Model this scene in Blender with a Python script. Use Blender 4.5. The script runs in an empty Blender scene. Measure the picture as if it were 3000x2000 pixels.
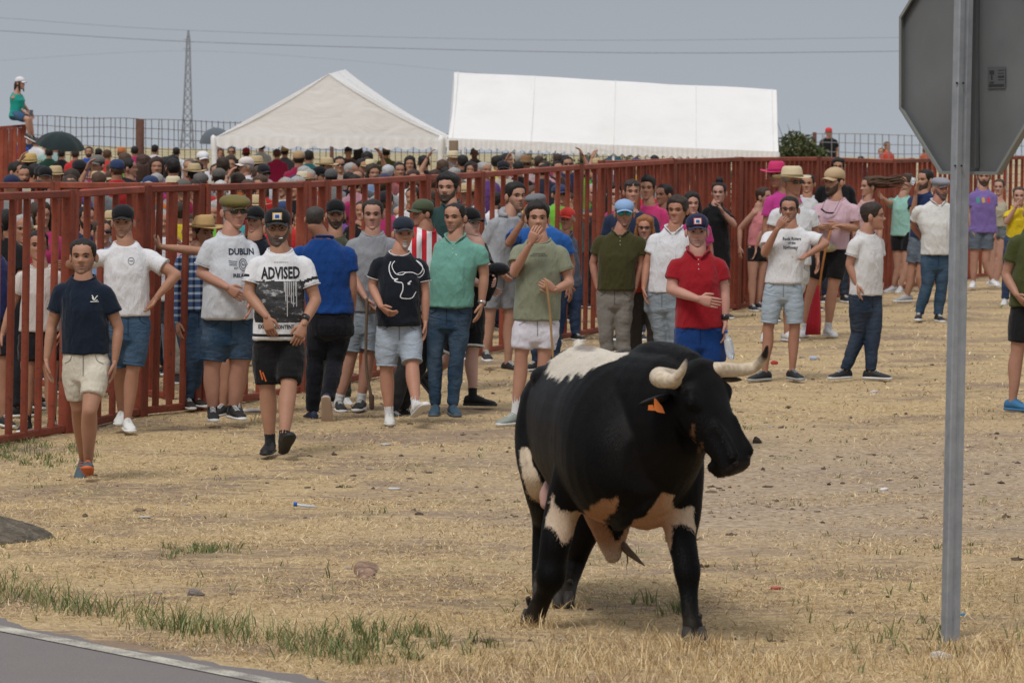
import bpy, bmesh, math, random
import numpy as np
from mathutils import Vector, Matrix
from mathutils.bvhtree import BVHTree

random.seed(7)
rng = np.random.default_rng(7)
R = math.radians
scene = bpy.context.scene
COL = scene.collection

# ------------------------------------------------------------------ camera, sky, sun, exposure
# all measurements below were read off the 3000 x 2000 photograph: eye 2.3 m above the arena ground
EYE, FOC, HOR, CX = 2.3, 10840.0, 425.0, 1500.0
cam_d = bpy.data.cameras.new('camera')
cam = bpy.data.objects.new('camera', cam_d)
COL.objects.link(cam)
cam.location = (0, 0, EYE)
cam.rotation_euler = (R(90), 0, 0)
cam_d.sensor_width = 36
cam_d.lens = FOC / 3000 * 36
cam_d.shift_y = -(1000 - HOR) / 3000
cam_d.clip_end = 6000
cam_d.dof.use_dof = True
cam_d.dof.focus_distance = 24.0
cam_d.dof.aperture_fstop = 9.0
scene.camera = cam

SUN_EL, SUN_AZ = 58, 205        # degrees; azimuth clockwise from +Y (behind the camera, a little left)
w = bpy.data.worlds.new('World')
scene.world = w
w.use_nodes = True
nt = w.node_tree
nt.nodes.clear()
wo = nt.nodes.new('ShaderNodeOutputWorld')
bg = nt.nodes.new('ShaderNodeBackground')
bg2 = nt.nodes.new('ShaderNodeBackground')
add = nt.nodes.new('ShaderNodeAddShader')
sky = nt.nodes.new('ShaderNodeTexSky')
sky.sky_type = 'NISHITA'
sky.sun_disc = False
sky.sun_elevation = R(SUN_EL)
sky.sun_rotation = R(SUN_AZ)
sky.air_density = 1.0
sky.dust_density = 4.0
nt.links.new(sky.outputs[0], bg.inputs[0])
bg.inputs[1].default_value = 0.008
tc = nt.nodes.new('ShaderNodeTexCoord')
sep = nt.nodes.new('ShaderNodeSeparateXYZ')
nt.links.new(tc.outputs['Generated'], sep.inputs[0])
ramp = nt.nodes.new('ShaderNodeValToRGB')            # overcast: brighter overhead than at the horizon
cr = ramp.color_ramp
cr.elements[0].position = 0.0
cr.elements[0].color = (.40, .435, .480, 1)
cr.elements[1].position = 1.0
cr.elements[1].color = (.74, .76, .80, 1)
for p_, c_ in ((.02, (.385, .416, .462, 1)), (.06, (.335, .368, .416, 1)), (.14, (.37, .40, .445, 1)), (.5, (.58, .61, .655, 1))):
    e = cr.elements.new(p_)
    e.color = c_
nt.links.new(sep.outputs['Z'], ramp.inputs[0])
nz = nt.nodes.new('ShaderNodeTexNoise')
nz.inputs['Scale'].default_value = 2.2
nz.inputs['Detail'].default_value = 5
mp = nt.nodes.new('ShaderNodeMapping')
mp.inputs['Scale'].default_value = (1, 1, 5)
nt.links.new(tc.outputs['Generated'], mp.inputs[0])
nt.links.new(mp.outputs[0], nz.inputs['Vector'])
mr = nt.nodes.new('ShaderNodeMapRange')
mr.inputs[3].default_value = .90
mr.inputs[4].default_value = 1.10
nt.links.new(nz.outputs[0], mr.inputs[0])
mx = nt.nodes.new('ShaderNodeVectorMath')
mx.operation = 'SCALE'
nt.links.new(ramp.outputs[0], mx.inputs[0])
nt.links.new(mr.outputs[0], mx.inputs['Scale'])
nt.links.new(mx.outputs[0], bg2.inputs[0])
bg2.inputs[1].default_value = 1.0
nt.links.new(bg.outputs[0], add.inputs[0])
nt.links.new(bg2.outputs[0], add.inputs[1])
nt.links.new(add.outputs[0], wo.inputs[0])

sd = bpy.data.lights.new('sun', 'SUN')
sun = bpy.data.objects.new('sun', sd)
COL.objects.link(sun)
sd.energy = 2.0
sd.angle = R(17)
sd.color = (1.0, .965, .92)
az = R(SUN_AZ)
sdir = Vector((math.sin(az) * math.cos(R(SUN_EL)), math.cos(az) * math.cos(R(SUN_EL)), math.sin(R(SUN_EL))))
sun.rotation_euler = sdir.to_track_quat('Z', 'Y').to_euler()
sun.location = (0, -10, 30)
scene.view_settings.view_transform = 'Standard'
scene.view_settings.look = 'None'
scene.view_settings.exposure = 0.0
scene.view_settings.gamma = 1.0
scene.cycles.max_bounces = 5
scene.cycles.diffuse_bounces = 3
scene.cycles.transparent_max_bounces = 6

# ------------------------------------------------------------------ small maths
def A(*v):
    return np.array(v, float)

def nrm(v):
    v = np.asarray(v, float)
    return v / (np.linalg.norm(v) + 1e-12)

def P(x, y, Y):
    """photograph pixel at depth Y -> world point"""
    return A((x - CX) / FOC * Y, Y, EYE - (y - HOR) / FOC * Y)

def gY(y, z=0.0):
    """depth at which the pixel row y meets the height z"""
    return (EYE - z) * FOC / (y - HOR)

def snoise(V, scale, seed, octaves=3):
    """cheap smooth pseudo noise, about -1..1"""
    r = np.random.default_rng(seed)
    out = np.zeros(len(V))
    amp, tot = 1.0, 0.0
    for o in range(octaves):
        for k in range(4):
            d = r.normal(size=3)
            d /= np.linalg.norm(d)
            out += amp * np.sin((V @ d) * scale * (1.0 + .6 * r.random()) + r.random() * 6.28)
            tot += amp * .7
        scale *= 1.9
        amp *= .55
    return out / tot

def smooth(a, b, x):
    t = np.clip((x - a) / (b - a), 0, 1)
    return t * t * (3 - 2 * t)

# ------------------------------------------------------------------ mesh helpers
class MB:
    def __init__(s):
        s.V, s.F, s.M, s.n = [], [], [], 0

    def add(s, V, F, m=0):
        V = np.asarray(V, float).reshape(-1, 3)
        s.V.append(V)
        s.F += [tuple(i + s.n for i in f) for f in F]
        s.M += [m] * len(F)
        s.n += len(V)
        return s

    def verts(s):
        return np.vstack(s.V)

def grid_faces(m, n, o=0):
    F = []
    for i in range(m - 1):
        for j in range(n):
            a, b = i * n + j, i * n + (j + 1) % n
            F.append((o + a, o + b, o + b + n, o + a + n))
    return F

def rings_solid(Rg):
    m, n, _ = Rg.shape
    V = Rg.reshape(-1, 3)
    F = grid_faces(m, n)
    c0, c1 = Rg[0].mean(0), Rg[-1].mean(0)
    V = np.vstack([V, c0, c1])
    for j in range(n):
        F.append((m * n, (j + 1) % n, j))
        F.append((m * n + 1, (m - 1) * n + j, (m - 1) * n + (j + 1) % n))
    return V, F

def catmull(pts, k=4):
    pts = np.asarray(pts, float)
    if len(pts) < 3 or k < 2:
        if len(pts) == 2 and k >= 2:
            t = np.linspace(0, 1, k + 1)[:, None]
            return pts[0] * (1 - t) + pts[1] * t
        return pts
    P_ = np.vstack([2 * pts[0] - pts[1], pts, 2 * pts[-1] - pts[-2]])
    out = []
    for i in range(1, len(P_) - 2):
        a, b, c, d = P_[i - 1], P_[i], P_[i + 1], P_[i + 2]
        for t in np.arange(k) / k:
            out.append(.5 * ((2 * b) + (-a + c) * t + (2 * a - 5 * b + 4 * c - d) * t * t + (-a + 3 * b - 3 * c + d) * t ** 3))
    out.append(P_[-2])
    return np.array(out)

def tube(pts, rads, n=12, k=4, ell=1.0, side=None, flat=False):
    """closed tube; pts (m,3), rads (m,) ; ell = thickness ratio across side"""
    pts = np.asarray(pts, float)
    rads = np.asarray(rads, float)
    data = catmull(np.hstack([pts, rads[:, None]]), k)
    C, r = data[:, :3], data[:, 3]
    T = np.gradient(C, axis=0)
    T /= np.linalg.norm(T, axis=1)[:, None] + 1e-12
    if not flat:
        e0 = [(-.95, .3), (-.72, .68), (-.38, .92)]
        pre = [(C[0] + T[0] * r[0] * a, r[0] * b) for a, b in e0]
        post = [(C[-1] - T[-1] * r[-1] * a, r[-1] * b) for a, b in e0[::-1]]
        C = np.vstack([[p[0] for p in pre], C, [p[0] for p in post]])
        r = np.concatenate([[p[1] for p in pre], r, [p[1] for p in post]])
        T = np.vstack([np.repeat(T[:1], 3, 0), T, np.repeat(T[-1:], 3, 0)])
    u = nrm(np.cross(T[0], side if side is not None else (A(0, 1, 0) if abs(T[0][1]) < .9 else A(1, 0, 0))))
    Rg = []
    ang = np.arange(n) / n * 2 * math.pi
    for i in range(len(C)):
        u = nrm(u - T[i] * np.dot(u, T[i]))
        v = np.cross(T[i], u)
        Rg.append(C[i] + r[i] * (np.cos(ang)[:, None] * u * ell + np.sin(ang)[:, None] * v))
    return rings_solid(np.array(Rg))

def loft(cs, ax, fw, ws, df, db, n=28, p=2.3):
    Rg = []
    t = np.arange(n) / n * 2 * math.pi
    cx_, sy = np.cos(t), np.sin(t)
    X = np.sign(cx_) * np.abs(cx_) ** (2 / p)
    Yv = np.sign(sy) * np.abs(sy) ** (2 / p)
    for i, c in enumerate(cs):
        d = np.where(Yv > 0, df[i], db[i])
        a_ = ax[i] if np.ndim(ax) == 2 else ax
        f_ = fw[i] if np.ndim(fw) == 2 else fw
        Rg.append(np.asarray(c) + (X * ws[i])[:, None] * a_ + (Yv * d)[:, None] * f_)
    return rings_solid(np.array(Rg))

def ball(c, r, n=12, m=8, ax=None):
    r = np.ones(3) * r
    th = np.linspace(.12, math.pi - .12, m)
    ph = np.arange(n) / n * 2 * math.pi
    Rg = np.stack([np.stack([np.sin(a) * np.cos(ph), np.sin(a) * np.sin(ph), np.full(n, np.cos(a))], 1) for a in th])
    Rg = Rg * r
    if ax is not None:
        Rg = Rg @ np.asarray(ax, float)
    return rings_solid(Rg + c)

def box(c, sx, sy, sz, ax=None, bev=0):
    v = np.array([(i, j, k) for i in (-.5, .5) for j in (-.5, .5) for k in (-.5, .5)]) * (sx, sy, sz)
    if ax is not None:
        v = v @ np.asarray(ax, float)
    return v + c, [(0, 1, 3, 2), (4, 6, 7, 5), (0, 4, 5, 1), (2, 3, 7, 6), (0, 2, 6, 4), (1, 5, 7, 3)]

def make_mesh(name, V, F, mats=(), mi=None, smooth_=True):
    me = bpy.data.meshes.new(name)
    V = np.asarray(V, float)
    if isinstance(F, np.ndarray):
        k = F.shape[1]
        me.vertices.add(len(V))
        me.vertices.foreach_set('co', V.ravel())
        me.loops.add(F.size)
        me.loops.foreach_set('vertex_index', F.ravel().astype(np.int32))
        me.polygons.add(len(F))
        me.polygons.foreach_set('loop_start', (np.arange(len(F)) * k).astype(np.int32))
        me.update(calc_edges=True)
    else:
        me.from_pydata(V.tolist(), [], F)
        me.update()
    for m in mats:
        me.materials.append(m)
    if mi is not None:
        me.polygons.foreach_set('material_index', np.asarray(mi, np.int32))
    if smooth_:
        me.polygons.foreach_set('use_smooth', np.ones(len(me.polygons), bool))
    me.update()
    return me

def link(name, me, parent=None, loc=None):
    o = bpy.data.objects.new(name, me)
    COL.objects.link(o)
    if parent is not None:
        o.parent = parent
    if loc is not None:
        o.location = loc
    return o

def obj(name, mb, mats, parent=None, smooth_=True, org=None):
    """link what an MB (or (V,F)) holds as ONE mesh object; vertices in the parent's frame when parent has org"""
    if isinstance(mb, MB):
        V, F, M = mb.verts(), mb.F, mb.M
    else:
        V, F = mb[:2]
        M = None
    V = np.asarray(V, float)
    if parent is not None and org is None and 'org' in TMP.get(parent.name, {}):
        org = TMP[parent.name]['org']
    if org is not None:
        V = V - np.asarray(org)
    if not isinstance(mats, (list, tuple)):
        mats = [mats]
    me = make_mesh(name, V, F, mats, M, smooth_)
    o = link(name, me, parent)
    if parent is None and org is not None:
        o.location = org
    if org is not None:
        TMP[o.name] = {'org': np.asarray(org)}
    return o

TMP = {}
def thing(name, label, cat, loc, group=None):
    o = bpy.data.objects.new(name, None)
    COL.objects.link(o)
    o.location = loc
    o.empty_display_size = .2
    o['label'] = label
    o['category'] = cat
    if group:
        o['group'] = group
    TMP[o.name] = {'org': np.asarray(loc, float)}
    return o

def tag(o, label, cat, group=None):
    o['label'] = label
    o['category'] = cat
    if group:
        o['group'] = group
    return o

def union(mb, voxel, it=3, fac=.5):
    """voxel union of the closed shells collected in mb -> smooth single surface (V, F quads)"""
    me = make_mesh('tmp', mb.verts(), mb.F)
    o = bpy.data.objects.new('tmp', me)
    COL.objects.link(o)
    m = o.modifiers.new('r', 'REMESH')
    m.mode = 'VOXEL'
    m.voxel_size = voxel
    if it:
        s = o.modifiers.new('s', 'SMOOTH')
        s.factor = fac
        s.iterations = it
    dg = bpy.context.evaluated_depsgraph_get()
    ev = o.evaluated_get(dg)
    e = ev.to_mesh()
    V = np.empty(len(e.vertices) * 3)
    e.vertices.foreach_get('co', V)
    N = np.empty(len(e.vertices) * 3)
    e.vertices.foreach_get('normal', N)
    Fq = np.empty(len(e.loops), np.int32)
    e.loops.foreach_get('vertex_index', Fq)
    ok = len(e.loops) == 4 * len(e.polygons)
    if ok:
        Fq = Fq.reshape(-1, 4)
    else:
        Fq = [tuple(p.vertices) for p in e.polygons]
    ev.to_mesh_clear()
    bpy.data.objects.remove(o)
    bpy.data.meshes.remove(me)
    return V.reshape(-1, 3), Fq, N.reshape(-1, 3)

# ------------------------------------------------------------------ materials
MC = {}
def mat(key, build):
    if key not in MC:
        m = bpy.data.materials.new(str(key[0]) if isinstance(key, tuple) else key)
        m.use_nodes = True
        b = m.node_tree.nodes['Principled BSDF']
        b.inputs['Specular IOR Level'].default_value = .3
        build(m, m.node_tree, b)
        MC[key] = m
    return MC[key]

def N_(t, typ, **k):
    n = t.nodes.new(typ)
    for a, v in k.items():
        if a in n.inputs:
            n.inputs[a].default_value = v
        else:
            setattr(n, a, v)
    return n

def noise(t, scale, detail=3, vec=None, dist=0, rough=.5):
    n = t.nodes.new('ShaderNodeTexNoise')
    n.inputs['Scale'].default_value = scale
    n.inputs['Detail'].default_value = detail
    n.inputs['Distortion'].default_value = dist
    n.inputs['Roughness'].default_value = rough
    if vec is not None:
        t.links.new(vec, n.inputs['Vector'])
    return n

def coords(t, scale=(1, 1, 1), kind='Object', rot=(0, 0, 0)):
    c = t.nodes.new('ShaderNodeTexCoord')
    m = t.nodes.new('ShaderNodeMapping')
    m.inputs['Scale'].default_value = scale
    m.inputs['Rotation'].default_value = rot
    t.links.new(c.outputs[kind], m.inputs[0])
    return m.outputs[0]

def ramp_(t, fac, stops):
    r = t.nodes.new('ShaderNodeValToRGB')
    els = r.color_ramp.elements
    while len(els) < len(stops):
        els.new(.5)
    for e, (p, c) in zip(els, stops):
        e.position = p
        e.color = (*c, 1) if len(c) == 3 else c
    t.links.new(fac, r.inputs[0])
    return r.outputs[0]

def mixc(t, fac, a, b, mode='MIX'):
    m = t.nodes.new('ShaderNodeMix')
    m.data_type = 'RGBA'
    m.blend_type = mode
    for s, v in ((0, fac), (6, a), (7, b)):
        if hasattr(v, 'is_linked') or hasattr(v, 'links'):
            t.links.new(v, m.inputs[s])
        else:
            m.inputs[s].default_value = v if s == 0 else ((*v, 1) if len(v) == 3 else v)
    return m.outputs[2]

def bump(t, b, h, dist=.01, strength=1.0, prev=None):
    n = t.nodes.new('ShaderNodeBump')
    n.inputs['Distance'].default_value = dist
    n.inputs['Strength'].default_value = strength
    t.links.new(h, n.inputs['Height'])
    if prev:
        t.links.new(prev, n.inputs['Normal'])
    t.links.new(n.outputs[0], b.inputs['Normal'])
    return n.outputs[0]

def srgb(r, g, b):
    f = lambda c: (c / 255 / 12.92) if c / 255 <= .04045 else ((c / 255 + .055) / 1.055) ** 2.4
    return (f(r), f(g), f(b))

def plain(name, c, rough=.7, metal=0, spec=.3, var=.12, scale=8):
    def f(m, t, b):
        n = noise(t, scale, 4, coords(t))
        col = mixc(t, n.outputs[0], tuple(x * (1 - var) for x in c), tuple(min(1, x * (1 + var)) for x in c))
        t.links.new(col, b.inputs['Base Color'])
        b.inputs['Roughness'].default_value = rough
        b.inputs['Metallic'].default_value = metal
        b.inputs['Specular IOR Level'].default_value = spec
    return mat((name, tuple(c), rough), f)

def fabric(c, kind='tee'):
    """woven cloth: faint mottling, weave grain, long soft folds in the bump"""
    def f(m, t, b):
        v = coords(t)
        n = noise(t, 7, 3, v)
        k1, k2 = (.88, 1.06)
        col = mixc(t, n.outputs[0], tuple(x * k1 for x in c), tuple(min(.92, x * k2) for x in c))
        n2 = noise(t, 420, 2, v)
        col = mixc(t, n2.outputs[0], col, tuple(x * .78 for x in c))
        mm = col.node
        mm.inputs[0].default_value = .25
        t.links.new(col, b.inputs['Base Color'])
        b.inputs['Roughness'].default_value = .9
        b.inputs['Specular IOR Level'].default_value = .12
        b.inputs['Sheen Weight'].default_value = .12
        v2 = coords(t, (1.0, 1.0, .45), rot=(.3, .25, .1))
        w1 = noise(t, 9, 2, v2, dist=.9)
        w2 = noise(t, 26, 2, v2, dist=1.2)
        h = t.nodes.new('ShaderNodeMath')
        h.operation = 'MULTIPLY_ADD'
        h.inputs[1].default_value = .35
        t.links.new(w2.outputs[0], h.inputs[0])
        t.links.new(w1.outputs[0], h.inputs[2])
        bump(t, b, h.outputs[0], .03 if kind != 'smooth' else .015, .7)
    return mat(('fabric', tuple(c), kind), f)

def denim(c, fade=.5, worn=False):
    def f(m, t, b):
        v = coords(t, (1, 1, .6))
        n = noise(t, 6, 4, v, dist=.5)
        light = tuple(x * .5 + fade * y for x, y in zip(c, (.38, .45, .52)))
        col = ramp_(t, n.outputs[0], [(.36, c), (.66, tuple(.6 * a_ + .4 * b_ for a_, b_ in zip(c, light)))])
        n2 = noise(t, 300, 2, coords(t, (1, 1, .3)))
        col = mixc(t, n2.outputs[0], col, tuple(x * .6 for x in c))
        col.node.inputs[0].default_value = .2
        t.links.new(col, b.inputs['Base Color'])
        b.inputs['Roughness'].default_value = .88
        b.inputs['Specular IOR Level'].default_value = .15
        v2 = coords(t, (.8, .8, 1.6), rot=(.2, .3, 0))
        w1 = noise(t, 11, 3, v2, dist=1.0)
        bump(t, b, w1.outputs[0], .022, .7)
    return mat(('denim', tuple(c), fade), f)

def skin(c=(.47, .27, .19)):
    def f(m, t, b):
        v = coords(t)
        n = noise(t, 9, 4, v)
        col = mixc(t, n.outputs[0], (c[0] * .70, c[1] * .60, c[2] * .56), (min(1, c[0] * .98), c[1] * .98, c[2] * .98))
        t.links.new(col, b.inputs['Base Color'])
        b.inputs['Roughness'].default_value = .55
        b.inputs['Specular IOR Level'].default_value = .3
        n3 = noise(t, 60, 3, v)
        bump(t, b, n3.outputs[0], .003, .4)
    return mat(('skin', tuple(c)), f)

def hairm(c):
    def f(m, t, b):
        n = noise(t, 90, 3, coords(t, (1, 1, .25)))
        col = mixc(t, n.outputs[0], tuple(x * .5 for x in c), tuple(min(1, x * 1.6) for x in c))
        t.links.new(col, b.inputs['Base Color'])
        b.inputs['Roughness'].default_value = .6
        bump(t, b, n.outputs[0], .01, .8)
    return mat(('hair', tuple(c)), f)

def straw(c=(.62, .48, .28)):
    def f(m, t, b):
        n = noise(t, 70, 2, coords(t, (1, 1, 3)))
        col = mixc(t, n.outputs[0], tuple(x * .7 for x in c), c)
        t.links.new(col, b.inputs['Base Color'])
        b.inputs['Roughness'].default_value = .8
        bump(t, b, n.outputs[0], .006, .8)
    return mat(('straw', tuple(c)), f)

DARK = plain('dark_plastic', (.012, .012, .014), .25, spec=.5)
EYEW = plain('eye_white', (.20, .16, .145), .4)
LIP = plain('lip', (.38, .17, .14), .6)
# ------------------------------------------------------------------ people
HZ = np.array([0, .010, .025, .045, .065, .085, .105, .125, .145, .165, .185, .205, .220, .230, .235])
HW = np.array([.020, .036, .047, .054, .060, .065, .068, .070, .073, .0755, .075, .068, .053, .034, .012])
HFt = np.array([.070, .086, .090, .088, .086, .086, .086, .085, .089, .088, .081, .066, .046, .028, .010])
HBk = np.array([-.030, -.012, .004, .030, .060, .078, .090, .098, .102, .103, .100, .088, .068, .048, .020])

def head_grid(nz_=38, na=44):
    zs = np.interp(np.linspace(0, 1, nz_), [0, .12, .75, 1], [0, .02, .16, .235])
    w_, f_, b_ = (np.interp(zs, HZ, q) for q in (HW, HFt, HBk))
    k = np.array([.25, .5, .25])
    for q in (w_, f_, b_):
        q[1:-1] = np.convolve(q, k, 'valid')
    t = np.arange(na) / na * 2 * math.pi
    t = t + .28 * np.sin(-t) * .9                       # denser towards the face
    Z, T = np.meshgrid(zs, t, indexing='ij')
    s, c = np.sin(T), np.cos(T)
    p = 2.15
    X = w_[:, None] * np.sign(s) * np.abs(s) ** (2 / p)
    Yf = np.where(c > 0, f_[:, None], b_[:, None]) * np.sign(c) * np.abs(c) ** (2 / p)
    # the jaw front lies ahead of the skull centre: low rings are shifted, not centred
    Y_ = np.where(c > 0, Yf, Yf)
    ang = np.degrees(np.abs((T + math.pi) % (2 * math.pi) - math.pi))
    fr = np.clip(c, 0, 1)
    g = lambda x0, z0, sx, sz: np.exp(-((X - x0) / sx) ** 2 - ((Z - z0) / sz) ** 2) * (c > 0)
    D = np.zeros_like(X)
    D += .010 * g(0, .122, .011, .022) + .020 * g(0, .096, .013, .013) + .009 * g(.012, .090, .008, .008) + .009 * g(-.012, .090, .008, .008)
    D -= .015 * (g(.031, .124, .018, .012) + g(-.031, .124, .018, .012))
    D += .005 * (g(.028, .143, .022, .007) + g(-.028, .143, .022, .007))
    D += .005 * g(0, .060, .020, .005) + .005 * g(0, .047, .018, .005) - .005 * g(0, .0535, .026, .003) - .004 * g(0, .035, .02, .006)
    D += .005 * g(0, .016, .018, .012) + .004 * (g(.045, .098, .02, .02) + g(-.045, .098, .02, .02))
    Y_ = Y_ + D
    return np.stack([X, Y_, Z], -1), ang, Z

HG_HI, HA_HI, HZ_HI = head_grid()
HG_LO, HA_LO, HZ_LO = head_grid(20, 24)

def hair_line(ang, style):
    xs = [0, 30, 48, 62, 78, 98, 118, 145, 180]
    z = {'norm': [.207, .205, .190, .140, .116, .122, .082, .055, .050],
         'rec': [.214, .205, .190, .145, .118, .120, .082, .060, .055],
         'bald': [.30, .30, .25, .165, .128, .124, .085, .062, .058],
         'low': [.194, .188, .174, .128, .110, .114, .075, .045, .040],
         'long': [.200, .188, .160, .115, .060, .020, .0, .0, .0]}[style]
    return np.interp(ang, xs, z)

class Head:
    def __init__(s, org, up, f, hs, lo=False):
        s.u = nrm(up)
        s.f = nrm(np.asarray(f) - s.u * np.dot(f, s.u))
        s.a = np.cross(s.u, s.f)
        s.k = hs / .235
        s.G, s.ang, s.Z = (HG_LO, HA_LO, HZ_LO) if lo else (HG_HI, HA_HI, HZ_HI)
        s.o = np.asarray(org, float) - s.f * .03 * s.k
        s.M = np.array([s.a * 1.07, s.f, s.u]) * s.k
        s.lo = lo

    def w(s, L):
        return np.asarray(L, float) @ s.M + s.o

    def shell(s, mask, thick, seed=0, rough=.25, grow=None):
        """the part of the head surface where mask > 0, lifted by thick"""
        G = s.G
        m, n, _ = G.shape
        C = np.array([0, -.01, .11])
        D = G - C
        D /= np.linalg.norm(D, axis=2)[..., None]
        nn = snoise(G.reshape(-1, 3), 70, seed, 2).reshape(m, n)
        off = np.where(mask > 0, thick * mask * (1 + rough * nn), -.004)
        if grow is not None:
            off = off + grow * mask
        L = G + D * off[..., None]
        keep = mask > 0.02
        F = []
        for i in range(m - 1):
            for j in range(n):
                j2 = (j + 1) % n
                if keep[i, j] or keep[i + 1, j] or keep[i, j2] or keep[i + 1, j2]:
                    F.append((i * n + j, i * n + j2, (i + 1) * n + j2, (i + 1) * n + j))
        V = np.vstack([L.reshape(-1, 3), L[-1].mean(0)])
        if keep[-1].any():
            F += [((m - 1) * n + j, (m - 1) * n + (j + 1) % n, m * n) for j in range(n)]
        used = sorted({i for f in F for i in f})
        ix = {u: k for k, u in enumerate(used)}
        return s.w(V[used]), [tuple(ix[i] for i in f) for f in F]

def hand(mb, wr, d, n, thumb, curl=.5, k=1.0, m=0):
    """five separate fingers; d = direction of the hand, n = palm normal, thumb = lateral direction of the thumb"""
    d = nrm(d)
    n = nrm(np.asarray(n) - d * np.dot(n, d))
    l = np.cross(d, n)
    if np.dot(l, thumb) < 0:
        l = -l
    p = np.asarray(wr, float)
    mb.add(*loft([p - d * .01 * k, p + d * .02 * k, p + d * .05 * k, p + d * .088 * k, p + d * .1 * k], l, n,
                 np.array([.026, .031, .040, .041, .036]) * k, np.array([.019, .016, .015, .012, .008]) * k,
                 np.array([.019, .016, .015, .012, .008]) * k, n=10, p=2.6), m)
    for i, (off, ln) in enumerate(((.030, .072), (.010, .082), (-.010, .076), (-.030, .060))):
        q = p + d * .088 * k + l * off * k
        pts, dd = [q - d * .015 * k], d
        for j, seg in enumerate((.45, .32, .26)):
            ang = curl * (.45 + .35 * j + .06 * i)
            dd = nrm(d * math.cos(ang) + n * math.sin(ang) + l * off * 1.2)
            q = q + dd * ln * seg * k
            pts.append(q)
        mb.add(*tube(pts, np.array([.0098, .0092, .0084, .0066]) * k, n=6, k=1), m)
    q = p + d * .022 * k + l * .028 * k
    t1 = nrm(d * .75 + l * .62 + n * .25)
    t2 = nrm(d * .92 + l * .15 + n * .35)
    mb.add(*tube([q - l * .012 * k, q + t1 * .032 * k, q + t1 * .032 * k + t2 * .028 * k, q + t1 * .032 * k + t2 * .052 * k],
                 np.array([.015, .012, .0108, .008]) * k, n=6, k=1), m)

def shoe(root, an, fwd, col, sole, k=1.0, pitch=0, roll=0, lo=False, high=False):
    f = nrm(A(fwd[0], fwd[1], 0))
    u = A(0, 0, 1)
    l = np.cross(u, f)
    if pitch:
        a = R(pitch)
        f, u = f * math.cos(a) + u * math.sin(a), u * math.cos(a) - f * math.sin(a)
    Y_ = np.array([-.080, -.068, -.03, .02, .07, .12, .165, .20, .215]) * k
    W_ = np.array([.018, .033, .037, .037, .041, .046, .045, .034, .014]) * k
    T_ = np.array([.055, .085, .100, .104, .082, .062, .052, .042, .030]) * k
    o = np.asarray(an, float) - u * .085 * k
    Rg, Rs = [], []
    t = np.arange(14) / 14 * 2 * math.pi
    for y, w_, z in zip(Y_, W_, T_):
        z0 = .014 * k
        c, s = np.cos(t), np.sin(t)
        cc = np.sign(c) * np.abs(c) ** .7
        ss = np.sign(s) * np.abs(s) ** .8
        mid, hh = (z + z0) / 2, (z - z0) / 2
        taper = np.where(ss > 0, 1 - .35 * ss, 1.0)
        Rg.append(o + f * y + np.outer(cc * w_ * taper, l) + np.outer(mid + ss * hh, u))
        hs = .013 * k
        Rs.append(o + f * (y * 1.03) + np.outer(cc * (w_ + .004 * k), l) + np.outer(hs + ss * hs, u))
    s_ = obj('shoe', rings_solid(np.array(Rg)), col, root)
    obj('sole', rings_solid(np.array(Rs)), sole, s_, org=TMP[s_.name]['org'])
    if not lo:
        mb = MB()
        for y in (.035, .055, .075, .095):
            z = np.interp(y, Y_ / k, T_ / k) + .002
            mb.add(*tube([o + f * y * k + l * .018 * k + u * (z - .006) * k, o + f * (y + .006) * k + u * (z + .001) * k, o + f * y * k - l * .018 * k + u * (z - .006) * k], [.0035 * k] * 3, n=5, k=1))
        obj('laces', mb, sole if col is not sole else col, s_, org=TMP[s_.name]['org'])
    return s_

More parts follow.
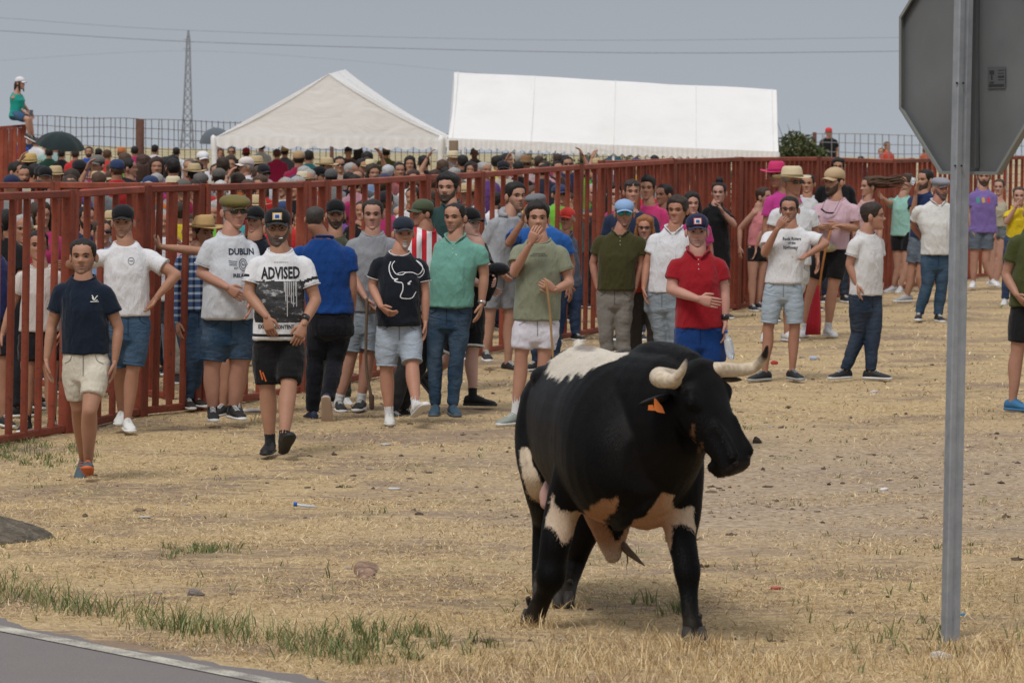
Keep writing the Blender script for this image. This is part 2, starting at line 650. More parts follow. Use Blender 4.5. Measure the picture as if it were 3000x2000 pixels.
def build_person(root, J, st, lo=False):
    """J: joints in world space. st: style."""
    vox = .020 if lo else .0105
    s = J['s']
    up, fw, ax = A(0, 0, 1), J['fwd'], J['ax']
    org = TMP[root.name]['org']
    sk = skin(st.get('skin', (.47, .27, .19)))
    fat, belly = st.get('fat', 0) + (.006 if not st.get('fem') else 0), st.get('belly', 0) + .006
    p0 = (J['hip'][0] + J['hip'][1]) / 2
    p1 = (J['sh'][0] + J['sh'][1]) / 2 + up * .118 * s
    L = p1 - p0
    ws = max(.13 * s, np.linalg.norm(J['sh'][1] - J['sh'][0]) / 2)
    if st.get('ws'):
        ws = st['ws'] * s
    fem = st.get('fem', 0)
    T = np.array([-.12, .0, .18, .41, .61, .75, .865, .95, 1.02])
    Wd = np.array([.150 * s + fat, .163 * s + fat, (.146 - .02 * fem) * s + fat, (.153 - .015 * fem) * s + fat * .8, .90 * ws + .008 + fat * .4, 1.0 * ws, .90 * ws, .56 * ws, .066 * s])
    Df = np.array([.095, .105, .100 + belly * .8, .112 + belly, .122 + belly * .4 + .02 * fem, .105, .082, .066, .056]) * s + fat * .5
    Db = np.array([.105, .115, .092, .098, .108, .100, .088, .074, .060]) * s + fat * .4
    hd = Head(J['chin'], J['htop'] - J['chin'], J['hf'], J['hs'], lo)
    vr = random.Random(int(abs(org[0] * 1000)) + 17)
    G2 = hd.G.copy()
    jw, nf, cf = vr.uniform(-.10, .12), vr.uniform(-.2, .9), vr.uniform(-.5, 1)
    G2[..., 0] *= 1 + jw * smooth(.10, .01, G2[..., 2])
    fr_ = (np.cos(np.radians(hd.ang)) > 0)
    G2[..., 1] += fr_ * (nf * .006 * np.exp(-(G2[..., 0] / .014) ** 2 - ((G2[..., 2] - .098) / .018) ** 2) + cf * .004 * np.exp(-(G2[..., 0] / .02) ** 2 - ((G2[..., 2] - .014) / .014) ** 2))
    hd.G = G2
    hd.M = np.array([hd.a * vr.uniform(.99, 1.12), hd.f * vr.uniform(.97, 1.04), hd.u]) * hd.k
    neck_top = hd.w((0, -.012, .065))
    # ---- body: one continuous surface
    mb = MB()
    cs = [p0 + L * t for t in T]
    fr, br = Df * .93, Db * .93
    mb.add(*loft(cs, ax, fw, np.where(T < .9, Wd * .88, Wd * .93), fr * .96, br * .96, n=20 if lo else 26))
    mb.add(*tube([p1 - up * .07 * s, p1 + up * .0, neck_top], np.array([.074, .066, .062]) * s * (.9 if fem else 1), n=14, k=2))
    for i in (0, 1):
        sh, el, wr, hp, kn, an = (J[q][i] for q in ('sh', 'el', 'wr', 'hip', 'kn', 'an'))
        inner = sh + (p1 - sh) * .25 - up * .03 * s
        am = 1.07 + st.get('arm', 0)
        mb.add(*tube([inner, sh, sh * .55 + el * .45, el], np.array([.036, .046 / am, .047, .038]) * s * am, n=12, k=3))
        mb.add(*tube([el, el * .68 + wr * .32, el * .3 + wr * .7, wr], np.array([.038, .042, .034, .026]) * s * am, n=12, k=3, ell=.9))
        lg = 1.05 + st.get('leg', 0)
        mb.add(*tube([hp + up * .03, hp * .55 + kn * .45, kn], np.array([.070, .074, .054]) * s * lg, n=14, k=3))
        mb.add(*tube([kn, kn * .68 + an * .32 - nrm(J['ff'][i]) * .012 * s, kn * .35 + an * .65, an, an - up * .05 * s], np.array([.053, .057, .044, .032, .032]) * s * lg, n=14, k=3))
    V, F, Nn = union(mb, .022 if lo else .0125, 3)
    B = MB()
    B.add(V, F.tolist() if isinstance(F, np.ndarray) else F)
    G = hd.G
    m, n, _ = G.shape
    HV, HF_ = rings_solid(G)
    HM = []
    C = G.reshape(-1, 3)
    for f in HF_:
        q = HV[list(f)].mean(0)
        mouth = abs(q[0]) < .023 and .044 < q[2] < .063 and q[1] > .05
        HM.append(1 if mouth and not lo else 0)
    B.V.append(hd.w(HV)); B.F += [tuple(i + B.n for i in f) for f in HF_]; B.M += HM; B.n += len(HV)
    for sx in (-1, 1):
        e = ball((0, 0, 0), (.010, .020, .031), 8, 7)
        ev = e[0] + np.array([sx * .0745, -.010, .110])
        ev[:, 0] += sx * .35 * np.abs(ev[:, 1] + .002 - .010) * (ev[:, 1] < .002)
        B.add(hd.w(ev), e[1], 0)
        if not lo:
            e = ball((sx * .031, .0685, .124), (.0135, .009, .0058), 8, 6)
            B.add(hd.w(e[0]), e[1], 2)
            e = ball((sx * .031, .0752, .124), (.0056, .004, .0056), 8, 6)
            B.add(hd.w(e[0]), e[1], 3)
    for i in (0, 1):
        el, wr = J['el'][i], J['wr'][i]
        hdv = J['hand'][i]
        d = hdv - wr if hdv is not None else wr - el
        pn = J['palm'][i]
        hand(B, wr, d, pn, J['thumb'][i], J['curl'][i], s * st.get('handk', 1.0))
    obj('body', B, [sk, LIP, EYEW, DARK], root, org=org)
    hc = hairm(st.get('hairc', (.02, .014, .010)))
    if not lo:
        mb = MB()
        for sx in (-1, 1):
            mb.add(*tube([hd.w((sx * .014, .090, .140)), hd.w((sx * .030, .090, .1465)), hd.w((sx * .048, .076, .141))], np.array([.0034, .0040, .0026]) * hd.k, n=6, k=2))
        obj('eyebrows', mb, hc, root, org=org)
    # ---- hair, beard, hats
    hair = st.get('hair', 'norm')
    hat = st.get('hat')
    if hair:
        ln = {'buzz': 'norm', 'big': 'low', 'long': 'long', 'bun': 'norm', 'tail': 'norm'}.get(hair, hair)
        th = {'buzz': .0025, 'norm': .007, 'rec': .005, 'bald': .003, 'low': .008, 'big': .013, 'long': .012, 'bun': .008, 'tail': .008}[hair]
        if hat:
            th = min(th, .005)
        zl = hair_line(hd.ang, ln)
        jit = snoise(hd.G.reshape(-1, 3), 160, int(hd.o[0] * 77) % 91, 2).reshape(hd.Z.shape)
        mask = smooth(zl - .004, zl + .010, hd.Z + .005 * jit)
        grow = None
        if not hat and th > .006:
            grow = (.007 if th < .012 else .015) * smooth(.16, .225, hd.Z) * (.4 + .6 * np.cos(np.radians(hd.ang)) ** 2)
        hmb = MB().add(*hd.shell(mask, th, seed=int(hd.o[0] * 100) % 97, grow=grow, rough=.8))
        if hair == 'long':
            ll = st.get('hairlen', .30)
            cs_ = [(0, -.055, .16), (0, -.075, .10), (0, -.080, .03), (0, -.078, -.06), (0, -.07, .03 - ll)]
            w_ = [.070, .088, .092, .085, .045]
            hmb.add(*loft([hd.w(c) for c in cs_], hd.a, hd.f, np.array(w_) * hd.k, np.array([.05, .055, .05, .035, .012]) * hd.k, np.array([.05, .04, .035, .03, .012]) * hd.k, n=14))
            for sx in (-1, 1):
                hmb.add(*tube([hd.w((sx * .062, .02, .17)), hd.w((sx * .080, .020, .10)), hd.w((sx * .082, .022, .03)), hd.w((sx * .070, .045, .02 - ll * .6))], np.array([.016, .020, .022, .010]) * hd.k, n=8, k=3))
        if hair == 'bun':
            hmb.add(*ball(hd.w((0, -.04, .262)), .045 * hd.k, 12, 8))
        if hair == 'tail':
            d_ = st.get('taildir', (0, -1, -.3))
            q = np.array([0, -.10, .17])
            hmb.add(*tube([hd.w(q), hd.w(q + np.array(d_) * .10 + (0, 0, .02)), hd.w(q + np.array(d_) * .28)], np.array([.025, .038, .012]) * hd.k, n=10, k=3))
        obj('hair', hmb, hc, root, org=org)
    bd = st.get('beard')
    if bd:
        zt = np.interp(hd.ang, [0, 14, 22, 44, 62, 76, 88], [.076, .075, .066, .076, .102, .120, -.1])
        if bd == 'goatee':
            zt = np.interp(hd.ang, [0, 14, 20, 26, 180], [.071, .066, .03, -.1, -.1])
        if bd == 'stubble':
            zt = zt - .004
        mask = smooth(0, .012, zt - hd.Z)
        mouthh = np.exp(-(hd.G[..., 0] / .021) ** 4 - ((hd.Z - .0535) / .0052) ** 4)
        mask = mask * (mouthh < .35)
        obj('beard', MB().add(*hd.shell(mask, {'stubble': .0016, 'full': .007, 'goatee': .004}[bd], 3)), BEARD(st, bd), root, org=org)
    if hat:
        kind, hcol = hat[0], hat[1]
        hm = straw(hcol) if kind == 'straw' else fabric(hcol, 'smooth')
        if kind == 'cap':
            dome = HAT(hd, 'cap')
            h = obj('cap', dome, hm, root, org=org)
            V, F = brim(hd, back=st.get('capback', 0))
            obj('brim', (V, F), fabric(hat[2], 'smooth') if len(hat) > 2 and hat[2] else hm, h, org=org)
            if not lo:
                b = ball(hd.w((0, -.012, .262)), np.array([.006, .006, .004]) * hd.k, 8, 5)
                obj('button', b, hm, h, org=org)
            if len(hat) > 3 and hat[3]:
                badge(hd, h, hat[3], org)
        elif kind == 'flat':
            t = np.arange(24) / 24 * 2 * math.pi
            Rg = []
            for z, w_, f_, b_, y0 in ((.160, .081, .098, .103, 0), (.176, .094, .122, .110, .004), (.196, .100, .135, .112, .004), (.216, .094, .120, .103, 0), (.235, .070, .085, .080, -.006), (.243, .03, .035, .035, -.01)):
                yy = np.where(np.cos(t) > 0, f_, b_) * np.cos(t) + y0
                Rg.append(hd.w(np.stack([w_ * np.sin(t), yy, z - .10 * np.clip(yy, 0, 1) * (1 if z < .24 else .3)], 1)))
            h = obj('flat_cap', rings_solid(np.array(Rg)), hm, root, org=org)
            obj('brim', brim(hd, .045, .062, z0=.160), hm, h, org=org)
        elif kind == 'straw':
            t = np.arange(32) / 32 * 2 * math.pi
            def ring(z, w_, d_, y0=0, curl=0):
                return hd.w(np.stack([w_ * np.sin(t), d_ * np.cos(t) + y0, z + curl * np.abs(np.sin(t)) ** 2 - curl * .5 * np.cos(t) ** 2], 1))
            cr_ = np.array([ring(.168, .086, .108), ring(.195, .085, .106), ring(.235, .079, .100), ring(.262, .070, .090), ring(.272, .052, .072), ring(.262, .02, .05)])
            h = obj('straw_hat' if hcol[0] < .9 else 'hat', rings_solid(cr_), hm, root, org=org)
            ct = .018
            br_ = np.array([ring(.171, .080, .10), ring(.173, .118, .138, 0, ct * .3), ring(.172, .158, .178, 0, ct), ring(.168, .158, .178, 0, ct), ring(.167, .118, .138, 0, ct * .3), ring(.165, .080, .10)])
            obj('brim', rings_solid(br_), hm, h, org=org)
            band = np.array([ring(.172, .0885, .1105), ring(.195, .0875, .1085), ring(.195, .084, .105), ring(.172, .085, .107)])
            obj('hat_band', rings_solid(band), fabric(hat[2] if len(hat) > 2 and hat[2] else tuple(x * .45 for x in hcol), 'smooth'), h, org=org)
    gl = st.get('glasses')
    if gl:
        z0 = .126
        lens = mat('sun_lens', lambda m, t, b: (b.inputs['Base Color'].__setattr__('default_value', (.008, .008, .010, 1)), b.inputs['Roughness'].__setattr__('default_value', .08), b.inputs['Specular IOR Level'].__setattr__('default_value', .7)))
        if gl == 'green':
            lens = mat('mirror_lens', lambda m, t, b: (b.inputs['Base Color'].__setattr__('default_value', (.02, .30, .28, 1)), b.inputs['Roughness'].__setattr__('default_value', .1), b.inputs['Metallic'].__setattr__('default_value', .6)))
        if gl == 'onhead':
            z0 = .196
        yy = .094 if gl != 'onhead' else .088
        mb = MB()
        for sx in (-1, 1):
            if gl == 'clear':
                pts = [hd.w((sx * (.034 + .024 * math.cos(a)), yy, z0 - .002 + .017 * math.sin(a))) for a in np.linspace(0, 2 * math.pi, 13)]
                mb.add(*tube(pts, [.0022 * hd.k] * 13, n=5, k=1))
            else:
                t = np.arange(12) / 12 * 2 * math.pi
                rr = [hd.w(np.stack([sx * .034 + (.028 if gl != 'green' else .026) * q * np.sign(np.cos(t)) * np.abs(np.cos(t)) ** .6, np.full(12, y_), z0 + .017 * q * np.sign(np.sin(t)) * np.abs(np.sin(t)) ** .6], 1)) for q, y_ in ((.9, yy - .006), (1, yy - .002), (.9, yy))]
                mb.add(*rings_solid(np.array(rr)))
            mb.add(*tube([hd.w((sx * .060, yy - .006, z0 + .008)), hd.w((sx * .076, .05, z0 + .006)), hd.w((sx * .079, .0, z0))], [.0026 * hd.k] * 3, n=5, k=1))
        mb.add(*tube([hd.w((-.010, yy, z0 + .008)), hd.w((.010, yy, z0 + .008))], [.003 * hd.k] * 2, n=5, k=1))
        obj('sunglasses' if gl != 'clear' else 'glasses', mb, lens if gl != 'clear' else DARK, root, org=org)
    # ---- top
    top = st.get('top', 'tee')
    tc_ = st.get('topc', (.8, .8, .8))
    tm = st.get('topm') or fabric(tc_, 'tee')
    hemt = J.get('hem')                                      # world z of the hem
    dress = top == 'dress'
    t_h = (hemt - p0[2]) / L[2] if hemt is not None else (-.16 if top != 'tank' else -.05)
    if dress:
        t_h = -.75
    t_h = min(t_h, .1)
    TT = np.concatenate([[t_h, t_h + .04], T[T > t_h + .08]])
    ease = {'tee': .012, 'polo': .011, 'hoodie': .026, 'tank': .006, 'long': .012, 'dress': .010}[top] * s + st.get('ease', 0)
    W2, F2, B2 = (np.interp(TT, T, q) for q in (Wd, Df, Db))
    if 'short' in (st.get('bot') or ''):
        W2 = np.maximum(W2, np.interp(TT, [-.30, -.05, .12], [.186 * s + fat, .176 * s + fat, .10]))
    low = TT < .60
    hemw = max(Wd[1], Wd[2]) + .006
    W2 = np.where(low, np.maximum(W2, np.interp(TT, [-.3, .55], [hemw * (1.0 if not fem else .95), Wd[3]])), W2) + ease
    F2 = np.where(low, np.maximum(F2, np.interp(TT, [-.3, .55], [max(Df[1], Df[2] * .95), Df[3] * .97])), F2) + ease
    B2 = B2 + ease
    if top in ('tank', 'dress'):
        W2 = np.where(TT > .78, W2 * np.interp(TT, [.78, 1.0], [.97, .62]), W2)
    nk = {'tee': .992, 'hoodie': 1.01, 'polo': 1.0, 'long': .995, 'tank': .93, 'dress': .93}[top]
    keep = TT < nk - .03
    TT2 = np.append(TT[keep], [nk - .012, nk])
    tanky = top in ('tank', 'dress')
    W2 = np.append(W2[keep], [.100 * s if not tanky else .6 * ws, .090 * s if not tanky else .56 * ws])
    F2 = np.append(F2[keep], [.088 * s, .078 * s])
    B2 = np.append(B2[keep], [.088 * s, .078 * s])
    mb = MB()
    cs = [p0 + L * t for t in TT2]
    nl_ = 20 if lo else 30
    LV, LF = loft(cs, ax, fw, W2, F2, B2, n=nl_)
    dip = {'tee': .038, 'hoodie': .02, 'polo': .052, 'long': .03, 'tank': .07, 'dress': .08}[top] * s
    for rr_i in (-2, -1):
        a0, a1 = (len(TT2) + rr_i) * nl_, (len(TT2) + rr_i + 1) * nl_
        q_ = np.clip(((LV[a0:a1] - cs[rr_i]) @ fw) / (.08 * s), -1, 1)
        LV[a0:a1, 2] -= dip * np.clip(q_, 0, 1) ** (1.3 if top != 'polo' else 2.2) * (1 if rr_i == -1 else .8) - .012 * s * np.clip(-q_, 0, 1)
    LV[-1, 2] -= dip * .45
    mb.add(LV, LF)
    sl = st.get('sleeve', {'tee': .56, 'polo': .58, 'hoodie': 2, 'long': 2, 'tank': 0, 'dress': 0}[top])
    if sl:
        for i in (0, 1):
            sh, el, wr = (J[q][i] for q in ('sh', 'el', 'wr'))
            inner = sh + (p1 - sh) * .35 - up * .035 * s
            if sl == 2:
                mb.add(*tube([inner, sh, sh * .5 + el * .5, el], np.array([.058, .064, .060, .052]) * s * (1.12 if top == 'hoodie' else .95), n=14, k=3))
                mb.add(*tube([el, el * .5 + wr * .5, wr * .97 + el * .03], np.array([.056, .052, .038]) * s * (1.12 if top == 'hoodie' else .95), n=14, k=3))
            else:
                e = sh + (el - sh) * sl
                e2 = sh + (el - sh) * (sl * .6)
                fl = 1 + st.get('flare', .06)
                mb.add(*tube([inner, sh + nrm(sh - p1) * .004, e2, e], np.array([.058, .064, .065 * fl, .067 * fl]) * s * (.9 if fem else 1), n=16, k=3, flat=True))
    V, F, Nn = union(mb, vox, 3)
    amp = (.0085 if top != 'hoodie' else .012) * (1 if not lo else .6)
    q = V * np.array([1, 1, .62])
    seed = int(abs(org[0] * 37 + org[1] * 11)) % 9973
    wv = snoise(q, 17, seed, 3) + .5 * snoise(q @ np.array([[1, 0, .5], [0, 1, 0], [-.3, 0, 1]]), 38, seed + 1, 2)
    rid = 1 - np.abs(snoise(q @ np.array([[1, 0, .35], [0, 1, 0], [-.6, .2, 1]]), 15, seed + 3, 2)) * 2.2
    wv = wv * .6 + .9 * np.clip(rid, -.2, 1) ** 2 * (.5 + .5 * smooth(1.35, 1.0, (V[:, 2] - org[2]) / s))
    V = V + Nn * (wv * amp)[:, None]
    mats, mi = [tm], np.zeros(len(F), int)
    if st.get('paint') and not lo:
        Cn = V[F].mean(1) if isinstance(F, np.ndarray) else np.array([V[list(f)].mean(0) for f in F])
        for fn, mm in st['paint']:
            mats.append(mm)
            mi[fn(Cn, J)] = len(mats) - 1
    me = make_mesh('shirt', V - org, F, mats, mi)
    nm = {'tee': 't_shirt', 'polo': 'polo_shirt', 'hoodie': 'hoodie', 'tank': 'tank_top', 'long': 'shirt', 'dress': 'dress'}[top]
    so = link(nm, me, root)
    TMP[so.name] = {'org': org}
    tris = None
    if not lo:
        bvh = BVHTree.FromPolygons([tuple(v) for v in V], [tuple(int(i) for i in f) for f in F])
        J['bvh'], J['shirt'] = bvh, so
        cm = fabric(st.get('collarc', tc_), 'smooth') if 'collarc' in st else tm
        cN = p0 + L * nk
        if top == 'tee':
            n_ = 20
            t = np.linspace(0, 2 * math.pi, n_ + 1)
            pts = [cN + ax * .089 * s * math.cos(a) + fw * (.078 * s * math.sin(a)) + up * ((-.036 * max(0, math.sin(a)) ** 1.3 + .012 * max(0, -math.sin(a))) * s + .002) for a in t]
            obj('neckband', tube(pts, [.0062 * s] * len(pts), n=6, k=1), cm, so, org=org)
        if top == 'polo':
            mb = MB()
            for sx in (-1, 1):
                p_ = [cN + ax * sx * .022 * s + fw * .094 * s - up * .050 * s, cN + ax * sx * .048 * s + fw * .082 * s - up * .022 * s, cN + ax * sx * .082 * s + fw * .02 * s + up * .010 * s, cN + ax * sx * .055 * s - fw * .060 * s + up * .026 * s, cN - fw * .076 * s + up * .028 * s]
                mb.add(*tube(p_, np.array([.012, .019, .017, .015, .015]) * s, n=8, k=3, ell=.35, side=fw))
            obj('collar', mb, cm, so, org=org)
            mb = MB()
            for q_ in (.065, .10, .135):
                c0 = cN - up * q_ * s
                h = bvh.ray_cast(Vector(c0 + fw * .5), Vector(-fw))
                if h[0]:
                    mb.add(*ball(np.array(h[0]) + fw * .002, .0045 * s, 6, 5))
            if mb.V:
                obj('buttons', mb, plain('button', (.6, .58, .52), .4), so, org=org)
        if top == 'hoodie':
            t = np.linspace(-.2 * math.pi, 1.2 * math.pi, 12)
            pts = [cN + ax * .085 * s * math.cos(a) - fw * (.085 * s * math.sin(a) - .03) + up * (.0 + .035 * max(0, math.sin(a))) * s for a in t]
            obj('hood', tube(pts, np.array([.018, .028, .036, .04, .045, .046, .046, .045, .04, .036, .028, .018]) * s, n=10, k=2), tm, so, org=org)
        if top == 'tee' and sl and sl < 1:
            mb = MB()
            for i in (0, 1):
                sh, el = J['sh'][i], J['el'][i]
                e = sh + (el - sh) * (sl + .004)
                d = nrm(el - sh)
                u_ = nrm(np.cross(d, A(.3, 1, .1)))
                v_ = np.cross(d, u_)
                rr = .0675 * s * (1 + st.get('flare', .06)) * (.9 if fem else 1)
                pts = [e + rr * (math.cos(a) * u_ + math.sin(a) * v_) for a in np.linspace(0, 2 * math.pi, 15)]
                mb.add(*tube(pts, [.004 * s] * 15, n=5, k=1))
            obj('sleeve_hem', mb, cm, so, org=org)
    # ---- trousers / shorts
    bot = st.get('bot', 'jeans')
    if bot and not dress:
        bm = st.get('botm') or (denim(st.get('botc', (.03, .06, .12)), st.get('fade', .4)) if bot in ('jeans', 'jshorts') else fabric(st.get('botc', (.03, .03, .03)), 'tee'))
        short = 'short' in bot
        mb = MB()
        TB = np.array([.16, .04, -.08, -.20, -.26])
        Wb = np.interp(TB, T, Wd)
        Wb = np.array([Wb[0], Wb[1], .162 * s + fat, .15 * s + fat, .10 * s]) + .004
        mb.add(*loft([p0 + L * t for t in TB], ax, fw, Wb, np.array([.10 + belly * .6, .107, .105, .10, .06]) * s + fat * .5, np.array([.098, .115, .125, .105, .06]) * s + fat * .4, n=22))
        ez = st.get('legease', .012 if not short else .018) * s
        for i in (0, 1):
            hp, kn, an = (J[q][i] for q in ('hip', 'kn', 'an'))
            lg = 1 + st.get('leg', 0)
            ff = nrm(J['ff'][i])
            if short:
                e = J['shem'][i]
                fr_ = e if np.isscalar(e) else .8
                q_ = hp + (kn - hp) * fr_
                mb.add(*tube([hp + up * .02, hp * .5 + q_ * .5, q_], (np.array([.080, .086, np.interp(fr_, [.4, 1], [.083, .064])]) * lg) * s + ez, n=18, k=3, flat=True))
            else:
                mb.add(*tube([hp + up * .02, hp * .5 + kn * .5, kn], np.array([.092, .083, .060]) * s * lg + ez, n=16, k=3))
                mb.add(*tube([kn, kn * .6 + an * .4 - ff * .01, an + up * .0], np.array([.060, .060, .042]) * s * lg + ez * 1.1, n=16, k=3, flat=True))
        V, F, Nn = union(mb, vox * 1.08, 3)
        q = V * np.array([1, 1, 1.0])
        wv = snoise(q * [1, 1, 1.5], 20, seed + 5, 3) + .4 * np.sin(q[:, 2] * 55 + 6 * snoise(q, 9, seed + 7, 2)) * smooth(.5, .12, q[:, 2] - org[2])
        amp = (.0075 if bot in ('jeans', 'jshorts') else .008) * (1 if not lo else .6)
        V = V + Nn * (wv * amp)[:, None]
        me = make_mesh('bottom', V - org, F, [bm])
        nm = 'shorts' if short else ('jeans' if bot == 'jeans' else 'trousers')
        bo = link(nm, me, root)
        TMP[bo.name] = {'org': org}
        J['bot'] = bo
        if not lo:
            J['bbvh'] = BVHTree.FromPolygons([tuple(v) for v in V], [tuple(int(i) for i in f) for f in F])
            bv = J['bbvh']
            dk = plain('stitching', tuple(x * .38 for x in st.get('botc', (.03, .03, .03))), .9)
            mbs = MB()
            def rib(pts, dirn, w_=.006):
                Vr, n_ = [], 0
                pp = catmull(np.array(pts), 4)
                for i, p in enumerate(pp):
                    t = nrm(pp[min(i + 1, len(pp) - 1)] - pp[max(i - 1, 0)])
                    q = nrm(np.cross(t, dirn)) * w_ / 2
                    Vr += [p - q, p + q]
                Pj = project(bv, Vr, -dirn, .0025)
                if any(p is None for p in Pj):
                    return
                mbs.add(np.array(Pj), [(2 * i, 2 * i + 1, 2 * i + 3, 2 * i + 2) for i in range(len(pp) - 1)])
            pc = p0 + up * .0
            rib([pc + up * .06 * s, pc - up * .02 * s, pc - up * .09 * s], fw, .008)
            for sx in (-1, 1):
                rib([pc + ax * sx * .085 * s + up * .06 * s, pc + ax * sx * .10 * s + up * .02 * s, pc + ax * sx * .145 * s - up * .005 * s], fw)
                x0_, x1_ = .035 * sx * s, .115 * sx * s
                rib([pc + ax * x0_ + up * .02 * s, pc + ax * x1_ + up * .025 * s], -fw, .008)
                rib([pc + ax * x0_ + up * .02 * s, pc + ax * x0_ - up * .09 * s, pc + ax * (x0_ + x1_) / 2 - up * .115 * s, pc + ax * x1_ - up * .09 * s, pc + ax * x1_ + up * .025 * s], -fw, .005)
            if mbs.V:
                obj('pocket_seams', mbs, dk, bo, False, org=org)['kind'] = 'stuff'
            if short and bot == 'jshorts':
                mb = MB()
                for i in (0, 1):
                    hp, kn = J['hip'][i], J['kn'][i]
                    fr_ = J['shem'][i]
                    e = hp + (kn - hp) * (fr_ - .012)
                    d = nrm(kn - hp)
                    u_ = nrm(np.cross(d, A(.3, 1, .1)))
                    v_ = np.cross(d, u_)
                    rr = np.interp(fr_, [.4, 1], [.083, .064]) * lg * s + ez - .004
                    pts = [e + rr * (math.cos(a) * u_ + math.sin(a) * v_) for a in np.linspace(0, 2 * math.pi, 17)]
                    mb.add(*tube(pts, [.009 * s] * 17, n=6, k=1))
                obj('cuff', mb, st.get('cuffm') or bm, bo, org=org)
    # ---- socks, shoes
    sc_ = st.get('shoec', (.02, .02, .02))
    so_ = st.get('solec', (.7, .7, .68))
    for i in (0, 1):
        if st.get('noshoe') and i in st['noshoe']:
            continue
        if st.get('sockc') is not None and bot != 'jeans' and bot != 'trousers':
            an, kn = J['an'][i], J['kn'][i]
            d = nrm(kn - an)
            hgt = st.get('sockh', .10)
            obj('sock', tube([an - d * .03, an + d * hgt * .5, an + d * hgt], np.array([.040, .038, .041]) * s, n=12, k=2), fabric(st['sockc'], 'smooth'), root, org=org)
        shoe(root, J['an'][i], J['ff'][i], plain('shoe_upper', sc_, .6), plain('shoe_sole', so_, .6), s, J['pitch'][i], lo=lo)
    return J

def BEARD(st, bd):
    h = st.get('beardc', st.get('hairc', (.02, .014, .010)))
    if bd == 'stubble':
        s_ = st.get('skin', (.47, .27, .19))
        return hairm(tuple(a * .52 + b * .3 for a, b in zip(s_, h)))
    if bd == 'full':
        s_ = st.get('skin', (.47, .27, .19))
        return hairm(tuple(a * .10 + b * .9 for a, b in zip(s_, h)))
    return hairm(h)

def HAT(hd, kind):
    t = np.arange(28) / 28 * 2 * math.pi
    Rg = []
    for z, w_, f_, b_ in ((.156, .080, .097, .104), (.176, .0835, .102, .108), (.200, .084, .100, .106), (.224, .076, .085, .093), (.243, .058, .060, .070), (.256, .033, .032, .042), (.260, .012, .01, .02)):
        zz = z - .020 * (np.cos(t) < 0) * np.abs(np.cos(t)) * (z < .18)
        Rg.append(hd.w(np.stack([w_ * np.sin(t), np.where(np.cos(t) > 0, f_, b_) * np.cos(t) - .004, zz], 1)))
    return rings_solid(np.array(Rg))

def brim(hd, ln=.070, wd=.070, z0=.166, back=0):
    top_, bot_ = [], []
    m, n = 6, 9
    sg = -1 if back else 1
    V = []
    for layer in (0, 1):
        for i in range(m):
            q = i / (m - 1)
            for j in range(n):
                x = (j / (n - 1) * 2 - 1)
                y = .085 + ln * q * math.sqrt(max(0, 1 - (x * .82) ** 2)) - .050 * x * x * (1 - q * .35)
                V.append((x * wd * (1 - .10 * q), sg * y, z0 + .004 - .016 * q - .022 * x * x + (.0 if layer else -.004)))
    F = []
    for layer in (0, 1):
        o = layer * m * n
        for i in range(m - 1):
            for j in range(n - 1):
                F.append((o + i * n + j, o + i * n + j + 1, o + (i + 1) * n + j + 1, o + (i + 1) * n + j))
    o = m * n
    for j in range(n - 1):
        F.append(((m - 1) * n + j, (m - 1) * n + j + 1, o + (m - 1) * n + j + 1, o + (m - 1) * n + j))
        F.append((j, j + 1, o + j + 1, o + j))
    for i in range(m - 1):
        for j in (0, n - 1):
            F.append((i * n + j, (i + 1) * n + j, o + (i + 1) * n + j, o + i * n + j))
    return hd.w(np.array(V)), F

def badge(hd, h, kind, org):
    """cloth patch on the front of a cap"""
    fr, mid, fig = kind
    def quad(w_, h_, y, zc=.203):
        V = []
        for i in range(5):
            for j in range(5):
                x, z = (j / 4 - .5) * w_, zc + (i / 4 - .5) * h_
                yy = np.interp(z, [.156, .176, .2, .224, .243], [.093, .098, .096, .081, .056]) - x * x * 7 + y
                V.append((x, yy, z))
        V += [(a, b - .012, c) for a, b, c in V]
        F = [(i * 5 + j, i * 5 + j + 1, i * 5 + j + 6, i * 5 + j + 5) for i in range(4) for j in range(4)]
        F += [tuple(q + 25 for q in f) for f in F]
        for i in range(4):
            F += [(i, i + 1, i + 26, i + 25), (20 + i, 21 + i, 46 + i, 45 + i), (i * 5, i * 5 + 5, i * 5 + 30, i * 5 + 25), (i * 5 + 4, i * 5 + 9, i * 5 + 34, i * 5 + 29)]
        return hd.w(np.array(V)), F
    obj('patch', quad(.060, .048, .006), fabric(fr, 'smooth'), h, org=org)
    obj('patch', quad(.048, .037, .0085), fabric(mid, 'smooth'), h, org=org)
    obj('patch', quad(.026, .022, .0105), fabric(fig, 'smooth'), h, org=org)

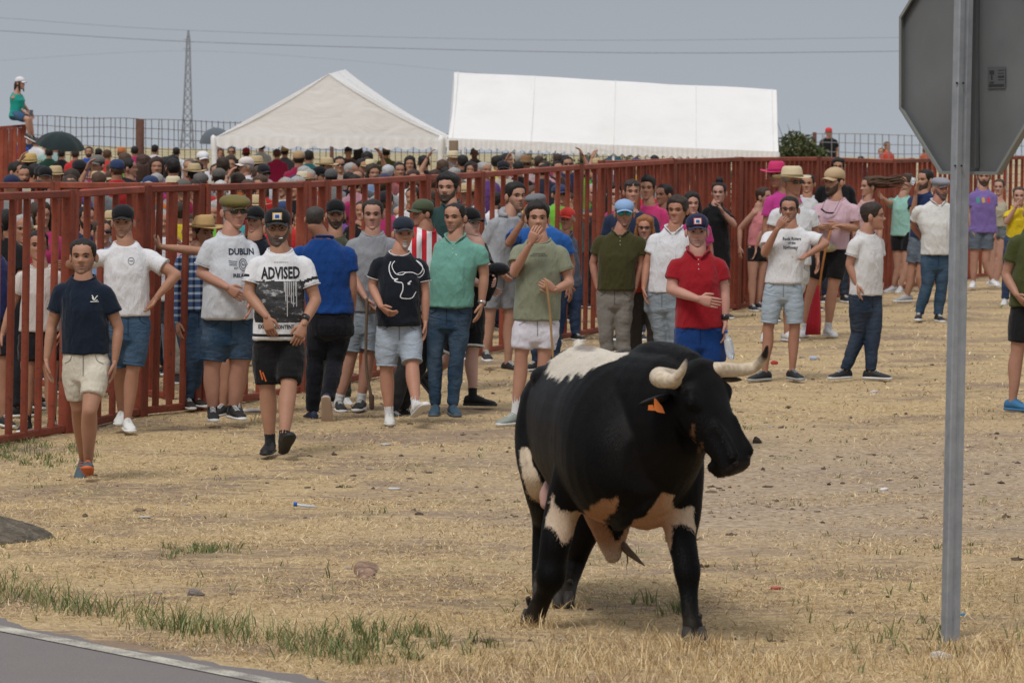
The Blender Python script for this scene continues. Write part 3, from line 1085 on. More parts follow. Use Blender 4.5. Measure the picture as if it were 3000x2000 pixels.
def person(label, Fr, hd, gy=None, sh=None, el=(None, None), wr=(None, None), hand_=(None, None), hip=None, kn=(None, None), an=(None, None),
           turn=0, back=False, ht=None, Y=None, lift=0, hem=None, shem=(.72, .72), waist=None, foot=(None, None), pitch=(0, 0),
           curl=(.5, .5), palm=(None, None), thumb=(None, None), tilt=0, H=None, lo=False, group=None, **st):
    x0, y0, sc = Fr
    px = lambda q: (x0 + q[0] * sc, y0 + q[1] * sc)
    gz = 0
    if Y is None:
        Y = gY(px((0, gy))[1], lift)
    gz = lift
    W = lambda q, d=0.0: P(*px(q), Y - d)
    htop, chin = W((hd[0], hd[1])), W((hd[0] + tilt, hd[2]))
    th = R(turn)
    ax = A(math.cos(th), math.sin(th), 0)
    fw = A(math.sin(th), -math.cos(th), 0)
    if back:
        fw = -fw
    if ht is None:
        ht = turn + (180 if back else 0)
    hf = A(math.sin(R(ht)), -math.cos(R(ht)), 0)
    Hh = H or (htop[2] - gz)
    s = st.pop('scale', None) or Hh / 1.76
    zt = lambda f: gz + Hh * f
    hs = (htop[2] - chin[2]) * (.975 if not st.get('hat') else .945)
    hs = min(hs, .262 * s)
    hs = max(hs, .20 * s)
    if sh is None:
        cx_ = hd[0]
        hw = .185 * s / Y * FOC / sc
        zs_ = chin[2] - .078 * s
        ys = (HOR + (EYE - zs_) / Y * FOC - y0) / sc
        sh = (cx_ - hw * math.cos(th), ys, cx_ + hw * math.cos(th), ys)
    mid = ((sh[0] + sh[2]) / 2)
    swid = .185 * s
    SH = [W(sh[0:2]), W(sh[2:4])]
    # keep depth of the shoulders from the turn
    SH[0] = SH[0] + A(0, -math.sin(th) * swid, 0)
    SH[1] = SH[1] + A(0, math.sin(th) * swid, 0)
    if sh[0] != sh[2]:
        inset = .050 * s * math.cos(th)
        SH[0][0] += inset
        SH[1][0] -= inset
    SH[0][2] -= .076 * s
    SH[1][2] -= .076 * s
    base = (SH[0] + SH[1]) / 2
    if hip is None:
        hc = A(base[0], Y, zt(.525))
    else:
        hc = W(hip)
    HP = [hc - ax * .088 * s, hc + ax * .088 * s]
    J = {'s': s, 'fwd': fw, 'ax': ax, 'htop': htop, 'chin': chin, 'hf': hf, 'hs': hs, 'sh': SH, 'hip': HP}
    def pick(q, dflt):
        if q is None:
            return dflt
        if len(q) == 3:
            return W(q[:2], q[2])
        r = W(q)
        r[1] = dflt[1]
        return r
    EL, WR, KN, AN, HN, PM, THB, FF = [], [], [], [], [], [], [], []
    for i, sg in ((0, -1), (1, 1)):
        e = pick(el[i], SH[i] + ax * sg * .055 * s - A(0, 0, .29 * s) - fw * .02)
        EL.append(e)
        w_ = pick(wr[i], e - A(0, 0, .245 * s) + fw * .05 * s)
        if el[i] is not None and wr[i] is None:
            w_ = e - A(0, 0, .245 * s) + fw * .05 * s
        # keep limb lengths human: never longer than they can be
        WR.append(w_)
        HN.append(None if hand_[i] is None else pick(hand_[i], w_))
        PM.append(-ax * sg if palm[i] is None else A(*palm[i]))
        THB.append(fw if thumb[i] is None else A(*thumb[i]))
        if an[i] is None:
            a_ = A(hc[0], Y, gz + .085 * s) + ax * sg * .11 * s
        else:
            a_ = pick(an[i], A(hc[0], Y, 0) + ax * sg * .1 * s)
        k_ = pick(kn[i], HP[i] * .47 + a_ * .53 + fw * .02)
        KN.append(k_)
        AN.append(a_)
        fd = foot[i]
        FF.append(nrm(fw + ax * sg * .25) if fd is None else A(math.sin(R(fd)), -math.cos(R(fd)), 0))
    J.update(el=EL, wr=WR, hand=HN, palm=PM, thumb=THB, kn=KN, an=AN, ff=FF, pitch=pitch, curl=curl, shem=list(shem))
    if hem is not None:
        J['hem'] = W((0, hem))[2]
    # shorts hems given as pixel rows
    for i in (0, 1):
        if J['shem'][i] > 3:
            z = W((0, J['shem'][i]))[2]
            J['shem'][i] = float(np.clip((HP[i][2] - z) / max(.05, HP[i][2] - KN[i][2]), .3, 1.25))
    root = thing('person', label, 'person', (hc[0], Y, gz), group)
    J['W'] = lambda q, d=0.0: W(q[:2], q[2] if len(q) > 2 else d)
    J['root'], J['px'] = root, px
    build_person(root, J, st, lo)
    return J

# ------------------------------------------------------------------ print on cloth
def project(bvh, V, d, off=.003):
    out = []
    for v in V:
        h = bvh.ray_cast(Vector(v - d * .6), Vector(d))
        out.append(np.array(h[0]) - d * off if h[0] is not None else None)
    return out

def print_mesh(J, name, V, F, m, part='shirt', off=.003):
    """flat print laid onto the garment along its forward direction"""
    bvh = J['bvh'] if part == 'shirt' else J['bbvh']
    d = -J.get('pfw', J['fwd'])
    Pp = project(bvh, V, d, off)
    ok = [p is not None for p in Pp]
    Vn = np.array([p if p is not None else V[i] for i, p in enumerate(Pp)])
    F = [f for f in F if all(ok[i] for i in f) and max(np.linalg.norm(Vn[f[0]] - Vn[i]) for i in f) < .08]
    if not F:
        return
    o = obj(name, (Vn, F), m, J[part if part == 'shirt' else 'bot'], False, org=TMP[J['root'].name]['org'])
    return o

def text_geo(body, size, bold=.0, sx=1.0):
    cu = bpy.data.curves.new('t', 'FONT')
    cu.body = body
    cu.size = 1
    cu.align_x = 'CENTER'
    cu.align_y = 'CENTER'
    cu.offset = bold
    cu.resolution_u = 2
    o = bpy.data.objects.new('t', cu)
    COL.objects.link(o)
    dg = bpy.context.evaluated_depsgraph_get()
    me = bpy.data.meshes.new_from_object(o.evaluated_get(dg))
    bm = bmesh.new()
    bm.from_mesh(me)
    bmesh.ops.triangulate(bm, faces=bm.faces)
    for _ in range(3):
        ed = [e for e in bm.edges if e.calc_length() * size > .022]
        if not ed:
            break
        bmesh.ops.subdivide_edges(bm, edges=ed, cuts=1)
        bmesh.ops.triangulate(bm, faces=bm.faces)
    V = np.array([v.co[:] for v in bm.verts]) * size
    V[:, 0] *= sx
    F = [tuple(v.index for v in f.verts) for f in bm.faces]
    bm.verts.index_update()
    bm.free()
    bpy.data.objects.remove(o)
    bpy.data.curves.remove(cu)
    bpy.data.meshes.remove(me)
    return V, F

def print_text(J, body, c, size, m, bold=.02, sx=1.0, name='lettering', part='shirt', rot=0):
    """c: crop pixel of the centre of the words; size: letter height in metres"""
    V, F = text_geo(body, size * 1.35, bold, sx)
    ctr = J['W'](c)
    ax = J['ax']
    if rot:
        cr_, sr = math.cos(R(rot)), math.sin(R(rot))
        V = V @ np.array([[cr_, sr, 0], [-sr, cr_, 0], [0, 0, 1]])
    V3 = ctr + V[:, :1] * ax + V[:, 1:2] * A(0, 0, 1)
    return print_mesh(J, name, V3, F, m, part)

def print_lines(J, lines, m, width=.008, name='print', part='shirt'):
    """each line: crop pixels; drawn as a ribbon"""
    V, F = [], []
    for ln in lines:
        wd = width
        if isinstance(ln, tuple) and len(ln) == 2 and not np.isscalar(ln[0]) and np.isscalar(ln[1]):
            ln, wd = ln
        pts = catmull(np.array([J['W'](p) for p in ln]), 5) if len(ln) > 2 else catmull(np.array([J['W'](p) for p in ln]), 6)
        n0 = len(V)
        for i, p in enumerate(pts):
            t = nrm(pts[min(i + 1, len(pts) - 1)] - pts[max(i - 1, 0)])
            q = nrm(np.cross(t, J['fwd'])) * wd / 2
            V += [p - q, p + q]
        F += [(n0 + 2 * i, n0 + 2 * i + 1, n0 + 2 * i + 3, n0 + 2 * i + 2) for i in range(len(pts) - 1)]
    return print_mesh(J, name, np.array(V), F, m, part)

def ink(c, key='ink'):
    return plain(key, c, .8, var=.05)
# ------------------------------------------------------------------ ground
LP, LU = A(-3.9, 28.2), nrm(A(11.75, 35.5))         # the line of the red fence
LN = A(-LU[1], LU[0])                               # towards the crowd behind it
ROADP, ROADU = A(-2.43, 17.57), nrm(A(1.354, -1.69))
ROADN = A(-.78, -.625)

def fence_d(x, y):
    return (x - LP[0]) * LN[0] + (y - LP[1]) * LN[1]

def base_z(x, y):
    d = fence_d(x, y)
    z = .5 * smooth(2.0, 7.5, d) + .55 * smooth(80, 96, y) * smooth(1.5, 6, d)
    b = smooth(130, 1500, y)                        # the plain beyond falls away, more to the right
    z = z * (1 - b) + b * (2.3 - .03 * np.clip(x, -400, 400) - .0036 * y)
    return z

def road_d(x, y):
    return (x - ROADP[0]) * ROADN[0] + (y - ROADP[1]) * ROADN[1]

def ground_z(x, y, rough=True):
    x, y = np.asarray(x, float), np.asarray(y, float)
    sh_ = x.shape
    V = np.stack([x.ravel(), y.ravel(), np.zeros(x.size)], 1)
    z = base_z(x, y).ravel()
    if rough:
        a = smooth(-.45, -1.0, road_d(x, y)).ravel() * (1 - smooth(60, 90, y).ravel() * .5)
        n = .016 * snoise(V, 1.7, 1, 2) + .010 * snoise(V * [1, .6, 1], 6, 2, 2) + .006 * snoise(V, 19, 3, 3)
        z = z + n * a - .012 * (1 - a)
    return z.reshape(sh_)

def lin(a, b, n):
    return np.linspace(a, b, n, endpoint=False)
xs = np.concatenate([-np.geomspace(1500, 12, 26)[:-1], lin(-12, -8, 12), lin(-8, 8.6, 225), lin(8.6, 12, 10), np.geomspace(12, 1500, 26)])
ys = np.concatenate([lin(-60, 10, 8), lin(10, 15, 20), lin(15, 34, 270), lin(34, 70, 210), lin(70, 130, 60), np.geomspace(130, 4500, 26)])
Xg, Yg = np.meshgrid(xs, ys)
Zg = ground_z(Xg, Yg)
V = np.stack([Xg, Yg, Zg], -1).reshape(-1, 3)
nr, nc = Xg.shape
i_, j_ = np.meshgrid(np.arange(nr - 1), np.arange(nc - 1), indexing='ij')
a_ = (i_ * nc + j_).ravel()
Fg = np.stack([a_, a_ + 1, a_ + nc + 1, a_ + nc], 1)

def m_ground(m, t, b):
    v = coords(t)
    n1 = noise(t, .9, 5, coords(t, (.6, 1.2, 1)), dist=.6)
    n2 = noise(t, 9, 7, coords(t, (.55, 1.4, 1)), dist=.35, rough=.7)
    n3 = noise(t, 60, 4, coords(t, (.5, 1, 1)), dist=1.5)
    n4 = noise(t, 240, 3, v, rough=.7)
    strawc = ramp_(t, n3.outputs[0], [(.28, (.17, .11, .06)), (.42, (.38, .27, .145)), (.56, (.55, .405, .225)), (.75, (.72, .565, .355))])
    soil = ramp_(t, n4.outputs[0], [(.3, (.13, .085, .055)), (.5, (.27, .19, .13)), (.7, (.42, .34, .27))])
    ad = t.nodes.new('ShaderNodeMath')
    ad.operation = 'ADD'
    t.links.new(n1.outputs[0], ad.inputs[0])
    t.links.new(n2.outputs[0], ad.inputs[1])
    fac = ramp_(t, ad.outputs[0], [(.0, (0, 0, 0)), (.48, (0, 0, 0)), (.60, (1, 1, 1))])
    # ad is around 1.0 +- .25: shift into 0..1
    mr_ = t.nodes.new('ShaderNodeMapRange')
    mr_.inputs[1].default_value = .98
    mr_.inputs[2].default_value = 1.16
    t.links.new(ad.outputs[0], mr_.inputs[0])
    col = mixc(t, mr_.outputs[0], strawc, soil)
    # trodden, greyish band where the bulls have run
    sp = t.nodes.new('ShaderNodeSeparateXYZ')
    t.links.new(v, sp.inputs[0])
    c1 = ramp_(t, sp.outputs[1], [(0, (0, 0, 0)), (1, (1, 1, 1))])
    mr2 = t.nodes.new('ShaderNodeMapRange')
    mr2.inputs[1].default_value = 19.5
    mr2.inputs[2].default_value = 22.5
    t.links.new(sp.outputs[1], mr2.inputs[0])
    mr3 = t.nodes.new('ShaderNodeMapRange')
    mr3.inputs[1].default_value = 32
    mr3.inputs[2].default_value = 27
    t.links.new(sp.outputs[1], mr3.inputs[0])
    mr4 = t.nodes.new('ShaderNodeMapRange')
    mr4.inputs[1].default_value = -1.5
    mr4.inputs[2].default_value = 1.2
    t.links.new(sp.outputs[0], mr4.inputs[0])
    m1 = t.nodes.new('ShaderNodeMath'); m1.operation = 'MULTIPLY'
    t.links.new(mr2.outputs[0], m1.inputs[0]); t.links.new(mr3.outputs[0], m1.inputs[1])
    m2 = t.nodes.new('ShaderNodeMath'); m2.operation = 'MULTIPLY'
    t.links.new(m1.outputs[0], m2.inputs[0]); t.links.new(mr4.outputs[0], m2.inputs[1])
    n5 = noise(t, 34, 7, coords(t, (.55, 1.1, 1)), dist=.25, rough=.75)
    trod = ramp_(t, n5.outputs[0], [(.36, (.10, .07, .05)), (.46, (.30, .22, .155)), (.54, (.44, .34, .245)), (.66, (.68, .60, .51))])
    m3 = t.nodes.new('ShaderNodeMath'); m3.operation = 'MULTIPLY'; m3.inputs[1].default_value = .75
    t.links.new(m2.outputs[0], m3.inputs[0])
    col = mixc(t, m3.outputs[0], col, trod)
    # scattered green patches
    n6 = noise(t, 1.6, 4, coords(t, (.5, 1.3, 1)), dist=.8)
    gf = ramp_(t, n6.outputs[0], [(.60, (0, 0, 0)), (.74, (.45, .45, .45))])
    col = mixc(t, gf, col, (.20, .20, .075))
    # far field: olive and straw strips
    far = t.nodes.new('ShaderNodeMapRange')
    far.inputs[1].default_value = 100
    far.inputs[2].default_value = 260
    t.links.new(sp.outputs[1], far.inputs[0])
    n7 = noise(t, .01, 3, coords(t, (.15, 1, 1)))
    fcol = ramp_(t, n7.outputs[0], [(.4, (.30, .26, .15)), (.6, (.44, .37, .24))])
    col = mixc(t, far.outputs[0], col, fcol)
    t.links.new(col, b.inputs['Base Color'])
    b.inputs['Roughness'].default_value = .95
    b.inputs['Specular IOR Level'].default_value = .1
    h = t.nodes.new('ShaderNodeMath'); h.operation = 'MULTIPLY_ADD'; h.inputs[1].default_value = .5
    t.links.new(n3.outputs[0], h.inputs[0]); t.links.new(n2.outputs[0], h.inputs[2])
    bump(t, b, h.outputs[0], .03, .8)
go = link('ground', make_mesh('ground', V, Fg, [mat('ground', m_ground)]))
go['kind'] = 'structure'

# ------------------------------------------------------------------ road, edge line
def strip(p0, u, n, a, b, l0, l1, z, k=60, edge=None):
    V, F = [], []
    for i in range(k + 1):
        s_ = l0 + (l1 - l0) * i / k
        e = edge(s_) if edge else 0
        for q in (a + e, b):
            p = p0 + u * s_ + n * q
            V.append((p[0], p[1], z))
    F = [(2 * i, 2 * i + 1, 2 * i + 3, 2 * i + 2) for i in range(k)]
    return np.array(V), F

def m_asphalt(m, t, b):
    v = coords(t)
    n1 = noise(t, 180, 4, v, rough=.7)
    n2 = noise(t, 3, 4, v)
    c = ramp_(t, n1.outputs[0], [(.3, (.10, .088, .086)), (.5, (.19, .165, .158)), (.72, (.34, .30, .28))])
    c = mixc(t, n2.outputs[0], c, (.17, .15, .145)); c.node.inputs[0].default_value = .3
    t.links.new(c, b.inputs['Base Color'])
    b.inputs['Roughness'].default_value = .9
    bump(t, b, n1.outputs[0], .004, .8)
rd = obj('road', strip(ROADP, ROADU, ROADN, -.15, 7, -60, 40, .004, 900, lambda s_: .05 * math.sin(s_ * 2.1) + .03 * math.sin(s_ * 7.7 + 1) + .02 * math.sin(s_ * 23)), mat('asphalt', m_asphalt), smooth_=False)
rd['kind'] = 'structure'

def m_line(m, t, b):
    n1 = noise(t, 90, 4, coords(t), rough=.7)
    n2 = noise(t, 5, 4, coords(t))
    ad_ = t.nodes.new('ShaderNodeMath'); ad_.operation = 'ADD'
    t.links.new(n1.outputs[0], ad_.inputs[0]); t.links.new(n2.outputs[0], ad_.inputs[1])
    mr_ = t.nodes.new('ShaderNodeMapRange')
    mr_.inputs[1].default_value = .84; mr_.inputs[2].default_value = 1.16
    t.links.new(ad_.outputs[0], mr_.inputs[0])
    c = mixc(t, mr_.outputs[0], (.50, .47, .39), (.20, .18, .16))
    t.links.new(c, b.inputs['Base Color'])
    b.inputs['Roughness'].default_value = .85
ln = obj('road_edge_line', strip(ROADP, ROADU, ROADN, -.055, .055, -60, 40, .0085, 200), mat('road_line', m_line), smooth_=False)
ln['kind'] = 'structure'

# ------------------------------------------------------------------ dry grass, green grass
def blades(n, xr, yr, hmin, hmax, wd, seed, lean=1.0, keep=None, pos=None, up=(.75, 1)):
    r = np.random.default_rng(seed)
    if pos is None:
        y = r.uniform(yr[0], yr[1], n)
        x = r.uniform(-1, 1, n) * (y * .145 + .3) if xr is None else r.uniform(xr[0], xr[1], n)
    else:
        x, y = pos
        n = len(x)
    if keep is not None:
        k = keep(x, y, r)
        x, y = x[k], y[k]
        n = len(x)
    z = ground_z(x, y) - .004
    h = r.uniform(hmin, hmax, n) * r.uniform(.5, 1, n)
    a = r.uniform(0, 2 * math.pi, n)
    ln_ = r.uniform(.15, 1, n) * lean
    dx, dy = np.cos(a), np.sin(a)
    b = r.uniform(0, 2 * math.pi, n)
    wx, wy = np.cos(b) * wd / 2, np.sin(b) * wd / 2
    base = np.stack([x, y, z], 1)
    W_ = np.stack([wx, wy, np.zeros(n)], 1) * r.uniform(.6, 1.4, n)[:, None]
    e = r.uniform(up[0], up[1], n)                   # 1 stands upright, 0 lies flat
    ho = np.sqrt(1 - e * e)
    mid = base + np.stack([dx * ho * h * .5, dy * ho * h * .5, h * (e * .55 + .04)], 1)
    tip = base + np.stack([dx * (ho + ln_ * .25 * e) * h, dy * (ho + ln_ * .25 * e) * h, h * e * .92 + .003], 1)
    V = np.stack([base - W_, base + W_, mid + W_ * .8, mid - W_ * .8, tip], 1).reshape(-1, 3)
    o = np.arange(n)[:, None] * 5
    F = np.concatenate([o + [0, 1, 2], o + [0, 2, 3], o + [3, 2, 4]])
    return V, F.astype(np.int32)

def grass_mat(name, stops):
    def f(m, t, b):
        g = t.nodes.new('ShaderNodeNewGeometry')
        c = ramp_(t, g.outputs['Random Per Island'], stops)
        t.links.new(c, b.inputs['Base Color'])
        b.inputs['Roughness'].default_value = .8
        b.inputs['Specular IOR Level'].default_value = .15
    return mat(name, f)
def ring_tuft(px_, py_, n, seed):
    r = np.random.default_rng(seed)
    Yv = gY(py_)
    return blades(0, None, None, .05, .13, .0035, seed, .5, None, ((px_ - CX) / FOC * Yv + r.normal(0, .075, n), Yv - .03 + r.normal(0, .05, n)), up=(.45, 1))
DRY = grass_mat('dry_grass', [(0, (.24, .15, .075)), (.25, (.43, .30, .15)), (.6, (.62, .45, .235)), (.88, (.76, .59, .34)), (.96, (.82, .68, .45)), (1, (.32, .29, .12))])
GREEN = grass_mat('green_grass', [(0, (.08, .115, .045)), (.45, (.14, .175, .07)), (.7, (.24, .25, .11)), (1, (.50, .40, .20))])

def patchy(x, y, r, thr=.0):
    V = np.stack([x, y, x * 0], 1)
    nn = snoise(V * [1, 1.6, 1], 2.2, 11, 3)
    tro = smooth(19.5, 22.5, y) * smooth(33, 27, y) * smooth(-1.5, 1.2, x)
    return (nn > -.80 + 1.25 * r.random(len(x)) + tro * .55) & (road_d(x, y) < -.28)
FLAT = (.02, .30)
parts_ = [blades(150000, None, (14.5, 18.6), .03, .10, .0032, 21, 1.0, patchy, up=FLAT),
          blades(26000, None, (14.5, 18.6), .02, .07, .0035, 28, 1.0, patchy, up=(.3, .95)),
          blades(160000, None, (18.6, 24), .03, .10, .0038, 22, 1.0, patchy, up=FLAT),
          blades(20000, None, (18.6, 24), .02, .06, .0045, 29, 1.0, patchy, up=(.3, .95)),
          blades(130000, None, (24, 33), .03, .11, .005, 23, 1.0, patchy, up=FLAT),
          blades(60000, None, (33, 60), .03, .12, .010, 24, .9, patchy, up=(.02, .4)),
          blades(15000, None, (15.2, 17.4), .07, .17, .0032, 25, .55, lambda x, y, r: (road_d(x, y) < -.4) & (y < 16.6 + .5 * np.sin(x * 3) + .5 * r.random(len(x))) & (x > -1.0 + .8 * r.random(len(x))) & (snoise(np.stack([x, y, x * 0], 1), 3.1, 5, 2) > -.35 + .5 * r.random(len(x))), up=(.6, 1))]
parts_ += [ring_tuft(1562, 1836, 200, 61), ring_tuft(2033, 1886, 240, 62), ring_tuft(1652, 1774, 120, 63), ring_tuft(1590, 1735, 90, 64), ring_tuft(2786, 1900, 260, 65)]
def join(ps):
    Vs, Fs, o = [], [], 0
    for V_, F_ in ps:
        Vs.append(V_); Fs.append(F_ + o); o += len(V_)
    return np.vstack(Vs), np.vstack(Fs)
V, F = join(parts_)
dg_ = link('dry_grass', make_mesh('dry_grass', V, F, [DRY], smooth_=False))
dg_['kind'] = 'stuff'

def tufts(n, sel, rad, per, hmin, hmax, seed, wd=.006, lean=.6):
    r = np.random.default_rng(seed)
    cx_, cy_ = sel(r, n)
    rr = np.abs(r.normal(0, rad, (len(cx_), per)))
    aa = r.uniform(0, 6.283, (len(cx_), per))
    return blades(0, None, None, hmin, hmax, wd, seed, lean, lambda x, y, r_: road_d(x, y) < -.2, ((cx_[:, None] + rr * np.cos(aa)).ravel(), (cy_[:, None] + rr * np.sin(aa)).ravel()))
def verge(r, n):                                    # the green strip along the road edge
    s_ = r.uniform(-2.4, 2.1, n)
    q = -.62 - np.abs(r.normal(0, .17, n))
    p = ROADP + np.outer(s_, ROADU) + np.outer(q, ROADN)
    return p[:, 0], p[:, 1]
def wide(y0, y1):
    return lambda r, n: (lambda y: (r.uniform(-1, 1, n) * y * .142, y))(r.uniform(y0, y1, n))
def near(px_, py_, sx, sy):
    def f(r, n):
        x = px_ + r.normal(0, sx, n)
        y = py_ + r.normal(0, sy, n)
        Yv = gY(y)
        return (x - CX) / FOC * Yv, Yv
    return f
gp = [tufts(150, verge, .10, 13, .05, .19, 31, .005, .8),
      tufts(26, near(1150, 1880, 170, 22), .03, 20, .06, .15, 32),
      tufts(120, wide(15.6, 21), .02, 5, .03, .10, 33),
      tufts(150, wide(21, 40), .05, 9, .02, .06, 34, .008),
      tufts(36, near(80, 1330, 90, 18), .09, 30, .03, .09, 35, .007),
      tufts(14, near(600, 1620, 90, 10), .05, 30, .04, .09, 36, .005),
      tufts(8, near(1960, 1780, 40, 12), .02, 12, .06, .16, 37, .006, .9),
      tufts(40, wide(40, 60), .15, 16, .03, .08, 38, .012),
      tufts(20, near(2700, 1870, 150, 30), .03, 8, .06, .16, 39)]
V, F = join(gp)
gg_ = link('green_grass', make_mesh('green_grass', V, F, [GREEN], smooth_=False))
gg_['kind'] = 'stuff'

# clods of dung and soil, small stones: too many to tell apart
def m_clod(m, t, b):
    g = t.nodes.new('ShaderNodeNewGeometry')
    c = ramp_(t, g.outputs['Random Per Island'], [(0, (.06, .042, .03)), (.4, (.13, .095, .065)), (.7, (.22, .16, .11)), (.9, (.34, .28, .22)), (1, (.45, .41, .36))])
    t.links.new(c, b.inputs['Base Color'])
    b.inputs['Roughness'].default_value = .95
def clods():
    r = np.random.default_rng(5)
    mb = MB()
    Bv, Bf = ball((0, 0, 0), 1, 7, 4)
    for i in range(2200):
        if r.random() < .72:
            x = r.uniform(900, 3000); y = 1050 + 470 * r.random()
        else:
            x = r.uniform(0, 3000); y = 1000 + 900 * r.random()
        Yv = gY(y); X = (x - CX) / FOC * Yv
        if road_d(X, Yv) > -.35:
            continue
        k = .005 + .020 * r.random() ** 7
        v = Bv * (1 + .35 * r.normal(size=(len(Bv), 1))) * (k * r.uniform(.6, 1.8), k * r.uniform(.6, 1.3), k * r.uniform(.3, .7))
        mb.add(v + (X, Yv, ground_z(X, Yv) + k * .15), Bf)
    return mb
cl = obj('dirt_clods', clods(), mat('dirt_clod', m_clod), smooth_=False)
cl['kind'] = 'stuff'

# ------------------------------------------------------------------ red steel fence
def m_red(m, t, b):
    v = coords(t)
    n1 = noise(t, 3, 5, v)
    n2 = noise(t, 28, 5, v, rough=.7)
    c = ramp_(t, n1.outputs[0], [(.3, (.19, .040, .021)), (.55, (.265, .058, .030)), (.75, (.31, .090, .052))])
    f = ramp_(t, n2.outputs[0], [(.56, (0, 0, 0)), (.66, (.85, .85, .85))])
    c = mixc(t, f, c, (.075, .04, .03))
    n3 = noise(t, 90, 4, coords(t, (1, 1, .3)), rough=.8)
    f3 = ramp_(t, n3.outputs[0], [(.64, (0, 0, 0)), (.72, (.55, .55, .55))])
    c = mixc(t, f3, c, (.34, .19, .14))
    oi = t.nodes.new('ShaderNodeObjectInfo')
    mo = t.nodes.new('ShaderNodeMapRange'); mo.inputs[3].default_value = .74; mo.inputs[4].default_value = 1.22
    t.links.new(oi.outputs['Random'], mo.inputs[0])
    sv = t.nodes.new('ShaderNodeVectorMath'); sv.operation = 'SCALE'
    t.links.new(c, sv.inputs[0]); t.links.new(mo.outputs[0], sv.inputs['Scale'])
    c = sv.outputs[0]
    t.links.new(c, b.inputs['Base Color'])
    b.inputs['Roughness'].default_value = .6
    bump(t, b, n2.outputs[0], .002, .5)
RED = mat('red_painted_steel', m_red)
RUST = plain('rusty_steel', (.10, .045, .03), .8, var=.4)

def bar(p, q, wd, dp, side):
    """square-section bar from p to q; side = direction across its width"""
    p, q = np.asarray(p, float), np.asarray(q, float)
    d = nrm(q - p)
    s_ = nrm(side - d * np.dot(side, d))
    n_ = np.cross(d, s_)
    bv = .14
    cs = []
    for u_, v_ in ((-1, -1 + bv * 2), (-1 + bv * 2, -1), (1 - bv * 2, -1), (1, -1 + bv * 2), (1, 1 - bv * 2), (1 - bv * 2, 1), (-1 + bv * 2, 1), (-1, 1 - bv * 2)):
        cs.append(s_ * u_ * wd / 2 + n_ * v_ * dp / 2)
    V = np.array([p + c for c in cs] + [q + c for c in cs])
    F = [(i, (i + 1) % 8, 8 + (i + 1) % 8, 8 + i) for i in range(8)] + [tuple(range(7, -1, -1)), tuple(range(8, 16))]
    return V, F

LEAN = A(.018, 0, 1)
PR = np.random.default_rng(3)
def panel(label, p, q, hp, hq, n, group='red steel fence panels', zb=.045, first_post=True, base=None, pw=.046):
    """one fence panel from ground point p to q with tops hp, hq: posts, rails, pickets"""
    p, q = A(p[0], p[1], 0), A(q[0], q[1], 0)
    if base:
        p[2], q[2] = base
    d = nrm(q - p)
    root = thing('red_fence', label, 'fence', p, group)
    side = A(d[0], d[1], 0)
    e = d * .05
    tp, tq = p + LEAN * hp, q + LEAN * hq
    obj('top_rail', bar(tp + e * .8, tq - e * .8, .06, .07, A(0, 0, 1)), RED, root, False)
    obj('bottom_rail', bar(p + e + LEAN * zb, q - e + LEAN * zb, .06, .055, A(0, 0, 1)), RED, root, False)
    for w_, h in ((p, hp), (q, hq)):
        v = bar(w_ + A(0, 0, -.05), w_ + LEAN * (h + .034), .085, .085, side)
        obj('post', v, RED, root, False)
    first = None
    for i in range(1, n):
        t = i / n
        a = p + (q - p) * t
        h = hp + (hq - hp) * t
        lo_, hi_ = a + LEAN * (zb - .02 + .03), a + LEAN * (h - .031)
        jx = (PR.random(3) - .5) * (.016, .016, 0)
        V, F = bar(lo_ + (PR.random(3) - .5) * (.010, .010, 0), hi_ + jx, pw, .05, side)
        o = obj('picket', (V, F), RED, root, False)
    return root

# panel ends: (photo x, photo y of the ground, photo y of the rail top)
FE = [(-60, 1315, 577), (202, 1268, 568), (415, 1218, 555), (590, 1200, 550), (885, 1152, 541), (945, 1140, 538), (1240, 1078, 521), (1400, 1042, 512), (1690, 988, 490), (1965, 933, 474), (2160, 905, 467), (2390, 884, 466), (2610, 852, 473), (2836, 816, 466), (3060, 800, 460)]
def fpt(e):
    Yv = gY(e[1])
    return A((e[0] - CX) / FOC * Yv, Yv), EYE - (e[2] - HOR) / FOC * Yv
NP = [6, 5, 4, 7, 2, 8, 5, 9, 13, 14, 16, 16, 15, 13]
where = ['at the left edge behind the man in the navy t-shirt', 'behind the young man in the white t-shirt and black cap', 'between the white t-shirt man and the man in the flat cap', 'behind the bearded man with a cigarette',
         'short section behind the man in the royal blue polo', 'behind the man in the grey henley shirt', 'behind the man in the teal polo shirt', 'behind the stooping man in the blue t-shirt',
         'behind the man in the olive polo and pale blue cap', 'behind the woman in black with a high bun', 'behind the man in the pink hat', 'behind the man in the pink t-shirt with a cane',
         'behind the flat-capped man in the white polo', 'right of the grey sign post behind the purple t-shirt']
ends = [fpt(e) for e in FE]
for i in range(len(FE) - 1):
    (p, hp), (q, hq) = ends[i], ends[i + 1]
    q2 = q - nrm(q - p) * .09
    panel('red steel picket fence ' + where[i], p, q2, hp, hq, NP[i])
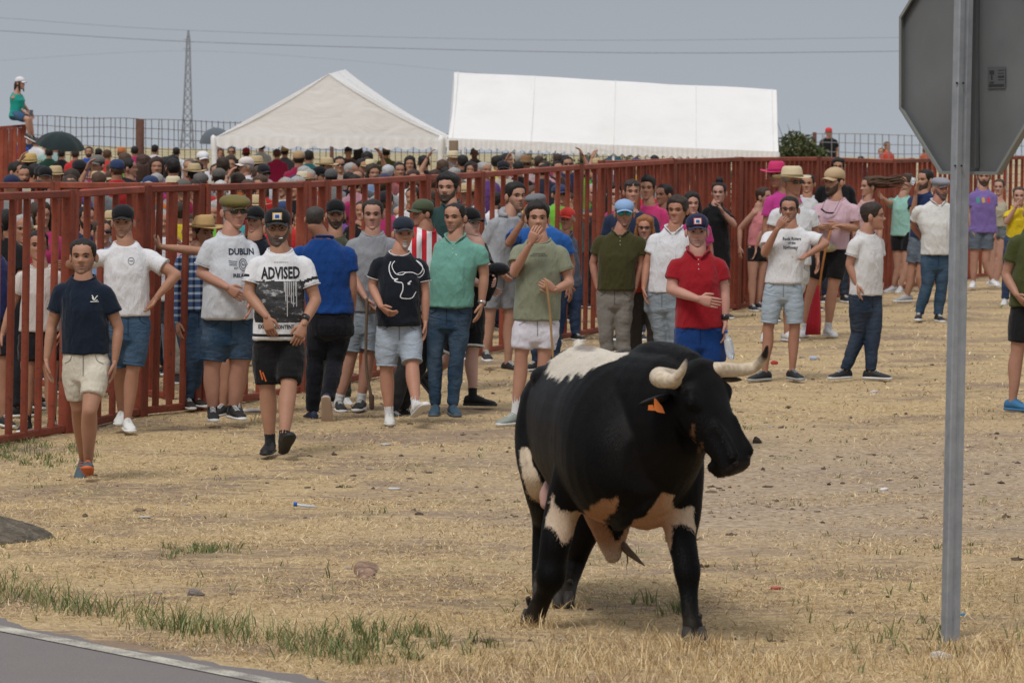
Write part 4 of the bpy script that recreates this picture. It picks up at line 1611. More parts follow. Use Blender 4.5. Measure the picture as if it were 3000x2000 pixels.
# second row of the double fence at the right, half a metre behind, and the cross fence at the left
for i, lb in ((9, 'rear red fence panel seen through the pickets behind the woman with the bun'), (10, 'rear red fence panel seen through the pickets under the shrub'), (11, 'rear red fence panel seen through the pickets behind the streaming hair'), (12, 'rear red fence panel seen through the pickets beside the sign')):
    (p, hp), (q, hq) = ends[i], ends[i + 1]
    off = nrm(LN) * 1.0
    panel(lb, p + off, q + off - nrm(q - p) * .09, hp - .02, hq - .02, 15)
b0, b1_, b2_ = A(-5.6, 36.6), A(-4.35, 35.0), A(-3.10, 33.4)
panel('rear red cross panel at the far left behind the man in the red t-shirt', b0, b1_, 1.90, 1.92, 6)
panel('rear red cross panel meeting the front fence behind the black-capped young man', b1_ + nrm(b2_ - b1_) * .09, b2_, 1.92, 1.93, 6)
# high end of a fence at the upper left, where a woman sits
panel('high red fence end at the upper left under the seated woman', P(-90, 560, 78)[:2], P(64, 560, 78)[:2], 2.62, 2.70, 12, base=(.0, .0), pw=.09)

# ------------------------------------------------------------------ wire mesh fence on the bank
WIRE = plain('rusty_wire', (.09, .06, .045), .8, var=.3)
PALEW = plain('pale_wire', (.22, .22, .23), .6)
def mesh_panel(label, x0, y0, x1, y1, Yv, n, m_, rows=9, hh=2.0, mm=WIRE, r=.009):
    a, b = P(x0, y0, Yv), P(x1, y1, Yv)
    root = thing('wire_fence', label, 'fence', (a[0], Yv, a[2] - hh), 'wire mesh fence on the bank')
    mb = MB()
    rr = np.random.default_rng(int(x0) + 100)
    for i in range(n + 1):
        p = a + (b - a) * i / n
        wob = rr.normal(0, .02)
        mb.add(*tube([p + (wob, 0, .0), p - (0, 0, hh)], [r, r], n=4, k=1, flat=True))
    obj('upright_wires', mb, mm, root, False)['kind'] = 'stuff'
    mb = MB()
    for i in range(rows):
        z = -hh * i / (rows - 1) * .98 - .02
        pts = [a + (b - a) * t + (0, 0, z + .02 * math.sin(t * 9 + i)) for t in np.linspace(0, 1, 9)]
        mb.add(*tube(pts, [r * .8] * 9, n=4, k=1, flat=True))
    obj('cross_wires', mb, mm, root, False)['kind'] = 'stuff'
    return root
mesh_panel('rusty wire mesh panel left of the dark post on the bank', 92, 338, 404, 347, 95, 19, 9)
mesh_panel('rusty wire mesh panel between the dark post and the gabled tent', 412, 348, 900, 362, 95, 30, 9)
mesh_panel('wire mesh panel seen under the two white tents', 900, 380, 1800, 400, 95, 52, 9)
mesh_panel('wire mesh panel behind the shrub seen under the long tent', 1800, 398, 2385, 405, 95, 33, 9)
mesh_panel('pale wire mesh panel at the right beyond the red-capped onlooker', 2392, 390, 3080, 402, 100, 32, 9, mm=PALEW, r=.012)
for lb, x, y, Yv in (('thick dark brown fence post in the wire mesh left of the gabled tent', 410, 349, 94.6), ('dark thin post in the mesh fence beside the shrub', 2386, 388, 96), ('slim brown mesh post seen under the middle of the gabled tent', 972, 430, 94.7)):
    p = P(x, y, Yv)
    k = .11 if 'thick' in lb else .05
    tag(obj('fence_post', tube([p, p - (0, 0, 2.2)], [k, k], n=8, k=1, flat=True), RUST), lb, 'post')

# ------------------------------------------------------------------ tents
def m_tent(m, t, b):
    n = noise(t, 1.2, 4, coords(t))
    c = mixc(t, n.outputs[0], (.85, .855, .86), (.93, .93, .93))
    nn_ = noise(t, .5, 6, coords(t, (1, 1, .5)), rough=.7)
    ff_ = ramp_(t, nn_.outputs[0], [(.50, (0, 0, 0)), (.75, (.35, .35, .35))])
    c = mixc(t, ff_, c, (.66, .65, .62))
    t.links.new(c, b.inputs['Base Color'])
    b.inputs['Roughness'].default_value = .7
    b.inputs['Transmission Weight'].default_value = 0
    n2 = noise(t, 1.6, 3, coords(t, (1, 1, 2.2)), dist=1.4)
    bump(t, b, n2.outputs[0], .045, .4)
    # thin cloth lets some light through
    out = t.nodes['Material Output']
    tr = t.nodes.new('ShaderNodeBsdfTranslucent')
    tr.inputs[0].default_value = (.88, .88, .86, 1)
    ms = t.nodes.new('ShaderNodeMixShader')
    ms.inputs[0].default_value = .28
    t.links.new(b.outputs[0], ms.inputs[1]); t.links.new(tr.outputs[0], ms.inputs[2])
    t.links.new(ms.outputs[0], out.inputs[0])
TENT = mat('tent_cloth', m_tent)

def sheet(c00, c10, c11, c01, nu, nv, sag=.0, seed=1, amp=.012, th=.012):
    """cloth patch with thickness between four corners"""
    V = []
    cs = [np.asarray(c, float) for c in (c00, c10, c11, c01)]
    nn = nrm(np.cross(cs[1] - cs[0], cs[3] - cs[0]))
    for i in range(nv + 1):
        v = i / nv
        for j in range(nu + 1):
            u = j / nu
            p = (cs[0] * (1 - u) + cs[1] * u) * (1 - v) + (cs[3] * (1 - u) + cs[2] * u) * v
            p = p - A(0, 0, sag * 4 * v * (1 - v))
            V.append(p)
    V = np.array(V)
    V = V + nn * (snoise(V, 2.2, seed, 3) * amp)[:, None]
    n = len(V)
    F = [(i * (nu + 1) + j, i * (nu + 1) + j + 1, (i + 1) * (nu + 1) + j + 1, (i + 1) * (nu + 1) + j) for i in range(nv) for j in range(nu)]
    return V, F

def valance(a, b, n, drop=.20, seed=0, zz=None):
    """scalloped strip hanging from a to b"""
    V, F = [], []
    k = 8
    for i in range(n * k + 1):
        t = i / (n * k)
        p = a + (b - a) * t
        sc_ = drop * (.72 + .28 * abs(math.sin(math.pi * i / k)))
        w_ = .02 * math.sin(i * 1.3 + seed)
        out = nrm(np.cross(b - a, A(0, 0, 1))) * w_
        V += [p, p - A(0, 0, sc_ * .5) + out * .5, p - A(0, 0, sc_) + out]
    F = []
    for i in range(n * k):
        o = i * 3
        F += [(o, o + 3, o + 4, o + 1), (o + 1, o + 4, o + 5, o + 2)]
    return np.array(V), F

# gabled tent (two bays, ridge running away to the right)
Yt = 80.0
apF, apB = P(962, 217, Yt), P(1012, 204, Yt + 5.5)
eLF, eRF = P(632, 402, Yt), P(1309, 408, Yt)
eLB, eRB = eLF + A(.3, 5.5, .02), P(1316, 398, Yt + 5.5)
t1 = thing('gabled_tent', 'white gabled party tent with its triangular end facing the camera', 'tent', (eLF[0], Yt, .5), 'white party tents')
obj('roof_slope', sheet(eRF, eRB, apB, apF, 16, 20, .10, 3), TENT, t1)
obj('roof_slope', sheet(eLF, eLB, apB, apF, 16, 20, .10, 4), TENT, t1)
gv = []
V, F = [], []
for i in range(25):
    v = i / 24
    a = eLF * (1 - v) + apF * v
    b = eRF * (1 - v) + apF * v
    for j in range(33):
        u = j / 32
        V.append(a * (1 - u) + b * u)
V = np.array(V)
V[:, 1] += .02 + .012 * snoise(V * [1, 1, 2.4], 2.6, 6, 3)
F = [(i * 33 + j, i * 33 + j + 1, (i + 1) * 33 + j + 1, (i + 1) * 33 + j) for i in range(24) for j in range(32)]
obj('gable', (V, F), TENT, t1)
dz = A(0, -.02, .02)
obj('valance', valance(eLF + dz, eRF + dz, 14, .26), TENT, t1)
obj('valance', valance(eRF + dz, eRB + dz, 11, .24, 2), TENT, t1)
obj('valance', valance(eLF + dz, eLB + dz, 11, .24, 3), TENT, t1)
def seams(root, c00, c10, c11, c01, us, sag):
    for u in us:
        pts = []
        for v in np.linspace(0, 1, 9):
            p = (c00 * (1 - u) + c10 * u) * (1 - v) + (c01 * (1 - u) + c11 * u) * v
            pts.append(p - A(0, 0, sag * 4 * v * (1 - v)) + A(0, -.012, .012))
        obj('seam', tube(pts, [.009] * 9, n=5, k=1), plain('seam_cloth', (.74, .74, .74), .8), root)
STEEL = plain('white_steel', (.55, .55, .54), .5)
for e in (eLF, eRF, eLB, eRB):
    obj('leg', tube([e + A(0, .05, 0), A(e[0], e[1] + .05, .5)], [.03, .03], n=8, k=1, flat=True), STEEL, t1)
for a, b in ((apF, apB), (eLF, apF), (eRF, apF)):
    obj('roof_pole', tube([a + A(0, .06, -.04), b + A(0, .06, -.04)], [.025, .025], n=6, k=1, flat=True), STEEL, t1)
obj('tied_side_curtain', tube([eLF + A(-.05, 0, -.05), eLF + A(-.02, 0, -.8), eLF + A(-.10, 0, -1.9)], [.10, .12, .17], n=14, k=4, ell=.6), TENT, t1)
obj('tied_side_curtain', tube([eRF + A(-.12, 0, -.05), eRF + A(-.14, 0, -.8), eRF + A(-.16, 0, -1.9)], [.14, .12, .16], n=14, k=4, ell=.6), TENT, t1)

seams(t1, eRF, eRB, apB, apF, (.03, .5), .10)
# long tent, roof slope towards the camera
rL, rR = P(1330, 211, 81.6), P(2275, 264, 81.6)
fL, fR = P(1313, 407, 78.8), P(2281, 447, 78.8)
kL, kR = fL + A(.25, 5.6, .1), fR + A(.25, 5.6, .1)
t2 = thing('long_tent', 'long white party tent showing one broad roof slope', 'tent', (fL[0], 79, .5), 'white party tents')
V, F = sheet(fL, fR, rR, rL, 60, 18, .12, 9, .022)
obj('roof_slope', (V, F), TENT, t2)
obj('roof_slope', sheet(kL, kR, rR, rL, 40, 10, .08, 10), TENT, t2)
seams(t2, fL, fR, rR, rL, (.012, .25, .5, .75, .985), .12)
for a, b, c in ((fL, kL, rL), (fR, kR, rR)):
    obj('gable', sheet(a, b, c, c, 8, 8, 0, 3, .01), TENT, t2)
q = fL + (fR - fL) * .5
obj('valance', valance(fL + dz, q + dz, 20, .24), TENT, t2)
obj('valance', valance(q + dz + A(.01, 0, 0), fR + dz, 20, .24, 5), TENT, t2)
obj('valance', valance(kL, kR, 36, .22, 4), TENT, t2)
for e in (fL, q, fR, kL, kR):
    obj('leg', tube([e + A(0, .05, 0), A(e[0], e[1] + .05, .4)], [.03, .03], n=8, k=1, flat=True), STEEL, t2)
obj('roof_pole', tube([rL - A(0, 0, .05), rR - A(0, 0, .05)], [.03, .03], n=6, k=1, flat=True), STEEL, t2)
tag(obj('wooden_post', tube([P(1329, 412, 78.2), P(1329, 470, 78.2) - A(0, 0, 1.0)], [.10, .10], n=8, k=1, flat=True), plain('old_wood', (.17, .12, .075), .8, var=.3)), 'brown wooden post at the left end of the long tent', 'post')

# ------------------------------------------------------------------ pylon and power lines
def pylon():
    Yp = 1200.0
    b = P(548, 470, Yp); t_ = P(552, 90, Yp)
    root = thing('pylon', 'tall slender grey lattice pylon far off left of the tents', 'pylon', (b[0], Yp, b[2]))
    g = plain('galvanised_far', (.22, .23, .25), .7)
    def half(z):
        q = (z - b[2]) / (t_[2] - b[2])
        return np.interp(q, [0, .35, .7, .93, 1], [2.3, 1.3, .8, .5, .1])
    zs = b[2] + (t_[2] - b[2]) * (1 - (1 - np.linspace(0, 1, 17)) ** 1.25)
    c = lambda z, i: A(b[0] + half(z) * (1, 1, -1, -1)[i] + (t_[0] - b[0]) * (z - b[2]) / (t_[2] - b[2]), Yp + half(z) * (1, -1, -1, 1)[i], z)
    for i in range(4):
        obj('leg', tube([c(z, i) for z in zs], [.13] * len(zs), n=4, k=1, flat=True), g, root, False)
    mb = MB()
    for k in range(16):
        z0, z1 = zs[k], zs[k + 1]
        for i in range(4):
            j = (i + 1) % 4
            for p, q in ((c(z0, i), c(z1, j)), (c(z0, j), c(z1, i)), (c(z1, i), c(z1, j))):
                mb.add(*tube([p, q], [.07, .07], n=4, k=1, flat=True))
    obj('cross_bracing', mb, g, root, False)['kind'] = 'stuff'
    for z_, w_ in ((.93, 1.1), (.86, 1.3)):
        z = b[2] + (t_[2] - b[2]) * z_
        obj('cross_arm', tube([A(b[0] - w_, Yp, z), A(b[0] + w_, Yp, z)], [.09, .09], n=4, k=1, flat=True), g, root, False)
pylon()
CB = plain('cable', (.10, .105, .115), .7)
def cable(label, pts, Yv, r):
    pp = [P(x, y, Yv) for x, y in pts]
    tag(obj('power_cable', tube(pp, [r] * len(pp), n=5, k=8, flat=True), CB), label, 'cable', 'power cables across the sky')
cable('lower and darkest power cable crossing the grey sky', [(-300, 80), (0, 91), (560, 123), (1400, 148), (2000, 156), (2680, 150), (3300, 138)], 300, .020)
cable('upper thin power cable near the top of the sky', [(-300, 40), (0, 53), (560, 90), (1600, 118), (2680, 110), (3300, 100)], 330, .012)
cable('faint lowest power cable sloping down past the pylon towards the tents', [(-300, 205), (0, 178), (500, 150), (900, 168), (1400, 215), (1700, 260)], 600, .012)

# ------------------------------------------------------------------ sign seen from behind
def m_galv(m, t, b):
    v = coords(t)
    n1 = noise(t, 14, 4, v, rough=.6)
    n2 = noise(t, 3.5, 4, coords(t, (1, 1, .4)))
    c = ramp_(t, n1.outputs[0], [(.3, (.26, .275, .295)), (.52, (.35, .365, .385)), (.72, (.43, .445, .465))])
    c = mixc(t, n2.outputs[0], c, (.22, .235, .26)); c.node.inputs[0].default_value = .35
    s_ = noise(t, 30, 3, coords(t, (1.2, 1.2, .1)))
    f = ramp_(t, s_.outputs[0], [(.66, (0, 0, 0)), (.74, (.5, .5, .5))])
    c = mixc(t, f, c, (.12, .12, .13))
    t.links.new(c, b.inputs['Base Color'])
    b.inputs['Roughness'].default_value = .55
    b.inputs['Metallic'].default_value = .25
    bump(t, b, n1.outputs[0], .002, .5)
GALV = mat('galvanised_steel', m_galv)
def m_signback(m, t, b):
    n1 = noise(t, 2.2, 4, coords(t))
    c = ramp_(t, n1.outputs[0], [(.3, (.125, .13, .132)), (.7, (.17, .176, .18))])
    t.links.new(c, b.inputs['Base Color'])
    b.inputs['Roughness'].default_value = .5
    b.inputs['Metallic'].default_value = .2
SB = mat('sign_back', m_signback)
Yq = 17.2
sb = P(2784, 1900, gY(1893))
sroot = thing('road_sign', 'octagonal road sign seen from behind on a grey galvanised post', 'sign', (sb[0], Yq, 0))
al = R(-60)                                            # the plate is turned this far from facing the road we stand on
ax_s, n_s = A(math.cos(al), math.sin(al), 0), A(math.sin(al), -math.cos(al), 0)
bt, tp_ = P(2783, 1896, Yq), P(2829, -260, Yq)
bt[2] = -.05
pd = nrm(tp_ - bt)
psd = nrm(A(math.cos(R(28)), math.sin(R(28)), 0))
# C-profile look: rectangular post with a shallow groove
def post_profile():
    s_, n_ = psd, np.cross(pd, psd)
    c = [(-.040, .020), (-.035, .026), (-.010, .026), (-.008, .021), (.008, .021), (.010, .026), (.035, .026), (.040, .020), (.040, -.020), (.035, -.026), (-.035, -.026), (-.040, -.020)]
    c = [(a_, b_) for a_, b_ in c]
    Vp = np.array([bt + s_ * a_ - n_ * b_ for a_, b_ in c] + [tp_ + s_ * a_ - n_ * b_ for a_, b_ in c])
    k = len(c)
    return Vp, [(i, (i + 1) % k, k + (i + 1) % k, k + i) for i in range(k)] + [tuple(range(k - 1, -1, -1)), tuple(range(k, 2 * k))]
po = obj('post', post_profile(), GALV, sroot, False)
c0 = P(2872, 512, Yq + .05)                            # bottom of the plate
S_ = .44
cen = A(c0[0], c0[1] + .05, c0[2] + S_ * 1.2071)
cen = A(P(2852, 0, Yq)[0], Yq + .10, EYE - (512 - HOR) / FOC * Yq + S_ * 1.2071)
ang8 = [R(22.5 + 45 * i) for i in range(8)]
Ro = S_ / 2 / math.sin(R(22.5))
o8 = [cen + ax_s * Ro * math.cos(a) + A(0.02 * math.sin(a), 0, 1) * Ro * math.sin(a) for a in ang8]
i8 = [cen + (p - cen) * .972 for p in o8]
back = -n_s if n_s[1] > 0 else n_s                     # towards us
V = np.array([p - n_s * .002 for p in o8] + [p - n_s * -.002 for p in o8])
F = [tuple(range(8)), tuple(range(15, 7, -1))] + [(i, (i + 1) % 8, 8 + (i + 1) % 8, 8 + i) for i in range(8)]
obj('plate', (V, F), SB, sroot, False)
mb = MB()
for i in range(8):                                     # folded rim standing towards the back
    a, b, c, d = o8[i], o8[(i + 1) % 8], i8[(i + 1) % 8], i8[i]
    h = n_s * .030
    Vr = [a, b, b + h, a + h, d + h, c + h, c + h * .8, d + h * .8]
    mb.add(np.array(Vr), [(0, 1, 2, 3), (3, 2, 5, 4), (4, 5, 6, 7)])
obj('rim', mb, plain('sign_rim', (.20, .21, .20), .45), sroot, False)
for z_ in (244, 486):
    for dx in (-9, 10):
        p = P(2812 - (z_ - 244) * .021 + dx, z_, Yq - .0375)
        obj('bolt', tube([p, p + A(0, -.006, 0)], [.0055, .0055], n=8, k=1, flat=True), DARK, sroot, False)
gr = [cen + ax_s * dx + n_s * .012 for dx in (.045,)]
V, F = bar(gr[0] - A(0, 0, .50), gr[0] + A(0, 0, .50), .045, .022, ax_s)
obj('dark_bar', (V, F), plain('sign_bar_dark', (.085, .088, .09), .5), sroot, False)  # darker vertical bar on the plate, just right of the post
stk = cen + ax_s * .215 + n_s * .003
zc = EYE - (229 - HOR) / FOC * Yq
def flat_rect(cx_, zz, w_, h_, off):
    c = A(cen[0], cen[1], zz) + ax_s * cx_ + n_s * off
    return np.array([c - ax_s * w_ / 2 - A(0, 0, h_ / 2), c + ax_s * w_ / 2 - A(0, 0, h_ / 2), c + ax_s * w_ / 2 + A(0, 0, h_ / 2), c - ax_s * w_ / 2 + A(0, 0, h_ / 2)]), [(0, 1, 2, 3)]
GS = plain('sticker_grey', (.085, .087, .09), .6)
GL = plain('sticker_ink', (.03, .03, .03), .6)
st_ = obj('sticker', flat_rect(.20, zc, .135, .100, .0035), GS, sroot, False)
mb = MB()
for cx_, dz_, w_, h_ in ((.165, .025, .035, .018), (.165, .002, .012, .022), (.165, -.022, .030, .008), (.235, .034, .045, .003), (.235, .020, .045, .003), (.235, .004, .045, .010), (.235, -.010, .045, .003), (.20, -.036, .115, .012)):
    mb.add(*flat_rect(cx_, zc + dz_, w_, h_, .0045))
obj('sticker_print', mb, GL, st_, False, org=TMP[sroot.name]['org'])
# ------------------------------------------------------------------ the bull
def BP(x, y, Y):                                      # pixel of the enlarged crop of the bull
    return P(1480 + .5994 * x, 960 + .5994 * y, Y)

def in_poly(px, poly):
    x, y = px[:, 0], px[:, 1]
    ins = np.zeros(len(px), bool)
    n = len(poly)
    for i in range(n):
        x0, y0 = poly[i]
        x1, y1 = poly[(i + 1) % n]
        c = ((y0 > y) != (y1 > y)) & (x < (x1 - x0) * (y - y0) / (y1 - y0 + 1e-9) + x0)
        ins ^= c
    return ins

def build_bull():
    root = thing('bull', 'black fighting bull with a white rump patch standing on the dry grass', 'bull', (.48, 17.8, 0))
    org = TMP[root.name]['org']
    mb = MB()
    # trunk rings: X, Y, top, bottom, half width
    TR = np.array([[.335, 19.17, 1.12, .86, .07], [.345, 19.08, 1.235, .70, .19], [.355, 18.92, 1.270, .60, .265], [.370, 18.72, 1.285, .57, .30], [.412, 18.42, 1.285, .55, .325],
                   [.455, 18.10, 1.285, .52, .345], [.505, 17.80, 1.300, .515, .345], [.54, 17.55, 1.325, .50, .34], [.57, 17.33, 1.27, .52, .32], [.60, 17.14, 1.12, .60, .24], [.62, 17.05, .98, .70, .12]])
    k = np.linspace(0, 1, 26)
    s_ = np.linspace(0, 1, len(TR))
    TS = catmull(TR, 8)
    k8 = np.linspace(0, 1, len(TS))
    TR = np.stack([np.interp(k, k8, TS[:, j]) for j in range(5)], 1)
    n = 36
    t = np.arange(n) / n * 2 * math.pi
    Rg = []
    for i, (X, Y, zt, zb, hw) in enumerate(TR):
        T_ = nrm(np.append((TR[min(i + 1, 25), :2] - TR[max(i - 1, 0), :2]), 0))
        lat = nrm(np.cross(T_, A(0, 0, 1)))
        mid, hh = (zt + zb) / 2, (zt - zb) / 2
        c, s = np.cos(t), np.sin(t)
        wz = np.sign(s) * np.abs(s) ** .92
        wx = np.sign(c) * np.abs(c) ** .85
        wid = hw * (1 + .06 * np.where(s < 0, s * -1, 0)) * np.where(s > 0, 1 - .20 * s ** 2, 1)
        Rg.append(A(X, Y, mid) + np.outer(wx * wid, lat) + np.outer(wz * hh, A(0, 0, 1)))
    mb.add(*rings_solid(np.array(Rg)))
    # neck: from withers and chest up to the poll, deep and heavy
    def ringset(rows, n=26):
        out = []
        for c, la, up_, w_, hu, hd_ in rows:
            c, la, up_ = np.asarray(c, float), nrm(la), nrm(up_)
            cs_, sn = np.cos(t_), np.sin(t_)
            out.append(c + np.outer(np.sign(cs_) * np.abs(cs_) ** .9 * w_, la) + np.outer(np.where(sn > 0, hu, hd_) * sn, up_))
        return rings_solid(np.array(out))
    t_ = np.arange(26) / 26 * 2 * math.pi
    L1 = A(.95, .25, 0)
    mb.add(*ringset([(A(.52, 17.75, 1.0), L1, A(0, 0, 1), .24, .26, .30), (A(.585, 17.50, 1.01), L1, A(0, 0, 1), .26, .32, .36), (A(.665, 17.30, 1.01), A(.9, .35, 0), A(0, 0, 1), .235, .32, .40),
                     (A(.74, 17.14, 1.02), A(.8, .5, 0), A(0, 0, 1), .205, .305, .36), (A(.79, 17.06, 1.04), A(.75, .6, 0), A(0, 0, 1), .175, .27, .28), (A(.84, 17.0, 1.08), A(.7, .65, 0), A(0, 0, 1), .14, .21, .20)]))
    mb.add(*tube([BP(640, 200, 17.7), BP(720, 170, 17.45), BP(820, 180, 17.25), BP(900, 195, 17.08)], [.08, .105, .10, .075], n=16))     # crest
    # dewlap fold down to the brisket
    mb.add(*tube([BP(760, 790, 17.12), BP(690, 860, 17.12), BP(610, 925, 17.19), BP(550, 962, 17.33)], [.03, .045, .045, .03], n=14, ell=.8))
    # head
    th = R(50)
    F_h = A(math.sin(th), -math.cos(th), 0)
    dwn = nrm(F_h * .50 + A(0, 0, -1) * .866)
    lat = nrm(np.cross(A(0, 0, 1), F_h))
    lat = lat if lat[0] > 0 else -lat
    lat = nrm(lat + A(0, 0, .14))
    fr = nrm(np.cross(dwn, lat))
    fr = fr if np.dot(fr, F_h) > 0 else -fr
    O = BP(962, 182, 16.95)
    rows = [(-.03, .07, -.045, .10), (-.005, .110, -.012, .14), (.04, .128, .008, .18), (.10, .140, .016, .215), (.16, .146, .014, .235), (.22, .134, .010, .235), (.28, .118, .008, .222),
            (.35, .100, .006, .190), (.41, .092, .004, .165), (.46, .088, .004, .150), (.505, .090, .0, .143), (.538, .080, -.014, .125), (.552, .055, -.04, .11)]
    Rg = []
    th_ = np.arange(32) / 32 * 2 * math.pi
    for q, w_, f_, b_ in rows:
        q *= .935
        w_ *= 1.06
        b_ *= .93
        c = O + dwn * q
        cs_, sn = np.cos(th_), np.sin(th_)
        mid, hh = (f_ - b_) / 2, (f_ + b_) / 2
        wid = w_ * np.where(sn < 0, 1 - .38 * sn ** 2, 1 - .12 * sn ** 2)
        Rg.append(c + np.outer(np.sign(cs_) * np.abs(cs_) ** .8 * wid, lat) + np.outer(mid + np.sign(sn) * np.abs(sn) ** .85 * hh, fr))
    mb.add(*rings_solid(np.array(Rg)))
    H = lambda d, l, f: O + dwn * d * .935 + lat * l * 1.05 + fr * (f if f > -.06 else f * .93)
    mb.add(*tube([H(.02, -.08, -.05), H(.01, 0, -.045), H(.02, .08, -.05)], [.050, .056, .050], n=12))      # poll tuft
    for sx in (-1, 1):
        mb.add(*tube([H(.115, sx * .118, -.03), H(.15, sx * .128, -.035), H(.185, sx * .115, -.03)], [.020, .030, .018], n=10))          # brow over the eye
        mb.add(*tube([H(.30, sx * .062, -.02), H(.40, sx * .052, -.008), H(.48, sx * .055, -.008)], [.026, .024, .030], n=10))
    mb.add(*tube([H(.47, -.05, -.155), H(.50, 0, -.16), H(.47, .05, -.155)], [.030, .034, .030], n=10))        # chin
    # legs
    def leg(pts, rads, k=4):
        mb.add(*tube(pts, rads, n=18, k=k))
    leg([A(.38, 17.60, .98), A(.325, 17.58, .78), BP(278, 890, 17.62), BP(247, 1030, 17.60), BP(232, 1130, 17.60), BP(222, 1215, 17.60), BP(196, 1290, 17.66), BP(160, 1370, 17.72), BP(140, 1420, 17.74)],
        [.15, .13, .086, .076, .068, .070, .042, .047, .054])
    leg([A(.72, 17.42, .98), A(.765, 17.38, .78), BP(858, 900, 17.34), BP(862, 1020, 17.30), BP(882, 1120, 17.26), BP(893, 1195, 17.24), BP(897, 1290, 17.22), BP(905, 1390, 17.18), BP(916, 1450, 17.15), BP(922, 1500, 17.14)],
        [.15, .145, .102, .072, .062, .063, .044, .041, .050, .056])
    leg([A(.50, 18.85, .98), A(.50, 18.75, .78), A(.45, 18.62, .60), BP(372, 1035, 18.62), BP(350, 1130, 18.66), BP(322, 1230, 18.6), BP(300, 1300, 18.52), BP(291, 1330, 18.5)],
        [.17, .17, .125, .070, .050, .040, .046, .050])
    leg([A(.22, 18.88, .98), A(.175, 18.82, .80), A(.165, 18.68, .62), A(.165, 18.82, .46), A(.160, 18.98, .36), BP(176, 1170, 18.95), BP(178, 1240, 18.9), BP(182, 1272, 18.86)],
        [.18, .165, .120, .075, .055, .044, .046, .050])
    mb.add(*tube([A(.15, 18.93, .80), A(.17, 18.97, .60), A(.165, 18.99, .44)], [.10, .085, .045], n=14))
    # shoulder blades and hip bones under the hide
    mb.add(*tube([A(.40, 17.72, 1.16), A(.26, 17.66, .94), A(.28, 17.60, .78)], [.10, .115, .085], n=16, ell=.7))
    mb.add(*tube([A(.68, 17.56, 1.14), A(.79, 17.42, .90), A(.80, 17.38, .72)], [.10, .12, .10], n=16, ell=.7))
    mb.add(*ball(A(.17, 18.72, 1.12), (.085, .13, .07)))
    mb.add(*ball(A(.53, 18.74, 1.12), (.085, .13, .07)))
    mb.add(*tube([A(.345, 18.95, 1.235), A(.345, 19.08, 1.275), A(.35, 19.18, 1.22)], [.04, .028, .028], n=10))
    # sheath
    mb.add(*tube([A(.46, 18.1, .56), A(.475, 18.02, .47), A(.483, 17.98, .37), A(.488, 17.96, .315)], [.13, .105, .065, .040], n=16))
    mb.add(*tube([A(.62, 17.55, .63), A(.62, 17.42, .60), A(.66, 17.32, .61)], [.12, .11, .10], n=14))
    V, F, Nn = union(mb, .0095, 7, .5)
    # hide: soft muscle and skin folds
    q = V * [1, 1, .45]
    neck = smooth(18.1, 17.5, V[:, 1]) * smooth(.6, .75, V[:, 2])
    V = V + Nn * (.007 * snoise(V * [1, 1, .7], 5, 71, 2) + .002 * snoise(V, 16, 78, 2) + neck * .003 * snoise(V * [1.6, 1.6, .35], 16, 72, 2))[:, None]
    # coat, painted on the hide
    cx_ = ((V[:, 0] / V[:, 1] * FOC + CX) - 1480) / .5994
    cy_ = ((EYE - V[:, 2]) / V[:, 1] * FOC + HOR - 960) / .5994
    jag = lambda f, sd, amp: snoise(V * [1, 1, .5], f, sd, 3) * amp
    pq = np.stack([cx_ + jag(60, 1, 11), cy_ + jag(48, 2, 24)], 1)
    W1 = [(200, 222), (225, 150), (300, 110), (345, 40), (425, 50), (520, 95), (630, 138), (570, 172), (500, 185), (450, 208), (425, 190), (385, 235), (345, 222), (330, 250), (300, 225), (262, 255), (240, 235)]
    W2 = [(70, 585), (125, 592), (145, 680), (190, 770), (215, 850), (175, 862), (118, 800), (80, 700)]
    W3 = [(228, 780), (250, 850), (285, 880), (330, 902), (390, 897), (430, 862), (475, 835), (552, 822), (550, 872), (510, 915), (478, 935), (520, 985), (545, 1045), (585, 985), (600, 968), (660, 930), (720, 870),
          (775, 800), (832, 805), (812, 850), (840, 880), (925, 868), (935, 992), (870, 965), (815, 955), (832, 1000), (806, 1060), (802, 1115), (770, 1080), (700, 1130), (600, 1180), (500, 1180), (410, 1070), (350, 1012), (310, 1045), (265, 1050), (235, 990), (190, 968), (212, 880)]
    Y_, Z_ = V[:, 1], V[:, 2]
    w1 = in_poly(pq, W1) & (Y_ > 17.4) & (Z_ > 1.0)
    rt = (V[:, 0] > .40) & (Z_ > 1.12 + .05 * jag(14, 9, 1)) & (Y_ > 18.2)      # the far side of the rump
    w1 |= rt & (Nn[:, 0] > .2)
    w2 = in_poly(pq, W2) & (Y_ > 18.4)
    w3 = in_poly(pq, W3) & (Y_ < 18.38) & (Y_ > 17.0)
    belly = (Z_ < .56) & (Nn[:, 2] < -.3) & (Y_ > 18.25) & (Y_ < 18.5) & (Z_ > .42)
    w3 |= belly
    k_ = len(V)
    black = np.tile(A(.0036, .0032, .0032), (k_, 1))
    patch = np.tile(A(.64, .52, .41), (k_, 1))
    inner = np.interp(cx_, [215, 320, 400, 760, 840, 900], [0, .35, 1, 1, .45, .05]) * np.interp(cy_, [780, 1040, 1110], [1, .9, .35])
    inner = np.clip(inner + jag(10, 8, .2), 0, 1)
    patch = A(.62, .50, .38) * (1 - inner[:, None]) + A(.36, .170, .078) * inner[:, None]
    back_ = (Z_ > 1.0)
    patch[back_] = A(.60, .54, .45)
    gs_ = np.clip(1.2 - (((cx_ - 395) / 62) ** 2 + ((cy_ - 98) / 20) ** 2) + jag(40, 5, .5), 0, 1) + np.clip(snoise(V, 34, 31, 2) * 2 - 1.6, 0, 1)
    gs_ = np.clip(gs_, 0, .8) * back_
